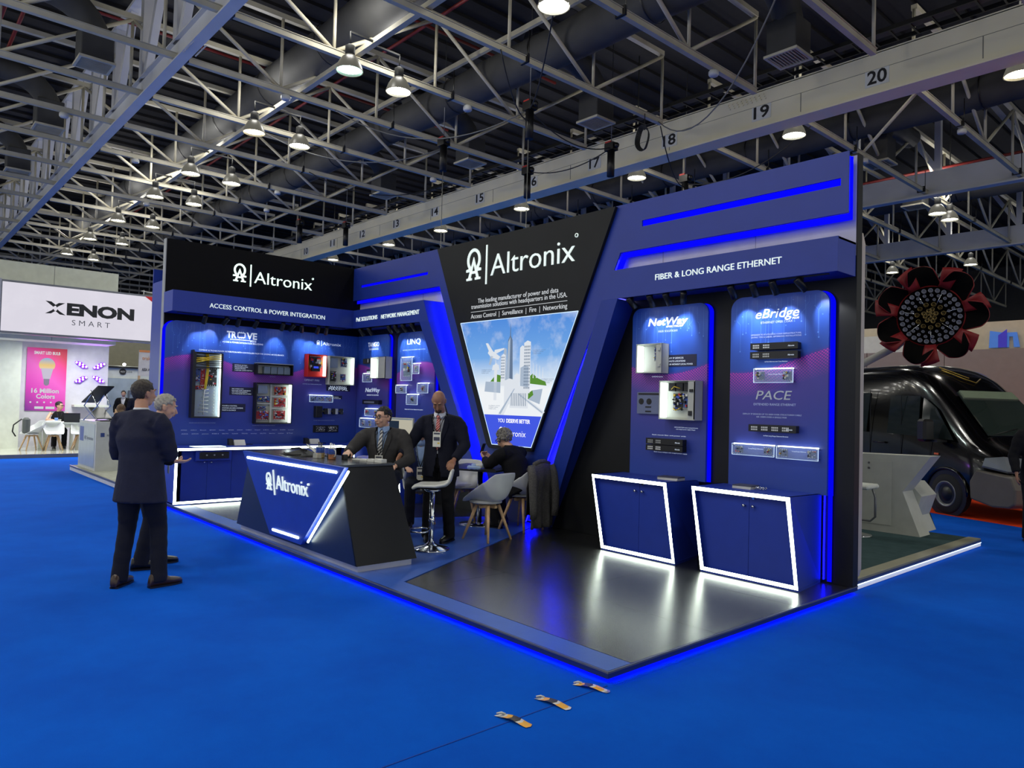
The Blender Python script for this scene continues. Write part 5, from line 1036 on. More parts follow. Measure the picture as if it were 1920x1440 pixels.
for pg in ([(-.03,3.94),(.1,3.93),(.21,3.84),(.18,3.83),(.14,3.8),(.12,3.82)],[(.40,3.92),(.26,3.91),(.17,3.84),(.2,3.83),(.22,3.79),(.25,3.82)],[(-.03,3.62),(.1,3.63),(.19,3.7),(.17,3.71),(.15,3.75),(.11,3.71)],[(.42,3.61),(.29,3.62),(.19,3.7),(.22,3.71),(.235,3.75),(.27,3.71)]):
    mb=MB(); mb.prism(pg,-.009,-.005); mb.build('logo_stroke',m_k,t)
mb=MB(); mb.prism([(2.26,4.32),(2.72,4.33),(2.6,4.08)],-.009,-.005); mb.build('red_corner',mat('red_corner',(225,30,35),.5),t)
mb=MB(); mb.box((2.25,.1,4.36),(2.27,.12,4.5)); mb.box((2.6,.1,4.36),(2.62,.12,4.45)); mb.cyl((2.2,.11,4.47),(2.68,.11,4.42),.012,6); mb.build('rigging_clip',m_white,t)
# poster
t=thing('wall_poster','magenta led bulb poster reading 16 million colors on the white wall','poster',(XB+.01,0,0),PI/2)
m_post=bpy.data.materials.new('poster_gradient'); m_post.use_nodes=True; nt=m_post.node_tree; bn=nt.nodes['Principled BSDF']; tc=nt.nodes.new('ShaderNodeTexCoord'); sp=nt.nodes.new('ShaderNodeSeparateXYZ'); mr=nt.nodes.new('ShaderNodeMapRange'); mr.inputs['From Min'].default_value=1.0; mr.inputs['From Max'].default_value=3.6
ad=nt.nodes.new('ShaderNodeMath'); ad.operation='ADD'; cr=nt.nodes.new('ShaderNodeValToRGB'); nt.links.new(tc.outputs['Object'],sp.inputs[0]); nt.links.new(sp.outputs['X'],ad.inputs[0]); nt.links.new(sp.outputs['Z'],ad.inputs[1]); nt.links.new(ad.outputs[0],mr.inputs[0]); nt.links.new(mr.outputs[0],cr.inputs[0])
for i,(p,c) in enumerate([(0,(72,38,130)),(1,(190,40,70)),(.35,(190,50,160)),(.65,(205,80,170)),(.85,(215,45,130))]): e=cr.color_ramp.elements[i] if i<2 else cr.color_ramp.elements.new(p); e.position=p; e.color=srgb(*c)
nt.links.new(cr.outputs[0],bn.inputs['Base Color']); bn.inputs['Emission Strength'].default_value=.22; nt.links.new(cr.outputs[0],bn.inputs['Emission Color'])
mb=MB(); mb.box((.055,-.02,1.11),(1.03,0,2.9)); mb.build('poster_board',m_post,t)
text('SMART LED BULB',m_wprint,t,.22,2.72,.86,.08,y=-.021,ext=.002,bold=.03); text('16 Million',m_wprint,t,.19,1.62,.86,.12,y=-.021,ext=.002,bold=.03); text('Colors',m_wprint,t,.31,1.46,.77,.12,y=-.021,ext=.002,bold=.03)
mb=MB(); mb.box((.28,-.023,1.16),(.5,-.021,1.23)); mb.box((.55,-.023,1.16),(.77,-.021,1.23)); mb.build('printed_badge',m_wprint,t,kind='stuff')
mb=MB()
for i in range(5): mb.prism([(.18+.165*i+.025*math.cos(a),1.35+.025*math.sin(a)) for a in [k*PI/4 for k in range(8)]],-.023,-.021)
mb.build('printed_icon',m_wprint,t,kind='stuff')
mb=MB(); mb.prism([(.545+.2*math.cos(a),2.42+.2*math.sin(a)) for a in [math.radians(-35+i*250/24) for i in range(25)]],-.023,-.021); mb.build('bulb_globe',grad_emis('bulb_globe',[(0,(255,235,215)),(1,(150,190,235)),(.5,(250,215,140))],2.2,2.62,.85),t)
mb=MB(); mb.prism([(.40,2.32),(.46,2.02),(.63,2.02),(.70,2.32)],-.0245,-.0215); mb.build('bulb_body',emis('bulb_body',(222,215,235),.8),t); mb=MB(); mb.prism([(.475,2.02),(.48,1.87),(.52,1.83),(.57,1.83),(.61,1.87),(.615,2.02)],-.0245,-.0215); mb.build('bulb_screw',emis('bulb_screw',(170,160,185),.7),t)
# led petal lamps
m_pet=emis('violet_board',(140,40,245),1.3); m_dot=emis('violet_dot',(255,225,255),3.)
def petal(cx,cz,s,lab):
    t=thing('petal_lamp',lab,'lamp',(XB+.02,cx,cz),PI/2); k_=.85; P=[(-.19*s*k_,.1),(-.04*s*k_,.1),(.2*s*k_,-.06),(.17*s*k_,-.1),(.02*s*k_,-.1),(-.2*s*k_,.06)]; mb=MB(); mb.prism(P if s>0 else P[::-1],-.05,-.03); mb.build('lamp_board',m_pet,t)
    mb=MB()
    for i,(a,b) in enumerate(((-.13,.065),(-.045,.055),(.035,.01),(-.05,.0),(.035,-.055),(.12,-.055))): mb.lathe([(.001,.0),(.028,0),(.025,.012),(.001,.016)],M=Matrix.Translation((a*s,-.052,b))@Matrix.Rotation(PI/2,4,'X'),seg=12)
    mb.build('diode',m_dot,t,kind='stuff')
petal(1.40,2.47,1,'violet glowing led lamp on the white wall, upper left of four'); petal(1.86,2.46,-1,'violet glowing led lamp on the white wall, upper right of four'); petal(1.40,2.04,-1,'violet glowing led lamp on the white wall, lower left of four'); petal(1.86,2.06,1,'violet glowing led lamp on the white wall, lower right of four')
ld=bpy.data.lights.new('violet_glow','AREA'); ld.energy=24; ld.size=.8; ld.color=(.45,.1,1); lo=bpy.data.objects.new('violet_glow',ld); COL.objects.link(lo); lo.location=(XB+.25,1.7,2.2); lo.rotation_euler=(0,-PI/2,0)
mb=MB(); mb.box((XB,1.2,1.24),(XB+.35,2.1,1.3)); tag(mb.build('wall_shelf',m_wp3),'white shelf under the violet lamps','shelf')
for i,(x,y,e) in enumerate(((-11.,-2.5,80),(-10.9,.9,90))):   # the stand's own ceiling lights under the lightbox
    ld=bpy.data.lights.new('stand_light','AREA'); ld.energy=e; ld.size=1.; ld.color=(.97,1,.93); lo=bpy.data.objects.new('stand_light',ld); COL.objects.link(lo); lo.location=(x,y,2.98)
# furniture of the white stand
t=thing('white_table','white square table with straight legs on the white stand','table',(-11.55,.72,.09)); mb=MB(); mb.box((-.4,-.42,.70),(.4,.42,.74)); mb.box((-.38,-.4,.6),(.38,.4,.70)); mb.build('table_top',m_wp3,t)
for a in(-1,1):
    for b in(-1,1): mb=MB(); mb.box((a*.36-.04,b*.38-.04,0),(a*.36+.04,b*.38+.04,.62)); mb.build('leg',m_wp3,t)
def wire_chair(x,y,rz,label): 
    return copy_tree(chair_proto,label=label,loc=(x,y,.09),rz=rz)
wire_chair(-11.1,.05,-2.9,'white shell chair with a backpack on it, left of the white table'); wire_chair(-10.95,.5,-1.6,'white shell chair in front of the white table on the white stand'); wire_chair(-10.95,1.15,-1.9,'white shell chair right of the white table on the white stand')
t=thing('backpack','grey and black backpack hanging on the back of a white chair','bag',(-11.05,-.12,.62)); mb=MB(); mb.box((-.13,-.07,-.1),(.13,.09,.34),bev=.05); mb.build('pack_body',mat('pack_grey',(84,88,88),.7),t); mb=MB(); mb.tube([(.05,-.1,.3),(.1,-.28,.15),(.1,-.3,-.02),(.05,-.22,-.15)],.018,6); mb.build('strap',m_fab,t)
t=thing('laptop','open black laptop on the white table','laptop',(-11.3,1.0,.83),1.3); mb=MB(); mb.box((-.19,-.13,0),(.19,.13,.018)); mb.build('keyboard_base',m_encb,t); mb=MB(); mb.box((-.19,-.006,0),(.19,.006,.25)); mb.build('lid',m_encb,t,loc=(0,-.13,.015),rot=(.25,0,0))
mb=MB(); mb.lathe([(.001,0),(.035,0),(.045,.12),(.04,.12),(.03,.01),(.001,.01)],seg=16); tag(mb.build('paper_cup',mat('cup_print',(95,135,200),.5),loc=(-11.25,.6,.83)),'blue and white paper cup on the white table','cup')
# ---------------------------------------------------------------- small white stand with podium and zigzag rack
t=thing('small_stand_platform','low white-edged platform with grey carpet under the white podium','platform',(0,0,0)); mb=MB(); mb.box((-6.1,.0,0),(-.2,3.6,.085)); mb.build('platform_base',m_white,t); mb=MB(); mb.box((-6.09,.02,.085),(-.2,3.6,.1)); mb.build('carpet_top',carpet_mat('pale_grey_carpet',(150,152,142),(170,172,160),9),t); mb=MB(); mb.box((-6.1,-.006,.07),(-.2,.02,.104)); mb.build('edge_trim',m_grey,t)
t=thing('podium','white podium with a frosted front panel and small blue logos','podium',(-4.46,.12,.1)); mb=MB(); mb.box((-1.5,0,0),(0,.45,.985)); mb.build('podium_body',mat('podium_white',(190,192,188),.4),t); mb=MB(); mb.box((-1.42,-.006,.06),(-.1,-.0,.93)); mb.build('frosted_front',mat('frosted_panel',(160,172,180),.3),t)
mb=MB(); mb.box((-1.38,-.009,.55),(-1.05,-.006,.85)); mb.build('blue_logo',mat('logo_blue',(75,95,160),.5),t); text('ffj Systems',mat('logo_grey',(105,110,120),.5),t,-.95,.6,-.2,.07,y=-.008,ext=.001)
mb=MB(); mb.box((.0,.08,.68),(.004,.15,.76)); mb.build('blue_logo',mat('logo_navy',(50,70,130),.5),t); text('ffjSystems',mat('logo_grey',(105,110,120),.5),t,.19,.7,.36,.03,y=0,ext=.002,rot=(0,0,PI/2)).location=(.003,0,0)
t=thing('brochure_rack','folding zigzag brochure rack standing on the podium','rack',(-5.3,.3,1.085),.2); mb=MB()
for s in(-.13,.13):
    mb.tube([(-.3,s,0),(.3,s,.3),(-.02,s,.62)],.012,6); mb.tube([(.3,s,0),(-.3,s,.3),(.1,s,.62)],.012,6)
mb.build('folding_frame',m_chrome,t); mb=MB(); mb.add([(-.36,-.16,.38),(.36,-.16,.72),(.36,.16,.72),(-.36,.16,.38),(-.36,-.16,.36),(.36,-.16,.70),(.36,.16,.70),(-.36,.16,.36)],[[0,1,2,3],[4,7,6,5],[0,4,5,1],[1,5,6,2],[2,6,7,3],[3,7,4,0]]); mb.build('upper_tray',m_blackp,t); mb=MB(); mb.add([(-.05,-.15,.25),(.34,-.15,.04),(.34,.15,.04),(-.05,.15,.25),(-.05,-.15,.27),(.34,-.15,.06),(.34,.15,.06),(-.05,.15,.27)],[[0,3,2,1],[4,5,6,7],[0,1,5,4],[1,2,6,5],[2,3,7,6],[3,0,4,7]]); mb.build('lower_tray',m_grey,t)
mb=MB(); mb.box((-.2,-.1,0),(.2,.1,.02)); tag(mb.build('tablet',m_encb,loc=(-4.75,.3,1.085)),'black tablet lying on the podium','tablet')
t=thing('table_easel','small wooden easel sign on the podium','easel',(-4.6,.48,1.085)); mb=MB(); mb.tube([(-.08,-.0,0),(0,0,.25),(.08,0,0)],.008,6); mb.tube([(0,0,.25),(0,.12,0)],.008,6); mb.build('easel_frame',m_wood,t)
# far stand seen through the gap
t=thing('far_stand','distant white stand with round black logo behind the left wall','exhibition stand',(0,0,0)); mb=MB(); mb.box((-22,-2,0),(-21.8,9,2.82)); mb.build('stand_wall',m_wp3,t); mb=MB(); mb.box((-21.79,-2,2.72),(-21.7,9,2.8)); mb.build('top_band',m_blackp,t)
mb=MB(); mb.box((-24,-2,0),(-23.8,9,4.6)); mb.build('rear_wall',mat('olive_grey',(118,116,98),.7),t); mb=MB(); mb.ball((-21.6,4.74,2.88),.06,10,6); mb.build('white_lamp',emis('far_lamp',(255,255,250),18),t)
mb=MB(); mb.prism([(4.74+.13*math.cos(a),2.58+.13*math.sin(a)) for a in [k*PI/12 for k in range(24)]],-21.8,-21.77,'x'); mb.build('round_logo',m_k,t); text('KEY',m_white,t,4.66,2.55,4.83,.06,rot=(0,0,PI/2)).location=(-21.765,0,0); text('LOX',m_k,t,4.9,2.55,5.1,.06,rot=(0,0,PI/2)).location=(-21.77,0,0)
mb=MB(); mb.box((-21.79,-1,.1),(-21.75,7,2.3)); mb.build('graphic_board',mat('pale_graphic',(168,182,186),.5,var=.2,vscale=1.5),t); mb=MB(); mb.box((-21.7,4.95,0),(-21.6,5.0,1.75)); mb.box((-21.7,5.3,0),(-21.6,5.35,1.75)); mb.box((-21.7,4.95,1.75),(-21.6,5.35,1.8)); mb.build('door_frame',m_grey,t)
t=thing('hanging_banner','pale banner with orange edge between the white stand and the blue board','banner',(-14.,3.32,0),PI/2); mb=MB(); mb.box((0,0,2.26),(.66,.04,3.1)); mb.build('banner_cloth',mat('banner_pale',(200,196,190),.6),t); mb=MB(); mb.box((0,-.004,3.03),(.66,0,3.1)); mb.build('orange_band',mat('orange_band',(205,130,70),.6),t); text('traka',mat('orange_band',(205,130,70),.6),t,.1,2.78,.42,.12,y=-.003,ext=.003); text('ASSA ABLOY',m_k,t,.1,2.42,.52,.09,y=-.003,ext=.003,bold=.02)
mb=MB(); mb.box((.0,0,.0),(.06,.06,2.26)); mb.build('wooden_post',m_wood,t)
t=thing('blue_side_board','blue board standing at the left outside of the left wall','partition wall',(-.65,0.02,0)); mb=MB(); mb.box((-.03,0,.0),(.0,.5,3.65)); mb.box((0,.0,0),(.5,.02,3.42)); mb.build('board_body',m_blue,t)
# ---------------------------------------------------------------- neighbour stand at the right
m_beige=mat('beige_panel',(178,168,160),.5)
t=thing('neighbour_wall','beige rounded end wall of the neighbouring stand behind the black wall','partition wall',(0,0,0)); P=rounded(3.495,.09,4.6,3.42,.12,6,'tr'); P=[(3.5,.1),(7.,.1),(7.,3.43),(3.64,3.43),(3.59,3.41),(3.53,3.36),(3.5,3.28)]
mb=MB(); mb.prism([(6,.1),(8.80,.1),(8.87,.13),(8.89,.2),(8.89,3.25),(8.87,3.35),(8.82,3.41),(8.74,3.43),(6,3.43)],3.51,3.63,'y'); mb.build('rounded_wall',m_beige,t)
t=thing('neighbour_platform','grey carpeted platform of the neighbouring stand with white lit edge','platform',(0,0,0)); mb=MB(); mb.box((4.,3.49,.0),(8.80,7.3,.085)); mb.build('platform_base',m_white,t); mb=MB(); mb.box((4.,3.49,.085),(8.76,7.28,.1)); mb.build('carpet_top',m_greyc,t); mb=MB(); mb.box((8.72,3.49,.085),(8.86,7.3,.104)); mb.build('edge_trim',mat('gold_trim',(150,148,125),.4,.3),t)
mb=MB(); mb.box((8.80,3.49,.055),(8.865,7.3,.085)); mb.build('navy_edge',mat('navy_edge',(40,55,105),.4),t); mb=MB(); mb.box((8.80,3.5,.008),(8.862,7.3,.052)); mb.build('white_riser',mat('white_riser',(205,205,215),.4,emit=.35,ec=(225,235,255)),t)
mb=MB(); mb.box((8.864,3.5,.05),(8.868,7.3,.054)); mb.build('led_strip',emis('cool_led_edge',(190,220,255),6.),t)
t=thing('angular_counter','white angular counter with a notched end on the neighbouring stand','counter',(0,0,0)); m_ctr=mat('counter_white',(186,188,178),.45)
prof=[(6.9,.1),(8.353,.1),(8.14,.654),(8.47,1.13),(6.9,1.10)]; mb=MB(); mb.prism(prof,6.7,7.05,'y'); mb.build('counter_body',m_ctr,t)
mb=MB(); mb.prism([(8.1,.1),(8.25,.1),(8.02,.654),(8.02,.75),(8.1,.75),(8.25,.58)],7.05,7.6,'y'); mb.build('rear_wing',m_ctr,t)
mb=MB(); mb.prism([(7.42,.2),(8.0,.2),(8.0,1.03),(7.42,1.03)],6.694,6.7); mb.build('counter_door',m_ctr,t); mb=MB(); mb.cyl((7.72,6.685,.93),(7.72,6.7,.93),.015,10); mb.cyl((7.72,6.685,1.0),(7.72,6.7,1.0),.013,10); mb.build('lock',m_grey,t)
t=thing('counter_stool','pale stool with flat metal loop leg in front of the angular counter','stool',(7.78,6.15,.1),0.0); mb=MB(); mb.box((-.2,-.18,.6),(.22,.18,.66),bev=.02); mb.build('stool_seat',m_wp3,t); mb=MB(); mb.tube([(.2,0,.62),(.24,0,.5),(.24,0,.26),(.18,0,.2),(-.1,0,.2)],.014,8); mb.build('loop_leg',m_grey,t); mb=MB(); mb.lathe([(.001,0),(.2,0),(.19,.015),(.03,.04),(.001,.04)],seg=24); mb.cyl((0,0,.03),(0,0,.6),.02,12); mb.build('stool_base',m_chrome,t)
# backdrop walls at the right
m_taupe=mat('taupe_wall',(140,126,122),.6,var=.05)
t=thing('taupe_backdrop','large taupe backdrop wall with panel joints behind the black van','partition wall',(0,17,0))
for i in range(8): mb=MB(); mb.box((-6+i*1.9,0,0),(-6+i*1.9+1.885,.1,3.30)); mb.build('wall_panel',m_taupe,t)
t=thing('cream_fascia','cream wall with a blue open door logo above the taupe backdrop','partition wall',(0,17.3,0)); mb=MB(); mb.box((1.,0,3.0),(11,.1,4.0)); mb.build('fascia_board',mat('cream_wall',(196,182,158),.6),t); mb=MB(); mb.box((1,-.3,3.3),(5.75,-.2,3.75)); mb.build('white_fascia',mat('cream_wall_pale',(205,205,195),.6),t)
lg=thing('door_logo','blue angular open door logo on the cream wall','logo',(6.3,17.28,3.35)); m_lb1=mat('logo_sky',(70,120,205),.5,emit=.3); m_lb2=mat('logo_indigo',(60,50,180),.5,emit=.3)
mb=MB(); mb.prism([(0,0),(.02,.42),(.3,.36),(.3,0)],-.03,0); mb.prism([(.3,.36),(.58,.36),(.64,.0),(.52,0),(.5,.26),(.42,.26),(.42,0),(.3,0)],-.03,0); mb.build('logo_wing',m_lb1,lg); mb=MB(); mb.prism([(.2,0),(.2,.3),(.38,.44),(.38,0)],-.05,-.03); mb.build('logo_door',m_lb2,lg)
t=thing('grey_drape','dark grey drape hanging from a white rail at the right edge','curtain',(8.35,12.4,0)); mb=MB(); mb.box((0,0,2.42),(2.4,.04,2.46)); mb.build('drape_rail',m_white,t)
mb=MB(); n=40; vs=[(.1+2.2*i/n,.03+.04*math.sin(i*1.1),z) for z in(0.02,2.42) for i in range(n+1)]; mb.add(vs,[[i,i+1,i+n+2,i+n+1] for i in range(n)],True); mb.build('drape_cloth',mat('drape_grey',(78,76,78),.9),t)
# ---------------------------------------------------------------- black van
def build_van():
    t=thing('black_van','tall glossy black passenger van parked on the red carpet','van',(7.2,10.42,.006),math.radians(-29))
    pb=mat('van_black_paint',(4,4,5),.15,coat=.35,spec=.35); gl=mat('van_tinted_glass',(20,28,26),.03,alpha=.55,spec=.8); tr=mat('van_grey_bumper',(92,86,78),.55)
    # local: x forward (front at +1.05), y left... the camera sees the side at y=-ish (near side y=0 plane), width to +1.95
    Lr=-4.9; Wd=1.95
    # body cross sections from rear to front: (x, zbottom, [ (y,z)...]) 
    def sec(x,z0,zs,zr,wi=0.,wr=.0,zb=.95):
        # half outline of near side mirrored: bottom, sill, belt, roof edge
        return [(0+wi,z0),( -.0+wi,zs),( .0+wi,zb),( .10+wr+wi,lerp(zb,zr,.85)),( .28+wr+wi,zr),(Wd-.28-wr-wi,zr),(Wd-.10-wr-wi,lerp(zb,zr,.85)),(Wd-wi,zb),(Wd-wi,zs),(Wd-wi,z0)]
    S_=[(Lr,.32,.45,2.5,.05,.02,1.2),(Lr+.1,.30,.45,2.6,.0,0,1.2),(-2.,.30,.45,2.62,0,0,1.2),(-.95,.30,.45,2.62,0,0,1.2),(-.62,.30,.45,2.57,0,.02,1.2),(-.25,.30,.45,2.42,0,.05,1.22),(.05,.30,.45,2.17,.0,.08,1.22),(.2,.30,.45,2.02,.0,.1,1.22),(.6,.34,.5,1.64,.0,.14,1.2),(.95,.34,.5,1.31,.0,.17,1.12),(1.2,.34,.5,1.2,.04,.2,1.05),(1.5,.34,.5,1.06,.12,.24,.95),(1.62,.40,.5,.85,.22,.28,.75)]
    rings=[[(x,y,z) for (y,z) in sec(x,*a)] for x,*a in S_]; vs=[p for r in rings for p in r]; n=10; fs=[]
    for i in range(len(rings)-1):
        for k in range(n): fs.append([i*n+k,i*n+(k+1)%n,(i+1)*n+(k+1)%n,(i+1)*n+k])
    fs.append(list(range(n))); fs.append([(len(rings)-1)*n+k for k in range(n)][::-1])
    mb=MB(); mb.add(vs,fs,True); o=mb.build('body_shell',pb,t); q=o.modifiers.new('ss','SUBSURF'); q.levels=2; q.render_levels=2
    # windscreen
    def quad(pts,name,m,th=.01,off=None,label=None):
        a,b,c,d=[Vector(p) for p in pts]; nn=(b-a).cross(d-a).normalized(); 
        mb=MB(); mb.add([p+nn*th for p in(a,b,c,d)]+[p-nn*.004 for p in (a,b,c,d)],[[0,1,2,3],[7,6,5,4],[0,4,5,1],[1,5,6,2],[2,6,7,3],[3,7,4,0]]); return mb.build(name,m,t,label=label)
    quad([(.93,.3,1.34),(.93,Wd-.3,1.34),(.2,Wd-.4,2.05),(.2,.4,2.05)],'windscreen',mat('van_windscreen',(40,50,46),.03,spec=.9,coat=.5),.02)
    quad([(.34,.41,1.945),(.34,Wd-.41,1.945),(.21,Wd-.43,2.07),(.21,.43,2.07)],'sun_strip',mat('sun_strip',(118,132,110),.4),.025)
    sg=mat('van_side_glass',(34,42,42),.05,spec=.8)
    quad([(-.95,-.012,1.3),(-.2,-.012,1.27),(-.24,.075,1.98),(-.95,.075,2.0)],'side_window',sg,.012); quad([(-.14,-.012,1.27),(.55,.0,1.24),(.1,.085,1.78),(-.16,.075,1.96)],'quarter_window',sg,.012)
    quad([(-3.9,-.012,1.3),(-1.5,-.012,1.3),(-1.5,.075,2.05),(-3.9,.075,2.05)],'side_window',sg,.012)
    mb=MB(); mb.prism([(.9,.32),(1.3,.24),(1.6,.26),(1.7,.32),(1.72,.55),(1.64,.74),(1.0,.80),(.88,.6)],-.02,Wd+.02,'y'); mb.build('front_bumper',tr,t,bevel=.03)
    mb=MB(); mb.add([(.62,-.03,.80),(1.02,-.02,.80),(1.52,.18,.72),(1.5,.62,.76),(1.35,.6,1.0),(.95,.1,1.06)],[[0,1,2,3,4,5]]); 
    q=mb; mb=MB(); mb.add([(1.12,-.012,.86),(1.52,.05,.80),(1.69,.26,.80),(1.68,.62,.82),(1.6,.60,.98),(1.4,.10,1.02),(1.16,-.005,.98)],[[0,1,2,3,4,5,6]]); o=mb.build('headlight',mat('headlight_glass',(140,146,150),.12,.3),t); so=o.modifiers.new('s','SOLIDIFY'); so.thickness=.05; so.offset=0
    mb=MB(); mb.box((1.62,.3,.48),(1.735,.6,.64)); mb.build('fog_lamp',m_blackp,t); mb=MB(); mb.lathe([(.001,0),(.05,0),(.045,.02),(.001,.03)],M=Matrix.Translation((1.735,.45,.56))@Matrix.Rotation(PI/2,4,'Y'),seg=14); mb.build('fog_lens',m_chrome,t)
    mb=MB()
    for z in(.86,.92,.98): mb.box((1.56,.7,z),(1.66,1.3,z+.025))
    mb.build('radiator_grille',m_grey,t)
    mb=MB(); mb.box((.28,-.2,1.2),(.42,-.0,1.24)); mb.box((.1,-.34,1.2),(.3,-.12,1.58),bev=.04); mb.build('wing_mirror',m_blackp,t); mb=MB(); mb.box((.0,Wd,1.25),(.15,Wd+.3,1.62),bev=.04); mb.build('wing_mirror',m_blackp,t)
    def wheel(x,y,s=1):
        w=bpy.data.objects.new('wheel',None)
        mb=MB(); M=Matrix.Translation((x,y,.34))@Matrix.Rotation(PI/2,4,'X'); mb.lathe([(.2,.0),(.3,.0),(.335,.03),(.34,.11),(.335,.2),(.3,.23),(.2,.23)],M=M,seg=36); ty=mb.build('tyre',mat('tyre_rubber',(22,22,23),.8),t)
        mb=MB(); mb.lathe([(.001,.02),(.06,.015),(.07,.03),(.16,.06),(.17,.02),(.2,.0),(.215,.0),(.215,.03)],M=Matrix.Translation((x,y-.235,.34))@Matrix.Rotation(-PI/2,4,'X'),seg=36); mb.build('wheel_rim',m_grey,t)
        mb=MB(); mb.lathe([(.001,-.004),(.05,-.004),(.09,.01),(.12,.03)],M=Matrix.Translation((x,y-.236,.34))@Matrix.Rotation(-PI/2,4,'X'),seg=24); mb.build('hub_cap',m_blackp,t)
    wheel(.42,.2); wheel(-3.2,.2); wheel(.42,Wd-.02); wheel(-3.2,Wd-.02)
    mb=MB()  # wheel arch lip
    mb.tube([(.42+.43*math.cos(a),-.012,.34+.43*math.sin(a)) for a in [math.radians(i*12) for i in range(0,16)]],.025,8); mb.build('wheel_arch',pb,t)
    mb=MB(); mb.cyl((.42,-.004,.34),(.42,.01,.34),.405,36); mb.build('arch_opening',m_blackp,t)
    mb=MB(); mb.box((-.62,-.004,.5),(-.61,.002,2.0)); mb.box((.05,-.004,.72),(.06,.0,1.22)); mb.box((-1.42,-.004,.5),(-1.41,.002,2.1)); mb.box((-.6,-.004,.78),(.2,.002,.785)); mb.build('panel_gap',mat('gap_dark',(0,0,0),.8),t,kind='stuff')
    mb=MB(); mb.tube([(-1.3,-.02,1.12),(-1.1,-.05,1.12),(-1.0,-.02,1.12)],.014,8); mb.build('door_handle',m_blackp,t)
    mb=MB(); mb.box((.15,-.006,.98),(.24,.0,1.01)); mb.build('side_marker',mat('amber',(180,80,30),.3,emit=.2),t)
    mb=MB(); mb.tube([(.95,.4,1.36),(.86,.95,1.46)],.008,5); mb.tube([(.95,1.0,1.36),(.86,1.5,1.46)],.008,5); mb.build('wiper',m_blackp,t)
    mb=MB(); mb.tube([(-.35,.6,2.47),(-.1,.8,2.32),(0,1.0,2.24),(-.1,1.2,2.32)],.01,5); mb.tube([(-.45,.65,2.52),(-.1,.95,2.32)],.01,5); mb.build('gold_emblem',mat('gold_line',(170,140,60),.3,.8),t)
build_van()
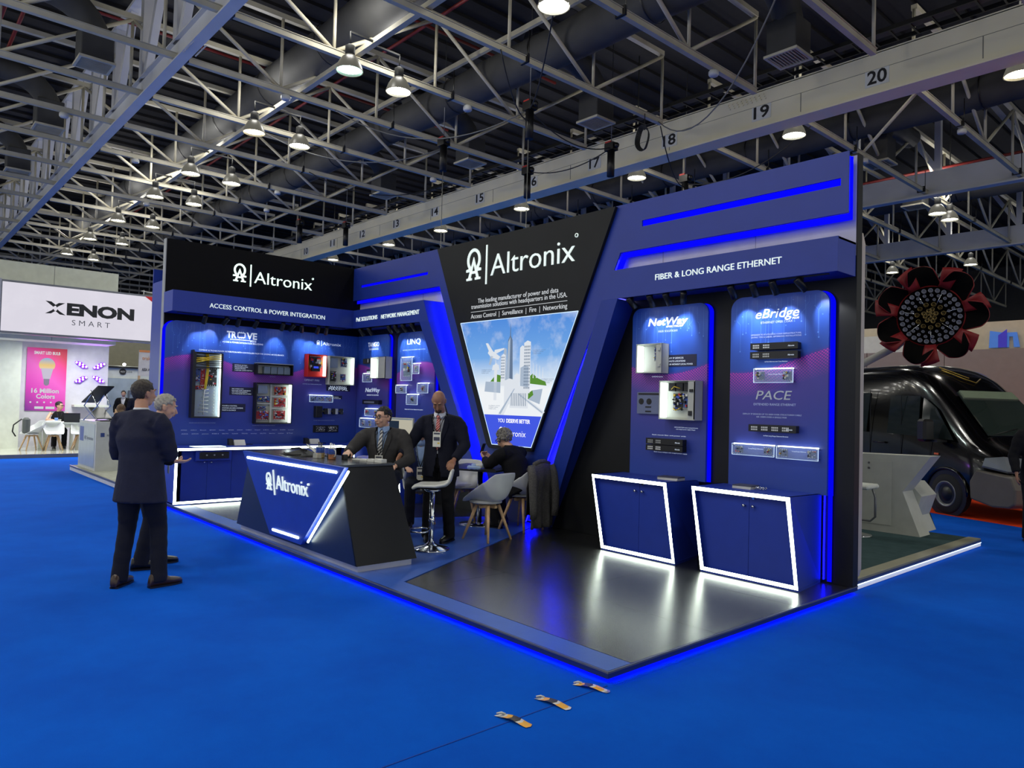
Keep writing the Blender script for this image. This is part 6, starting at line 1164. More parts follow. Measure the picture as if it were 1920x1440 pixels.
# ---------------------------------------------------------------- flower sculpture
def flower():
    c=Vector((7.63,9.2,3.22)); M=Vector((11.755,-3.366,1.65))-c; yaw=math.atan2(M.y,M.x)-.12
    t=thing('flower_sculpture','large dark red metal flower sculpture full of small lamps on an arm','sculpture',c,0,rot=(0,0,yaw))
    # local: +x faces the viewer, disc in the y-z plane
    m_red2=mat('dark_red_petal',(112,20,24),.5,spec=.3); m_in=mat('petal_inside',(6,5,6),.8,spec=.05); m_cup=mat('lamp_cup',(96,98,110),.3,.2,emit=.03,ec=(200,205,230)); m_gold=mat('dark_gold',(100,84,46),.35,.7)
    mb=MB(); mb.lathe([(.001,-.12),(.3,-.1),(.46,.0),(.48,.05),(.44,.03),(.001,-.02)],M=Matrix.Rotation(PI/2,4,'Y'),seg=40); mb.build('centre_dish',m_in,t)
    mb=MB(); mb.lathe([(.465,.0),(.485,.02),(.485,.05),(.465,.06)],M=Matrix.Rotation(PI/2,4,'Y'),seg=40); mb.build('red_ring',m_red2,t)
    for k in range(7):
        a=math.radians(100+k*360/7); mb=MB(); nu,nv=8,6; vs=[];fs=[]
        for i in range(nv+1):
            for j in range(nu+1):
                u=-1+2*j/nu; v=i/nv; r=.44+.36*v*(1-.22*u*u); w=(.44-.08*v)*math.sqrt(max(0,1-(.55*v)**2))
                an=a+u*w*.9/max(r,.3)*.62; x=.02+.17*math.sin(v*PI*.5)+.10*(u*u)*v-.05*v*v+(.1 if u>0 else -.02)*abs(u)*v
                vs.append((x,r*math.cos(an),r*math.sin(an)))
        for i in range(nv):
            for j in range(nu): q=i*(nu+1)+j; mb.mi=0; fs.append([q,q+1,q+nu+2,q+nu+1])
        mb.add(vs,fs,True); o=mb.build('petal',[m_in,m_red2],t)
        so=o.modifiers.new('s','SOLIDIFY'); so.thickness=.03; so.offset=1 if False else -1; so.material_offset=1; so.material_offset_rim=1; ss=o.modifiers.new('ss','SUBSURF'); ss.levels=1; ss.render_levels=1
        mb=MB()
        # outer red flap on one side of each petal
        vs=[];fs=[]
        for i in range(6):
            for j in range(5):
                v=i/5; an=a+.12+.085*j+.02*v; r=.46+.36*v*(1-.05*j); vs.append((.07+.12*math.sin(v*2)+.01*j,r*math.cos(an),r*math.sin(an)))
        for i in range(5):
            for j in range(4): q=i*5+j; fs.append([q,q+1,q+6,q+5])
        mb.add(vs,fs,True); o=mb.build('petal_flap',m_red2,t); so=o.modifiers.new('s','SOLIDIFY'); so.thickness=.02
        mb=MB(); mb.cyl((.03,.12*math.cos(a+.3),.12*math.sin(a+.3)),(.06,.42*math.cos(a+.3),.42*math.sin(a+.3)),.006,6); mb.build('spoke',m_chrome,t)
    cup=None
    for r,n,s in((.405,27,.033),(.33,21,.023),(.262,17,.021),(.185,11,.034)):
        for i in range(n):
            a=2*PI*i/n+r
            if cup is None or cup[1]!=s:
                mb=MB(); mb.lathe([(s,0),(s*1.05,.05),(s*.8,.05),(s*.6,.02),(.001,.015)],M=Matrix.Rotation(PI/2,4,'Y'),seg=12); o=mb.build('lamp_cup',m_cup if s!=.034 else m_gold,t); cup=(o,s)
            else: o=cup[0].copy(); COL.objects.link(o)
            o.location=(.02,r*math.cos(a),r*math.sin(a))
    for i in range(12):
        a=i*2.4; rr=.03*math.sqrt(i+1); mb=MB(); mb.lathe([(.03,0),(.034,.05),(.026,.05),(.001,.02)],M=Matrix.Rotation(PI/2,4,'Y'),seg=12); mb.build('gold_cup',m_gold,t,loc=(.04,rr*math.cos(a),rr*math.sin(a)))
    mb=MB(); mb.tube([(-.1,-.1,-.1),(-.15,-.5,-.45),(-.25,-1.25,-.85),(-.3,-1.5,-3.2)],[.03,.06,.09,.09],12); mb.build('support_arm',m_steel,t)
flower()
# ---------------------------------------------------------------- people
def remesh(o,vox,smooth=4,fac=.5):
    m=o.modifiers.new('r','REMESH'); m.mode='VOXEL'; m.voxel_size=vox; m.use_smooth_shade=True
    if smooth: s=o.modifiers.new('s','SMOOTH'); s.iterations=smooth; s.factor=fac
    dg=bpy.context.evaluated_depsgraph_get(); me=bpy.data.meshes.new_from_object(o.evaluated_get(dg)); o.modifiers.clear(); old=o.data; o.data=me
    for p in me.polygons: p.use_smooth=True
    return o
def loft(mb,pts,rad,seg=16,side=Vector((1,0,0))):
    """pts: centre line; rad: (rx,ry) per point, rx along the side vector"""
    pts=[Vector(p) for p in pts]; vs=[]
    for i,p in enumerate(pts):
        t=(pts[min(i+1,len(pts)-1)]-pts[max(i-1,0)]).normalized(); u=(side-t*side.dot(t)); u=u.normalized() if u.length>1e-4 else t.orthogonal().normalized(); w=t.cross(u)
        rx,ry=rad[i] if isinstance(rad[i],(tuple,list)) else (rad[i],rad[i])
        for k in range(seg): a=2*PI*k/seg; vs.append(p+u*math.cos(a)*rx+w*math.sin(a)*ry)
    n=len(pts); fs=[[i*seg+k,i*seg+(k+1)%seg,(i+1)*seg+(k+1)%seg,(i+1)*seg+k] for i in range(n-1) for k in range(seg)]+[list(range(seg))[::-1],[(n-1)*seg+k for k in range(seg)]]
    mb.add(vs,fs,True)
def resamp(pts,rad,k=3):
    P=[];Q=[]
    for i in range(len(pts)-1):
        for j in range(k):
            t=j/k; P.append(Vector(pts[i]).lerp(Vector(pts[i+1]),t)); a=rad[i];b=rad[i+1]; a=a if isinstance(a,tuple) else (a,a); b=b if isinstance(b,tuple) else (b,b); Q.append((lerp(a[0],b[0],t),lerp(a[1],b[1],t)))
    P.append(Vector(pts[-1])); Q.append(rad[-1]); return P,Q
def hand(mb,w,d,n,side,curl=.5,sc=1.,spread=.12):
    """w wrist, d direction of the palm, n direction the palm faces, side=+1 when the thumb lies towards n x d"""
    w=Vector(w); d=Vector(d).normalized(); n=Vector(n); n=(n-d*n.dot(d)).normalized(); s=n.cross(d).normalized()*side
    pc=w+d*.05*sc; loft(mb,[w-d*.015,w+d*.02*sc,w+d*.06*sc,w+d*.088*sc],[(.024*sc,.019*sc),(.033*sc,.017*sc),(.042*sc,.016*sc),(.038*sc,.012*sc)],12,s)
    for i,(off,L) in enumerate(((.029,.070),(.010,.079),(-.010,.073),(-.028,.058))):
        p=w+d*.082*sc+s*off*sc; a=0; pts=[p-d*.02*sc]; dd=(d+s*off*spread*12).normalized()
        pts.append(p)
        for j,f in enumerate((.45,.32,.23)):
            a+=curl*(.75,1.0,.7)[j]*(1+.12*i); q=dd*math.cos(a)+n*math.sin(a); p=p+q*L*f*sc; pts.append(p)
        loft(mb,pts,[.0095*sc,.0095*sc,.0088*sc,.0080*sc,.0066*sc],8,s)
    p=w+d*.02*sc+s*.026*sc; q1=(d*.62+s*.62+n*.45).normalized(); q2=(d*.85+s*.12+n*.6*(.5+curl)).normalized(); q3=(d*.8-s*.1+n*.7*(.5+curl)).normalized()
    loft(mb,[p-q1*.01,p+q1*.032*sc,p+q1*.032*sc+q2*.03*sc,p+q1*.032*sc+q2*.03*sc+q3*.026*sc],[.0135*sc,.0125*sc,.0105*sc,.008*sc],8,n)
M_SKIN={}
def skin(name,c):
    if name not in M_SKIN: M_SKIN[name]=mat('skin_'+name,c,.5,var=.08,vscale=25,bump=.1,bscale=90)
    return M_SKIN[name]
def suit(name,c): return mat('cloth_'+name,c,.85,var=.12,vscale=8,bump=.5,bscale=22,spec=.2)
def person(label,loc,face,P,fine=.0065,group=None):
    """P: pose and clothing. local frame: +y forward, +x the person's right, z up"""
    t=thing('person',label,'person',loc,face-PI/2,group); g=P.get
    hip=Vector(g('hip',(0,0,.93))); chest=Vector(g('chest',(0,.0,1.30))); neck=Vector(g('neck',(0,-.01,1.48))); head=Vector(g('head',(0,.03,1.65)))
    shw=g('shw',.185); shz=g('shz',1.43); lean=neck-hip
    tw=g('twist',0.); rt=Vector((math.cos(tw),math.sin(tw),0)); fw=Vector((-math.sin(tw),math.cos(tw),0))
    SR=Vector(g('SR',chest+rt*shw+Vector((0,0,shz-1.30)))); SL=Vector(g('SL',chest-rt*shw+Vector((0,0,shz-1.30))))
    ER,WR,EL,WL=[Vector(P[k]) for k in('ER','WR','EL','WL')]; HR=hip+Vector((.09,0,-.02)); HL=hip+Vector((-.09,0,-.02))
    KR,AR,KL,AL=[Vector(P[k]) for k in('KR','AR','KL','AL')]; fr=g('fr',0);fl=g('fl',0)
    sk=P['skin']; b=g('build',1.); hy,hp=g('hyaw',0),g('hpitch',0)
    # --- body (one continuous surface)
    mb=MB(); p_,q_=resamp([hip+Vector((0,0,-.05)),hip.lerp(chest,.45),chest,neck.lerp(chest,.35)+Vector((0,0,.0)),neck+Vector((0,0,.02))],[(.13*b,.10*b),(.12*b,.09*b),(.15*b,.10*b),(.10,.075),(.056,.056)],3); loft(mb,p_,q_)
    loft(mb,[neck-Vector((0,0,.06)),neck+Vector((0,.0,.03)),head+Vector((0,-.025,-.06))],[.062,.056*g('nk',1),.055*g('nk',1)])
    for S_,E_,W_,sd in((SR,ER,WR,1),(SL,EL,WL,-1)): loft(mb,[chest.lerp(S_,.5),S_,S_.lerp(E_,.5),E_,E_.lerp(W_,.5),W_],[.05,.045,.042,.036,.034,.025],10)
    for H_,K_,A_ in((HR,KR,AR),(HL,KL,AL)): loft(mb,[H_,H_.lerp(K_,.5),K_,K_.lerp(A_,.4),A_],[.075,.065,.05,.045,.035],10)
    RM=Matrix.Rotation(hy,3,'Z')@Matrix.Rotation(hp,3,'X'); h=lambda v:head+RM@(Vector(v)*hs); hs=g('hs',1.)
    rr=lambda a,b_,c:(a*hs,b_*hs,c*hs)
    mb.ball(h((0,-.012,.03)),rr(.074,.094,.088),20,14,RM); mb.ball(h((0,.018,-.02)),rr(.064,.074,.088),18,12,RM); mb.ball(h((0,.045,-.075)),rr(.038,.035,.032),12,8,RM); mb.ball(h((0,.06,-.0)),rr(.05,.03,.05),12,8,RM)
    mb.ball(h((0,.105,-.028)),rr(.014,.017,.013),10,8,RM); loft(mb,[h((0,.083,.02)),h((0,.1,-.01)),h((0,.107,-.027))],[.008,.011,.013],8)
    for s in(-1,1): 
        mb.ball(h((s*.03,.083,.035)),rr(.022,.012,.008),10,6,RM); mb.ball(h((s*.036,.07,-.025)),rr(.022,.02,.022),10,6,RM); mb.ball(h((s*.075,-.01,-.005)),rr(.009,.02,.032),10,8,RM); mb.ball(h((s*.079,-.018,.01)),rr(.008,.014,.018),10,6,RM)
    mb.ball(h((0,.092,-.052)),rr(.022,.009,.006),10,6,RM); mb.ball(h((0,.090,-.062)),rr(.02,.01,.007),10,6,RM)
    for k in('R','L'):
        hd=P.get('hand'+k)
        if hd: hand(mb,WR if k=='R' else WL,hd[0],hd[1],hd[2],hd[3] if len(hd)>3 else .5,1.03)
    bo=mb.build('body',sk,t); remesh(bo,fine,3)
    if g('face',1):
        for s in(-1,1):
            e=MB(); e.ball(h((s*.029,.079-g('eyein',0),.014)),.0105*hs,10,8); e.build('eye',m_white,t); e=MB(); e.ball(h((s*.029,.0868-g('eyein',0)*1.4,.014)),(.0055,.004,.0055),8,6,RM); e.build('iris',mat('iris_dark',(40,26,18),.2),t)
            e=MB(); e.tube([h((s*.012,.095,.036)),h((s*.03,.096,.041)),h((s*.046,.083,.036))],.0045*hs,6); e.build('eyebrow',P['hair'],t)
        e=MB(); e.ball(h((0,.0975,-.057)),(.02*hs,.006*hs,.0065*hs),10,6,RM); e.build('lips',mat('lips',(140,85,75),.5),t)
    # --- hair
    hk=g('hairkind','short')
    if hk!='bald':
        mb=MB(); vs=[];fs=[];n1,n2=40,26; r=random.Random(5); th=g('hairth',.012); rough=g('hairrough',.004)
        for i in range(n2+1):
            for j in range(n1):
                ph=PI*i/n2; a=2*PI*j/n1; d=Vector((math.sin(ph)*math.cos(a),math.sin(ph)*math.sin(a),math.cos(ph))); th=g('hairth',.012)*(1 if hk!='short' else .25+.75*max(0,min(1,d.z*1.3+.3))); nz=rough*(math.sin(11*a+5*ph)+math.sin(17*ph-7*a)+r.uniform(-1,1)); k=1
                vs.append(h(Vector((d.x*(.076+th+nz),-.012+d.y*(.096+th+nz),.028+d.z*(.090+th*1.15+nz)))))
        def keep(i,j):
            ph=PI*(i+.5)/n2; a=2*PI*(j+.5)/n1; y=math.sin(ph)*math.sin(a); z=math.cos(ph)
            if hk=='long': return z>(.35 if y>.45 else -2 if y<.25 else -.1)
            lim=.55 if y>.55 else (.15 if y>.1 else (-.25 if y>-.25 else -.72)); return z>lim
        keepf=[(i,j) for i in range(n2) for j in range(n1) if keep(i,j)]
        for i,j in keepf: fs.append([i*n1+j,i*n1+(j+1)%n1,(i+1)*n1+(j+1)%n1,(i+1)*n1+j])
        mb.add(vs,fs,True); 
        if hk=='long': loft(mb,[h((0,-.07,0)),h((0,-.09,-.12)),head+Vector((0,-.11,-.3)),head+Vector((0,-.1,-.42))],[(.08,.05),(.1,.05),(.1,.045),(.06,.03)],14)
        if hk=='curly':
            for i in range(90):
                a=r.uniform(0,2*PI); ph=r.uniform(0,2.05); d=Vector((math.sin(ph)*math.cos(a),math.sin(ph)*math.sin(a),math.cos(ph)))
                if d.y>.5 and d.z<.6: continue
                mb.ball(h(Vector((d.x*.088,-.012+d.y*.106,.028+d.z*.1))),(.02+r.uniform(0,.008),.018,.022),7,5)
        o=mb.build('hair',P['hair'],t); s=o.modifiers.new('s','SOLIDIFY'); s.thickness=.012; s.offset=-1
    if g('beard'): e=MB(); e.ball(h((0,.055,-.083)),rr(.042,.042,.034),12,8,RM); e.ball(h((0,.098,-.045)),rr(.024,.008,.005),10,5,RM); e.build('beard',g('beard'),t)
    if g('glasses'):
        e=MB()
        for s in(-1,1):
            e.tube([h((s*.031+.021*math.cos(a),.103-.003*abs(math.cos(a)),.012+.016*math.sin(a))) for a in [k*PI/8 for k in range(17)]],.0042,5); e.tube([h((s*.05,.1,.016)),h((s*.076,.05,.015)),h((s*.08,-.01,.008))],.002,5)
        e.tube([h((-.01,.104,.014)),h((.01,.104,.014))],.002,5); e.build('glasses',m_blackp,t)
    # --- trousers
    if g('trousers'):
        mb=MB(); p_,q_=resamp([hip+Vector((0,0,-.09)),hip+Vector((0,0,.0)),hip+Vector((0,0,.14))],[(.13*b,.105*b),(.165*b,.125*b),(.15*b,.11*b)],3); loft(mb,p_,q_)
        sit=abs(KR.z-HR.z)<.3
        for H_,K_,A_ in((HR,KR,AR),(HL,KL,AL)):
            p_,q_=resamp([H_+Vector((0,0,.02)),H_.lerp(K_,.35),H_.lerp(K_,.75),K_,K_.lerp(A_,.35),K_.lerp(A_,.75),A_+Vector((0,0,-.05))],[.10*b,.098*b,.083,.073,.07,.067,(.066,.078)],3)
            for i in range(len(p_)): 
                if i>3: q=q_[i] if isinstance(q_[i],tuple) else (q_[i],q_[i]); k=1+.035*math.sin(i*2.6+H_.x*30); q_[i]=(q[0]*k,q[1]*k)
            loft(mb,p_,q_,16)
        o=mb.build('trousers',P['trousers'],t); remesh(o,g('cv',.013),3)
    # --- shoes
    for A_,f in((AR,fr),(AL,fl)):
        mb=MB(); Z=Matrix.Rotation(f,3,'Z'); q=Matrix.Rotation(g('shoepitch',0),3,'X'); S2=lambda v:A_+Z@(q@Vector(v)); a0=-A_.z+.012 if not g('shoepitch') and A_.z<.2 else -.07
        prof=[(-.085,.028,.018,.0),(-.075,.036,.05,.0),(-.03,.038,.062,.0),(.03,.04,.05,.0),(.09,.046,.032,0),(.15,.043,.026,0),(.19,.03,.02,0),(.205,.01,.012,0)]
        vs=[];n=14
        for (y,w,hh,_) in prof:
            for k in range(n): a=2*PI*k/n; zz=math.sin(a)*hh; vs.append(S2((w*math.cos(a),y,a0+max(0,hh+zz)-.012*(1 if zz<-hh*.5 else 0))))
        mb.add(vs,[[i*n+k,i*n+(k+1)%n,(i+1)*n+(k+1)%n,(i+1)*n+k] for i in range(len(prof)-1) for k in range(n)]+[list(range(n)),[(len(prof)-1)*n+k for k in range(n)]],True)
        sh=mb.build('shoe',P['shoe'],t); mb=MB(); mb.add([S2((w*1.03*s,y,a0+z)) for z in(-.012,.004) for (y,w,_,_) in prof for s in(-1,1)],[]) 
        m=len(prof); fs=[]
        for L in(0,1): fs.append([L*2*m+2*i for i in range(m)]+[L*2*m+2*i+1 for i in range(m-1,-1,-1)])
        loop=[2*i for i in range(m)]+[2*i+1 for i in range(m-1,-1,-1)]
        for i in range(len(loop)): a,c=loop[i],loop[(i+1)%len(loop)]; fs.append([a,c,c+2*m,a+2*m])
        mb.f=fs; mb.m=[0]*len(fs); mb.sm=[False]*len(fs); mb.build('sole',g('sole',m_blackp),sh)
    # --- jacket / shirt
    def torso(k,hem,arms,vox,name,m,cut=None,thick=0,nz=0.):
        mb=MB(); hm=Vector(hem); c=[hm,hip.lerp(chest,.12) if hm.z<hip.z else hm.lerp(chest,.3),hip.lerp(chest,.6) if hm.z<hip.z else hm.lerp(chest,.6),chest+Vector((0,0,-.03)),chest.lerp(neck,.62),neck+Vector((0,-.008,.03))]
        rd=[(g('hemw',.205)*b+k,.155*b+k),(.185*b+k,.14*b+k),(.168*b+k,.125*b*g('belly',1)+k),(.195*b+k,.13*b+k),(.15*b+k,.095*b+k),(.068+k,.068+k)]
        p_,q_=resamp(c,rd,4); loft(mb,p_,q_,24,rt)
        if arms:
            for S_,E_,W_ in((SR,ER,WR),(SL,EL,WL)):
                a=chest.lerp(S_,.45); a.z=S_.z-.05; p_,q_=resamp([a,S_+Vector((0,0,-.012)),S_.lerp(E_,.3),S_.lerp(E_,.75),E_,E_.lerp(W_,.4),W_.lerp(E_,.1)],[.085+k,.079+k,.075*b+k,.062*b+k,.06+k,.053+k,.043+k],3)
                for i in range(len(p_)): 
                    if i>4: q=q_[i] if isinstance(q_[i],tuple) else (q_[i],q_[i]); w=1+.05*math.sin(i*2.3+E_.x*20); q_[i]=(q[0]*w,q[1]*w)
                loft(mb,p_,q_,16)
            loft(mb,[SL+Vector((0,0,.01)),neck.lerp(chest,.3)+Vector((0,-.01,.02)),SR+Vector((0,0,.01))],[(.05+k,.05+k),(.075+k,.07+k),(.05+k,.05+k)],14,Vector((0,1,0)))
        o=mb.build(name,m,t); remesh(o,vox,4)
        if cut:
            bm=bmesh.new(); bm.from_mesh(o.data); dl=[f for f in bm.faces if cut(f.calc_center_median(),f.normal)]; bmesh.ops.delete(bm,geom=dl,context='FACES'); bm.to_mesh(o.data); bm.free(); s=o.modifiers.new('s','SOLIDIFY'); s.thickness=.008; s.offset=-1
        return o
    sp=lambda z:hip.lerp(chest,(z-hip.z)/(chest.z-hip.z)) if z<chest.z else chest.lerp(neck,(z-chest.z)/(neck.z-chest.z))
    def cutter(zbtn,w0,w1,openlow=0.):
        def f(c,n):
            ctr=sp(c.z); v=c-ctr; x=v.dot(rt); y=v.dot(fw)
            if y<.0: return c.z>neck.z+.04
            if c.z>neck.z+.035: return True
            if c.z>zbtn: return abs(x)<w0+(w1-w0)*(c.z-zbtn)/(neck.z-zbtn) and c.z<neck.z+.05
            return abs(x-.0)<openlow*(zbtn-c.z)/.3
        return f
    if g('shirt') and g('shirtfront',1): torso(-.018,hip.lerp(chest,.25),g('shirtarms',0),.012,'shirt',g('shirt'))
    if g('shirt'): mb=MB(); loft(mb,[neck+Vector((0,0,-.03)),neck+Vector((0,.004,.03)),neck+Vector((0,.004,.045))],[(.073,.073),(.064,.064),(.059,.06)],20); mb.build('shirt_collar',g('shirt'),t)
    if g('jacket'): torso(.006,g('hem',hip+Vector((0,-.01,-.17))),1,g('cv',.013),'jacket',g('jacket'),cutter(hip.lerp(chest,.35).z,.005,.085 if g('shirt') else .06,g('openlow',.03)))
    if g('tee'): torso(.0,g('hem',hip+Vector((0,0,-.08))),g('teearms',0),.013,'top',g('tee'),lambda c,n:c.z>neck.z+.0)
    def front(z,ox=0,k=.0):
        ctr=sp(z); tt=(z-hip.z)/(chest.z-hip.z)
        r_=lerp(.14,.13,min(1,max(0,tt))) if z<chest.z else lerp(.13,.075,(z-chest.z)/(neck.z-chest.z))
        return ctr+fw*(r_*b*math.sqrt(max(.1,1-(ox/.19)**2))+k)+rt*ox
    if g('tie'):
        mb=MB(); z0=hip.z+.12; z1=neck.z-.015; n=8; vs=[]
        for i in range(n+1):
            z=lerp(z1,z0,i/n); w=.014+.026*i/n if i<n else .0; c=front(z,0,.006 if g('jacket') else .01)
            vs+=[c-rt*w,c+rt*w]
        for i in range(n+1): vs+= [Vector(vs[2*i])-fw*.006,Vector(vs[2*i+1])-fw*.006]
        m=2*n+2; mb.add(vs,[[2*i,2*i+1,2*i+3,2*i+2] for i in range(n)]+[[m+2*i,m+2*i+2,m+2*i+3,m+2*i+1] for i in range(n)]+[[2*i,2*i+2,m+2*i+2,m+2*i] for i in range(n)]+[[2*i+1,m+2*i+1,m+2*i+3,2*i+3] for i in range(n)])
        kn=front(z1,0,.008); mb.ball(kn,(.02,.014,.018),10,6); mb.build('necktie',g('tie'),t)
        mb=MB()
        for s in(-1,1): a=neck+fw*.06+Vector((0,0,.035)); mb.add([a+rt*s*.005,a+rt*s*.06-fw*.04+Vector((0,0,.015)),a+rt*s*.065-fw*.03+Vector((0,0,-.03)),a+rt*s*.03+fw*.03+Vector((0,0,-.06)),a+rt*s*.005+Vector((0,0,-.02))+fw*.022],[[0,1,2,3,4]])
        o=mb.build('collar',g('shirt'),t); s=o.modifiers.new('s','SOLIDIFY'); s.thickness=.006
    if g('lapel'):
        for s in(-1,1):
            mb=MB(); zb_=hip.lerp(chest,.35).z; pts=[]
            for i in range(6):
                z=lerp(zb_,neck.z-.0,i/5); x=.006+.078*i/5; w=.0+.05*min(1,i/3.2) if i<5 else .02; a=front(z,s*x,.02); c=front(z-.012,s*(x+w),.018 if i<5 else .01); pts.append((a,c))
            vs=[p for ac in pts for p in ac]; mb.add(vs,[[2*i,2*i+1,2*i+3,2*i+2] for i in range(5)]); o=mb.build('lapel',g('lapel'),t); so=o.modifiers.new('s','SOLIDIFY'); so.thickness=.006; so.offset=0
    if g('badge'):
        zb_=g('badge'); c=front(zb_+.08,0,.035); 
        for s in(-1,1): mb=MB(); mb.tube([neck+rt*s*.07+Vector((0,-.01,.02)),front(neck.z-.06,s*.055,.022),front(lerp(neck.z,zb_,.55),s*.03,.028),c],.005,5); mb.build('lanyard_strap',m_blackp,t)
        mb=MB(); Mx=Matrix.Translation(c)@Matrix(((rt.x,fw.x,0,0),(rt.y,fw.y,0,0),(0,0,1,0),(0,0,0,1))); mb.box((-.045,-.002,-.17),(.045,.002,-.0),Mx); bd=mb.build('name_badge',mat('badge_white',(215,215,205),.5),t)
        mb=MB(); mb.box((-.035,.002,-.10),(.035,.0035,-.06),Mx); mb.box((-.035,.002,-.03),(.035,.0035,-.012),Mx); mb.build('badge_print',mat('badge_print',(60,62,80),.5),bd); mb=MB(); mb.box((-.035,.002,-.135),(-.01,.0035,-.12),Mx); mb.build('badge_mark',mat('badge_yellow',(225,190,60),.5),bd)
    return t
def striped(name,a,b_,sc):
    m=mat(name,a,.6); nt=m.node_tree; bn=nt.nodes['Principled BSDF']; w=nt.nodes.new('ShaderNodeTexWave'); w.wave_type='BANDS'; w.bands_direction='DIAGONAL'; w.inputs['Scale'].default_value=sc; tc=nt.nodes['Texture Coordinate']; cr=nt.nodes.new('ShaderNodeValToRGB'); cr.color_ramp.interpolation='CONSTANT'
    cr.color_ramp.elements[0].color=srgb(*a); cr.color_ramp.elements[1].color=srgb(*b_); cr.color_ramp.elements[1].position=.6; nt.links.new(tc.outputs['Object'],w.inputs['Vector']); nt.links.new(w.outputs['Fac'],cr.inputs[0]); nt.links.new(cr.outputs[0],bn.inputs['Base Color']); return m
h_dark=mat('hair_dark_brown',(46,38,32),.6,var=.5,vscale=60,bump=.8,bscale=200); h_salt=mat('hair_greying',(92,84,78),.6,var=.5,vscale=50,bump=.8,bscale=200); h_grey=mat('hair_light_grey',(168,164,156),.6,var=.3,vscale=50,bump=.8,bscale=200); h_black=mat('hair_black',(18,16,16),.5,bump=.6,bscale=200); h_brown=mat('hair_brown',(86,62,40),.5,var=.3,vscale=40,bump=.6,bscale=150); h_curl=mat('hair_curly_grey',(122,118,112),.6,var=.6,vscale=60,bump=.8,bscale=150)
sk_light=skin('light',(205,160,135)); sk_tan=skin('tan',(150,106,82)); sk_mid=skin('medium',(190,140,112))
c_navy=suit('navy',(36,38,56)); c_trn=suit('navy_trousers',(24,26,38)); c_char=suit('charcoal',(56,55,56)); c_blk=suit('black',(18,18,22)); c_dnavy=suit('dark_navy',(22,24,38)); c_wsh=suit('white_shirt',(205,208,215)); c_bsh=suit('blue_shirt',(140,165,205))
shoe_br=mat('brown_leather_shoe',(52,34,26),.3); shoe_bk=mat('black_leather_shoe',(16,15,16),.3)
dg_=math.radians
# A: back to the camera, arms crossed
person('person seen from behind in a navy suit with arms crossed, nearest the camera',(4.93,-1.50,0),dg_(132),dict(skin=sk_mid,hair=mat('hair_brown_grey',(58,50,44),.6,var=.6,vscale=50,bump=.8,bscale=200),hairth=.009,hairrough=.002,hyaw=-.35,hpitch=.02,hip=(-.03,-.02,.94),chest=(-.06,-.02,1.30),neck=(-.07,.0,1.49),head=(-.08,.045,1.655),shw=.195,twist=-.12,
    ER=(.20,.03,1.13),WR=(-.0,.22,1.14),EL=(-.32,.06,1.12),WL=(-.06,.23,1.10),KR=(.11,.04,.50),AR=(.17,-.02,.09),KL=(-.14,-.02,.50),AL=(-.15,-.09,.09),fr=-.55,fl=.1,handR=((-1,.2,.1),(0,-1,0),-1,.35),handL=((1,.2,0),(0,-1,0),1,.35),
    shirtfront=0,jacket=c_navy,trousers=c_trn,shirt=c_wsh,shoe=shoe_br,hemw=.225,hem=(-.03,-.025,.72),build=1.06),fine=.007)
# B: behind A, turned to the displays
person('grey-haired person in a dark suit, hand held out, half hidden behind the navy suit',(4.23,-1.30,0),dg_(82),dict(skin=sk_light,hair=h_grey,hairth=.009,hyaw=-.1,hpitch=-.25,hip=(0,0,.88),chest=(0,.03,1.22),neck=(0,.07,1.39),head=(0,.14,1.53),shz=1.37,
    ER=(.27,.0,1.08),WR=(.2,.21,1.02),EL=(-.26,.0,1.06),WL=(-.16,.22,1.0),KR=(.1,.04,.48),AR=(.11,-.04,.09),KL=(-.1,.06,.48),AL=(-.1,.12,.09),handR=((-.15,.95,-.05),(-.3,0,1),1,.28),handL=((.6,.6,0),(0,0,1),-1,.5),
    shirtfront=0,jacket=c_blk,trousers=c_trn,shirt=c_wsh,shoe=shoe_bk,hemw=.21,hem=(0,0,.70),badge=.98),fine=.007)
# C: seated with glasses
person('person with glasses in a charcoal suit and blue shirt, seated behind the reception desk',(4.60,1.12,0),dg_(-52),dict(skin=sk_light,hair=h_black,hairth=.008,hyaw=-.42,hpitch=-.03,glasses=1,hip=(0,0,.82),chest=(0,.04,1.16),neck=(0,.05,1.315),head=(.01,.075,1.455),shz=1.285-.0,shw=.2,hs=1.02,
    SR=(.21,.04,1.27),SL=(-.21,.03,1.27),ER=(.32,.26,1.08),WR=(.24,.50,1.085),EL=(-.33,.10,1.0),WL=(-.22,.31,.93),KR=(.16,.42,.80),AR=(.15,.42,.38),KL=(-.22,.42,.72),AL=(-.22,.35,.2),handR=((-.2,.95,-.12),(0,0,-1),-1,.15),handL=((.1,.9,-.3),(0,0,-1),1,.2),
    jacket=c_char,trousers=c_trn,shirt=c_bsh,tie=striped('striped_tie_grey',(190,190,190),(45,45,50),16),lapel=c_char,shoe=shoe_bk,hem=(0,.0,.76),badge=.96,build=1.06,belly=1.15,openlow=.25),fine=.006)
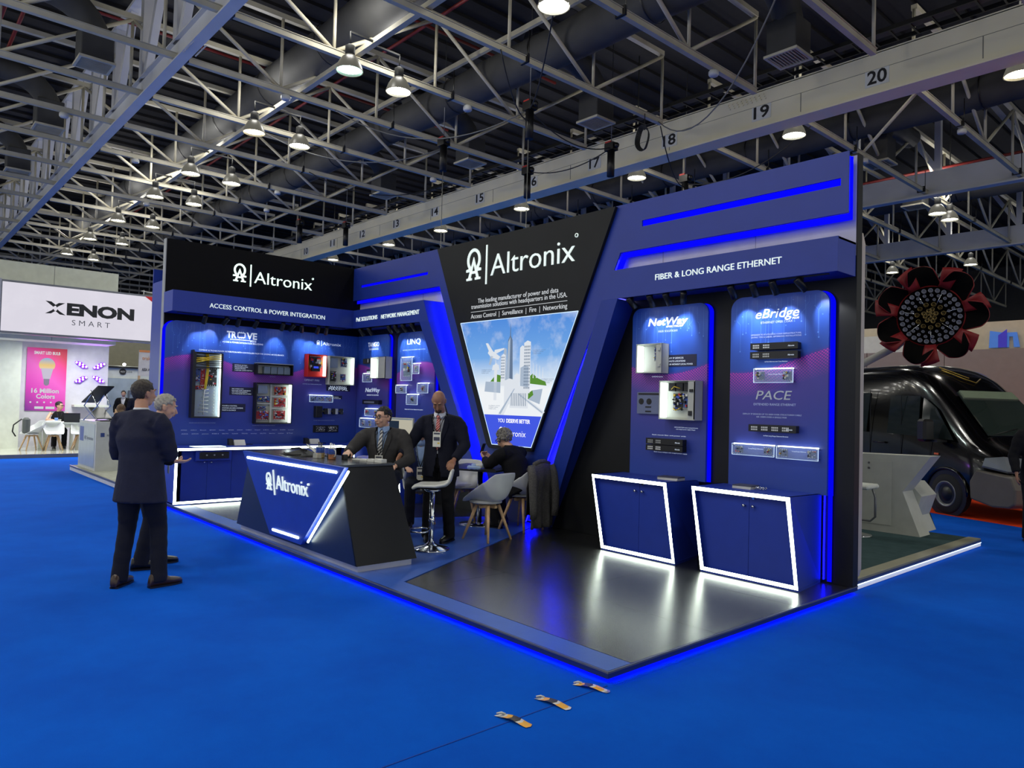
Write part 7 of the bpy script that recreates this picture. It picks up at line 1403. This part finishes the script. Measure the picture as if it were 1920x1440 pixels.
# D: bald, looking down
person('bald person in a navy suit and red striped tie looking down beside the bar stool',(5.02,1.60,.07),dg_(-52),dict(skin=sk_tan,hair=h_black,hairkind='bald',beard=h_black,hyaw=.1,hpitch=-.72,eyein=.013,hip=(0,0,.92),chest=(0,.02,1.26),neck=(0,.07,1.43),head=(0,.155,1.59),shz=1.40,shw=.2,nk=1.1,
    ER=(.34,.06,1.10),WR=(.40,.28,.97),EL=(-.30,.08,1.10),WL=(-.22,.27,.94),KR=(.11,.05,.5),AR=(.13,.02,.09),KL=(-.10,.02,.5),AL=(-.12,-.02,.09),fr=.35,fl=-.2,handR=((.0,.6,-.7),(-.8,.3,0),1,.75),handL=((.0,.75,-.35),(.2,-.1,-1),1,.55),
    jacket=c_dnavy,trousers=c_blk,shirt=c_wsh,tie=striped('striped_tie_red',(165,32,36),(215,170,165),22),lapel=c_dnavy,shoe=shoe_bk,hem=(0,-.01,.74),badge=1.17,build=1.06,openlow=.05),fine=.006)
# E: grey curly hair, seated at the table
person('person with curly grey hair in a black jacket seated at the table, holding a phone',(5.0,2.90,.07),dg_(193),dict(skin=sk_light,hair=h_curl,hairkind='curly',hairth=.014,glasses=1,hyaw=.05,hpitch=-.45,hip=(0,.03,.53),chest=(0,.13,.86),neck=(0,.22,1.01),head=(0,.30,1.13),shz=.99,shw=.2,
    SR=(.2,.17,.965),SL=(-.2,.17,.965),ER=(.25,.38,.80),WR=(.08,.56,.86),EL=(-.25,.36,.80),WL=(-.06,.56,.86),KR=(.13,.45,.52),AR=(.14,.40,.09),KL=(-.13,.43,.52),AL=(-.12,.30,.09),handR=((-.25,.8,.5),(-.6,-.3,.5),1,.8),handL=((.25,.8,.5),(.6,-.3,.5),-1,.8),
    jacket=c_blk,trousers=c_blk,shirt=c_blk,shoe=shoe_bk,hem=(0,-.02,.46),build=1.08),fine=.0065)
mb=MB(); mb.box((-.035,-.004,-.07),(.035,.004,.07),bev=.003); o=mb.build('mobile_phone',m_encb,loc=(4.37,2.76,1.06),rot=(-.35,0,dg_(-75))); tag(o,'phone held up in the hands of the grey-haired seated person','phone')
# F: mostly hidden
person('person in a dark blue jacket seated behind the bald one, mostly hidden',(3.83,2.15,.07),dg_(-35),dict(skin=sk_light,hair=h_grey,hyaw=.3,hpitch=-.1,hip=(0,.0,.53),chest=(0,.06,.88),neck=(0,.08,1.04),head=(0,.12,1.19),shz=1.0,
    SR=(.19,.06,.99),SL=(-.19,.06,.99),ER=(.28,.2,.78),WR=(.16,.42,.74),EL=(-.28,.2,.78),WL=(-.14,.42,.74),KR=(.12,.45,.52),AR=(.12,.45,.09),KL=(-.12,.45,.52),AL=(-.12,.43,.09),handR=((-.2,.9,0),(0,0,-1),-1,.4),handL=((.2,.9,0),(0,0,-1),1,.4),
    jacket=suit('blue_stripe',(36,44,84)),trousers=c_trn,shirt=c_bsh,shoe=shoe_bk,hem=(0,-.02,.46),badge=.66),fine=.009)
# people around
person('person in a black t-shirt with a lanyard at a laptop on the white stand',(-12.1,.8,.09),dg_(-5),dict(skin=sk_light,hair=h_black,hyaw=.9,glasses=1,hip=(0,.0,.52),chest=(0,.08,.86),neck=(0,.10,1.02),head=(0,.13,1.17),shz=.98,SR=(.2,.08,.965),SL=(-.2,.08,.965),ER=(.3,.22,.78),WR=(.18,.46,.79),EL=(-.28,.24,.78),WL=(-.2,.48,.79),KR=(.12,.42,.5),AR=(.12,.4,.09),KL=(-.12,.42,.5),AL=(-.12,.42,.09),handR=((-.2,.9,0),(0,0,-1),-1,.2),handL=((.2,.9,0),(0,0,-1),1,.2),
    tee=c_blk,teearms=0,trousers=c_blk,shoe=shoe_bk,badge=.72),fine=.013)
for nm,loc,f,P in(('person with long brown hair in black, seated behind the podium',(-6.2,.95,.0),dg_(150),dict(skin=sk_light,hair=h_brown,hairkind='long',tee=c_blk,teearms=1,z=-.17)),
    ('person in a dark suit standing far back by the door frame, left of two',(-19.1,4.15,0),dg_(-20),dict(skin=sk_light,hair=h_black,jacket=c_blk,shirt=c_wsh,trousers=c_blk)),
    ('person in a dark suit standing far back by the door frame, right of two',(-18.6,4.45,0),dg_(-160),dict(skin=sk_mid,hair=h_black,jacket=c_dnavy,shirt=c_wsh,trousers=c_blk)),
    ('person in a black suit at the right edge of the picture, one hand showing',(9.23,8.35,0),dg_(-60),dict(skin=sk_tan,hair=h_black,jacket=c_blk,shirt=c_wsh,trousers=c_blk))):
    z=P.pop('z',0); K=dict(ER=(.28,.0,1.13),WR=(.27,.1,.9),EL=(-.28,.0,1.13),WL=(-.27,.12,.9),KR=(.1,.03,.5),AR=(.11,0,.09),KL=(-.1,.03,.5),AL=(-.11,0,.09),handR=((0,.2,-1),(-1,.2,0),1,.35),handL=((0,.3,-1),(1,.2,0),-1,.35),shoe=shoe_bk,trousers=c_blk)
    if z: K.update(hip=(0,0,.60),chest=(0,.03,.96),neck=(0,.04,1.13),head=(0,.08,1.29),shz=1.09,SR=(.18,.03,1.08),SL=(-.18,.03,1.08),ER=(.26,.05,.82),WR=(.2,.25,.78),EL=(-.26,.05,.82),WL=(-.2,.25,.78),KR=(.1,.42,.56),AR=(.1,.4,.1),KL=(-.1,.42,.56),AL=(-.1,.4,.1))
    K.update(P); person(nm,loc,f,K,fine=.012)
# jacket hanging over the chair back
def hung_jacket():
    t=thing('hung_jacket','grey tweed jacket hanging over the back of a shell chair','jacket',(5.27,2.97,.07),dg_(100)); tw=mat('tweed_grey',(82,80,78),.9,var=.35,vscale=70,bump=.8,bscale=120)
    # local +y = chair forward; jacket lies behind the back (y negative)
    def sheet(x0,x1,zt,zb_,y0,fold,name,m,flare=.0,n=22,k=12,ph=0):
        vs=[];fs=[]
        for i in range(k+1):
            for j in range(n+1):
                u=j/n;v=i/k; x=lerp(x0,x1,u); x=(x-(x0+x1)/2)*(1+flare*v)+(x0+x1)/2; z=lerp(zt,zb_,v)-.05*abs(2*u-1)**2*(1-v); y=y0-.03*math.sin(PI*min(1,v*2.5))-fold*v*math.sin(u*19+ph)-.02*v*math.sin(u*7+v*3)
                vs.append((x,y,z))
        for i in range(k):
            for j in range(n): q=i*(n+1)+j; fs.append([q,q+1,q+n+2,q+n+1])
        mb=MB(); mb.add(vs,fs,True); o=mb.build(name,m,t); s=o.modifiers.new('s','SOLIDIFY'); s.thickness=.012; return o
    sheet(-.22,.2,.86,.06,-.035,.022,'jacket_back',tw,.12); sheet(-.25,.18,.85,.22,.035,.012,'jacket_lining',suit('lining',(52,50,52)),.05,ph=2)
    for s,x in((-1,-.23),(1,.17)):
        mb=MB(); loft(mb,[(x,-.02,.83),(x*1.12,-.06,.72),(x*1.2,-.085,.5),(x*1.15,-.09,.30),(x*1.1,-.08,.2)],[(.05,.05),(.065,.05),(.06,.045),(.055,.04),(.052,.038)],14); mb.build('sleeve',tw,t)
    mb=MB(); loft(mb,[(-.17,-.01,.845),(-.06,-.005,.875),(.06,-.005,.875),(.15,-.01,.845)],[(.025,.03)]*4,10,Vector((0,1,0))); mb.build('collar',tw,t)
hung_jacket()
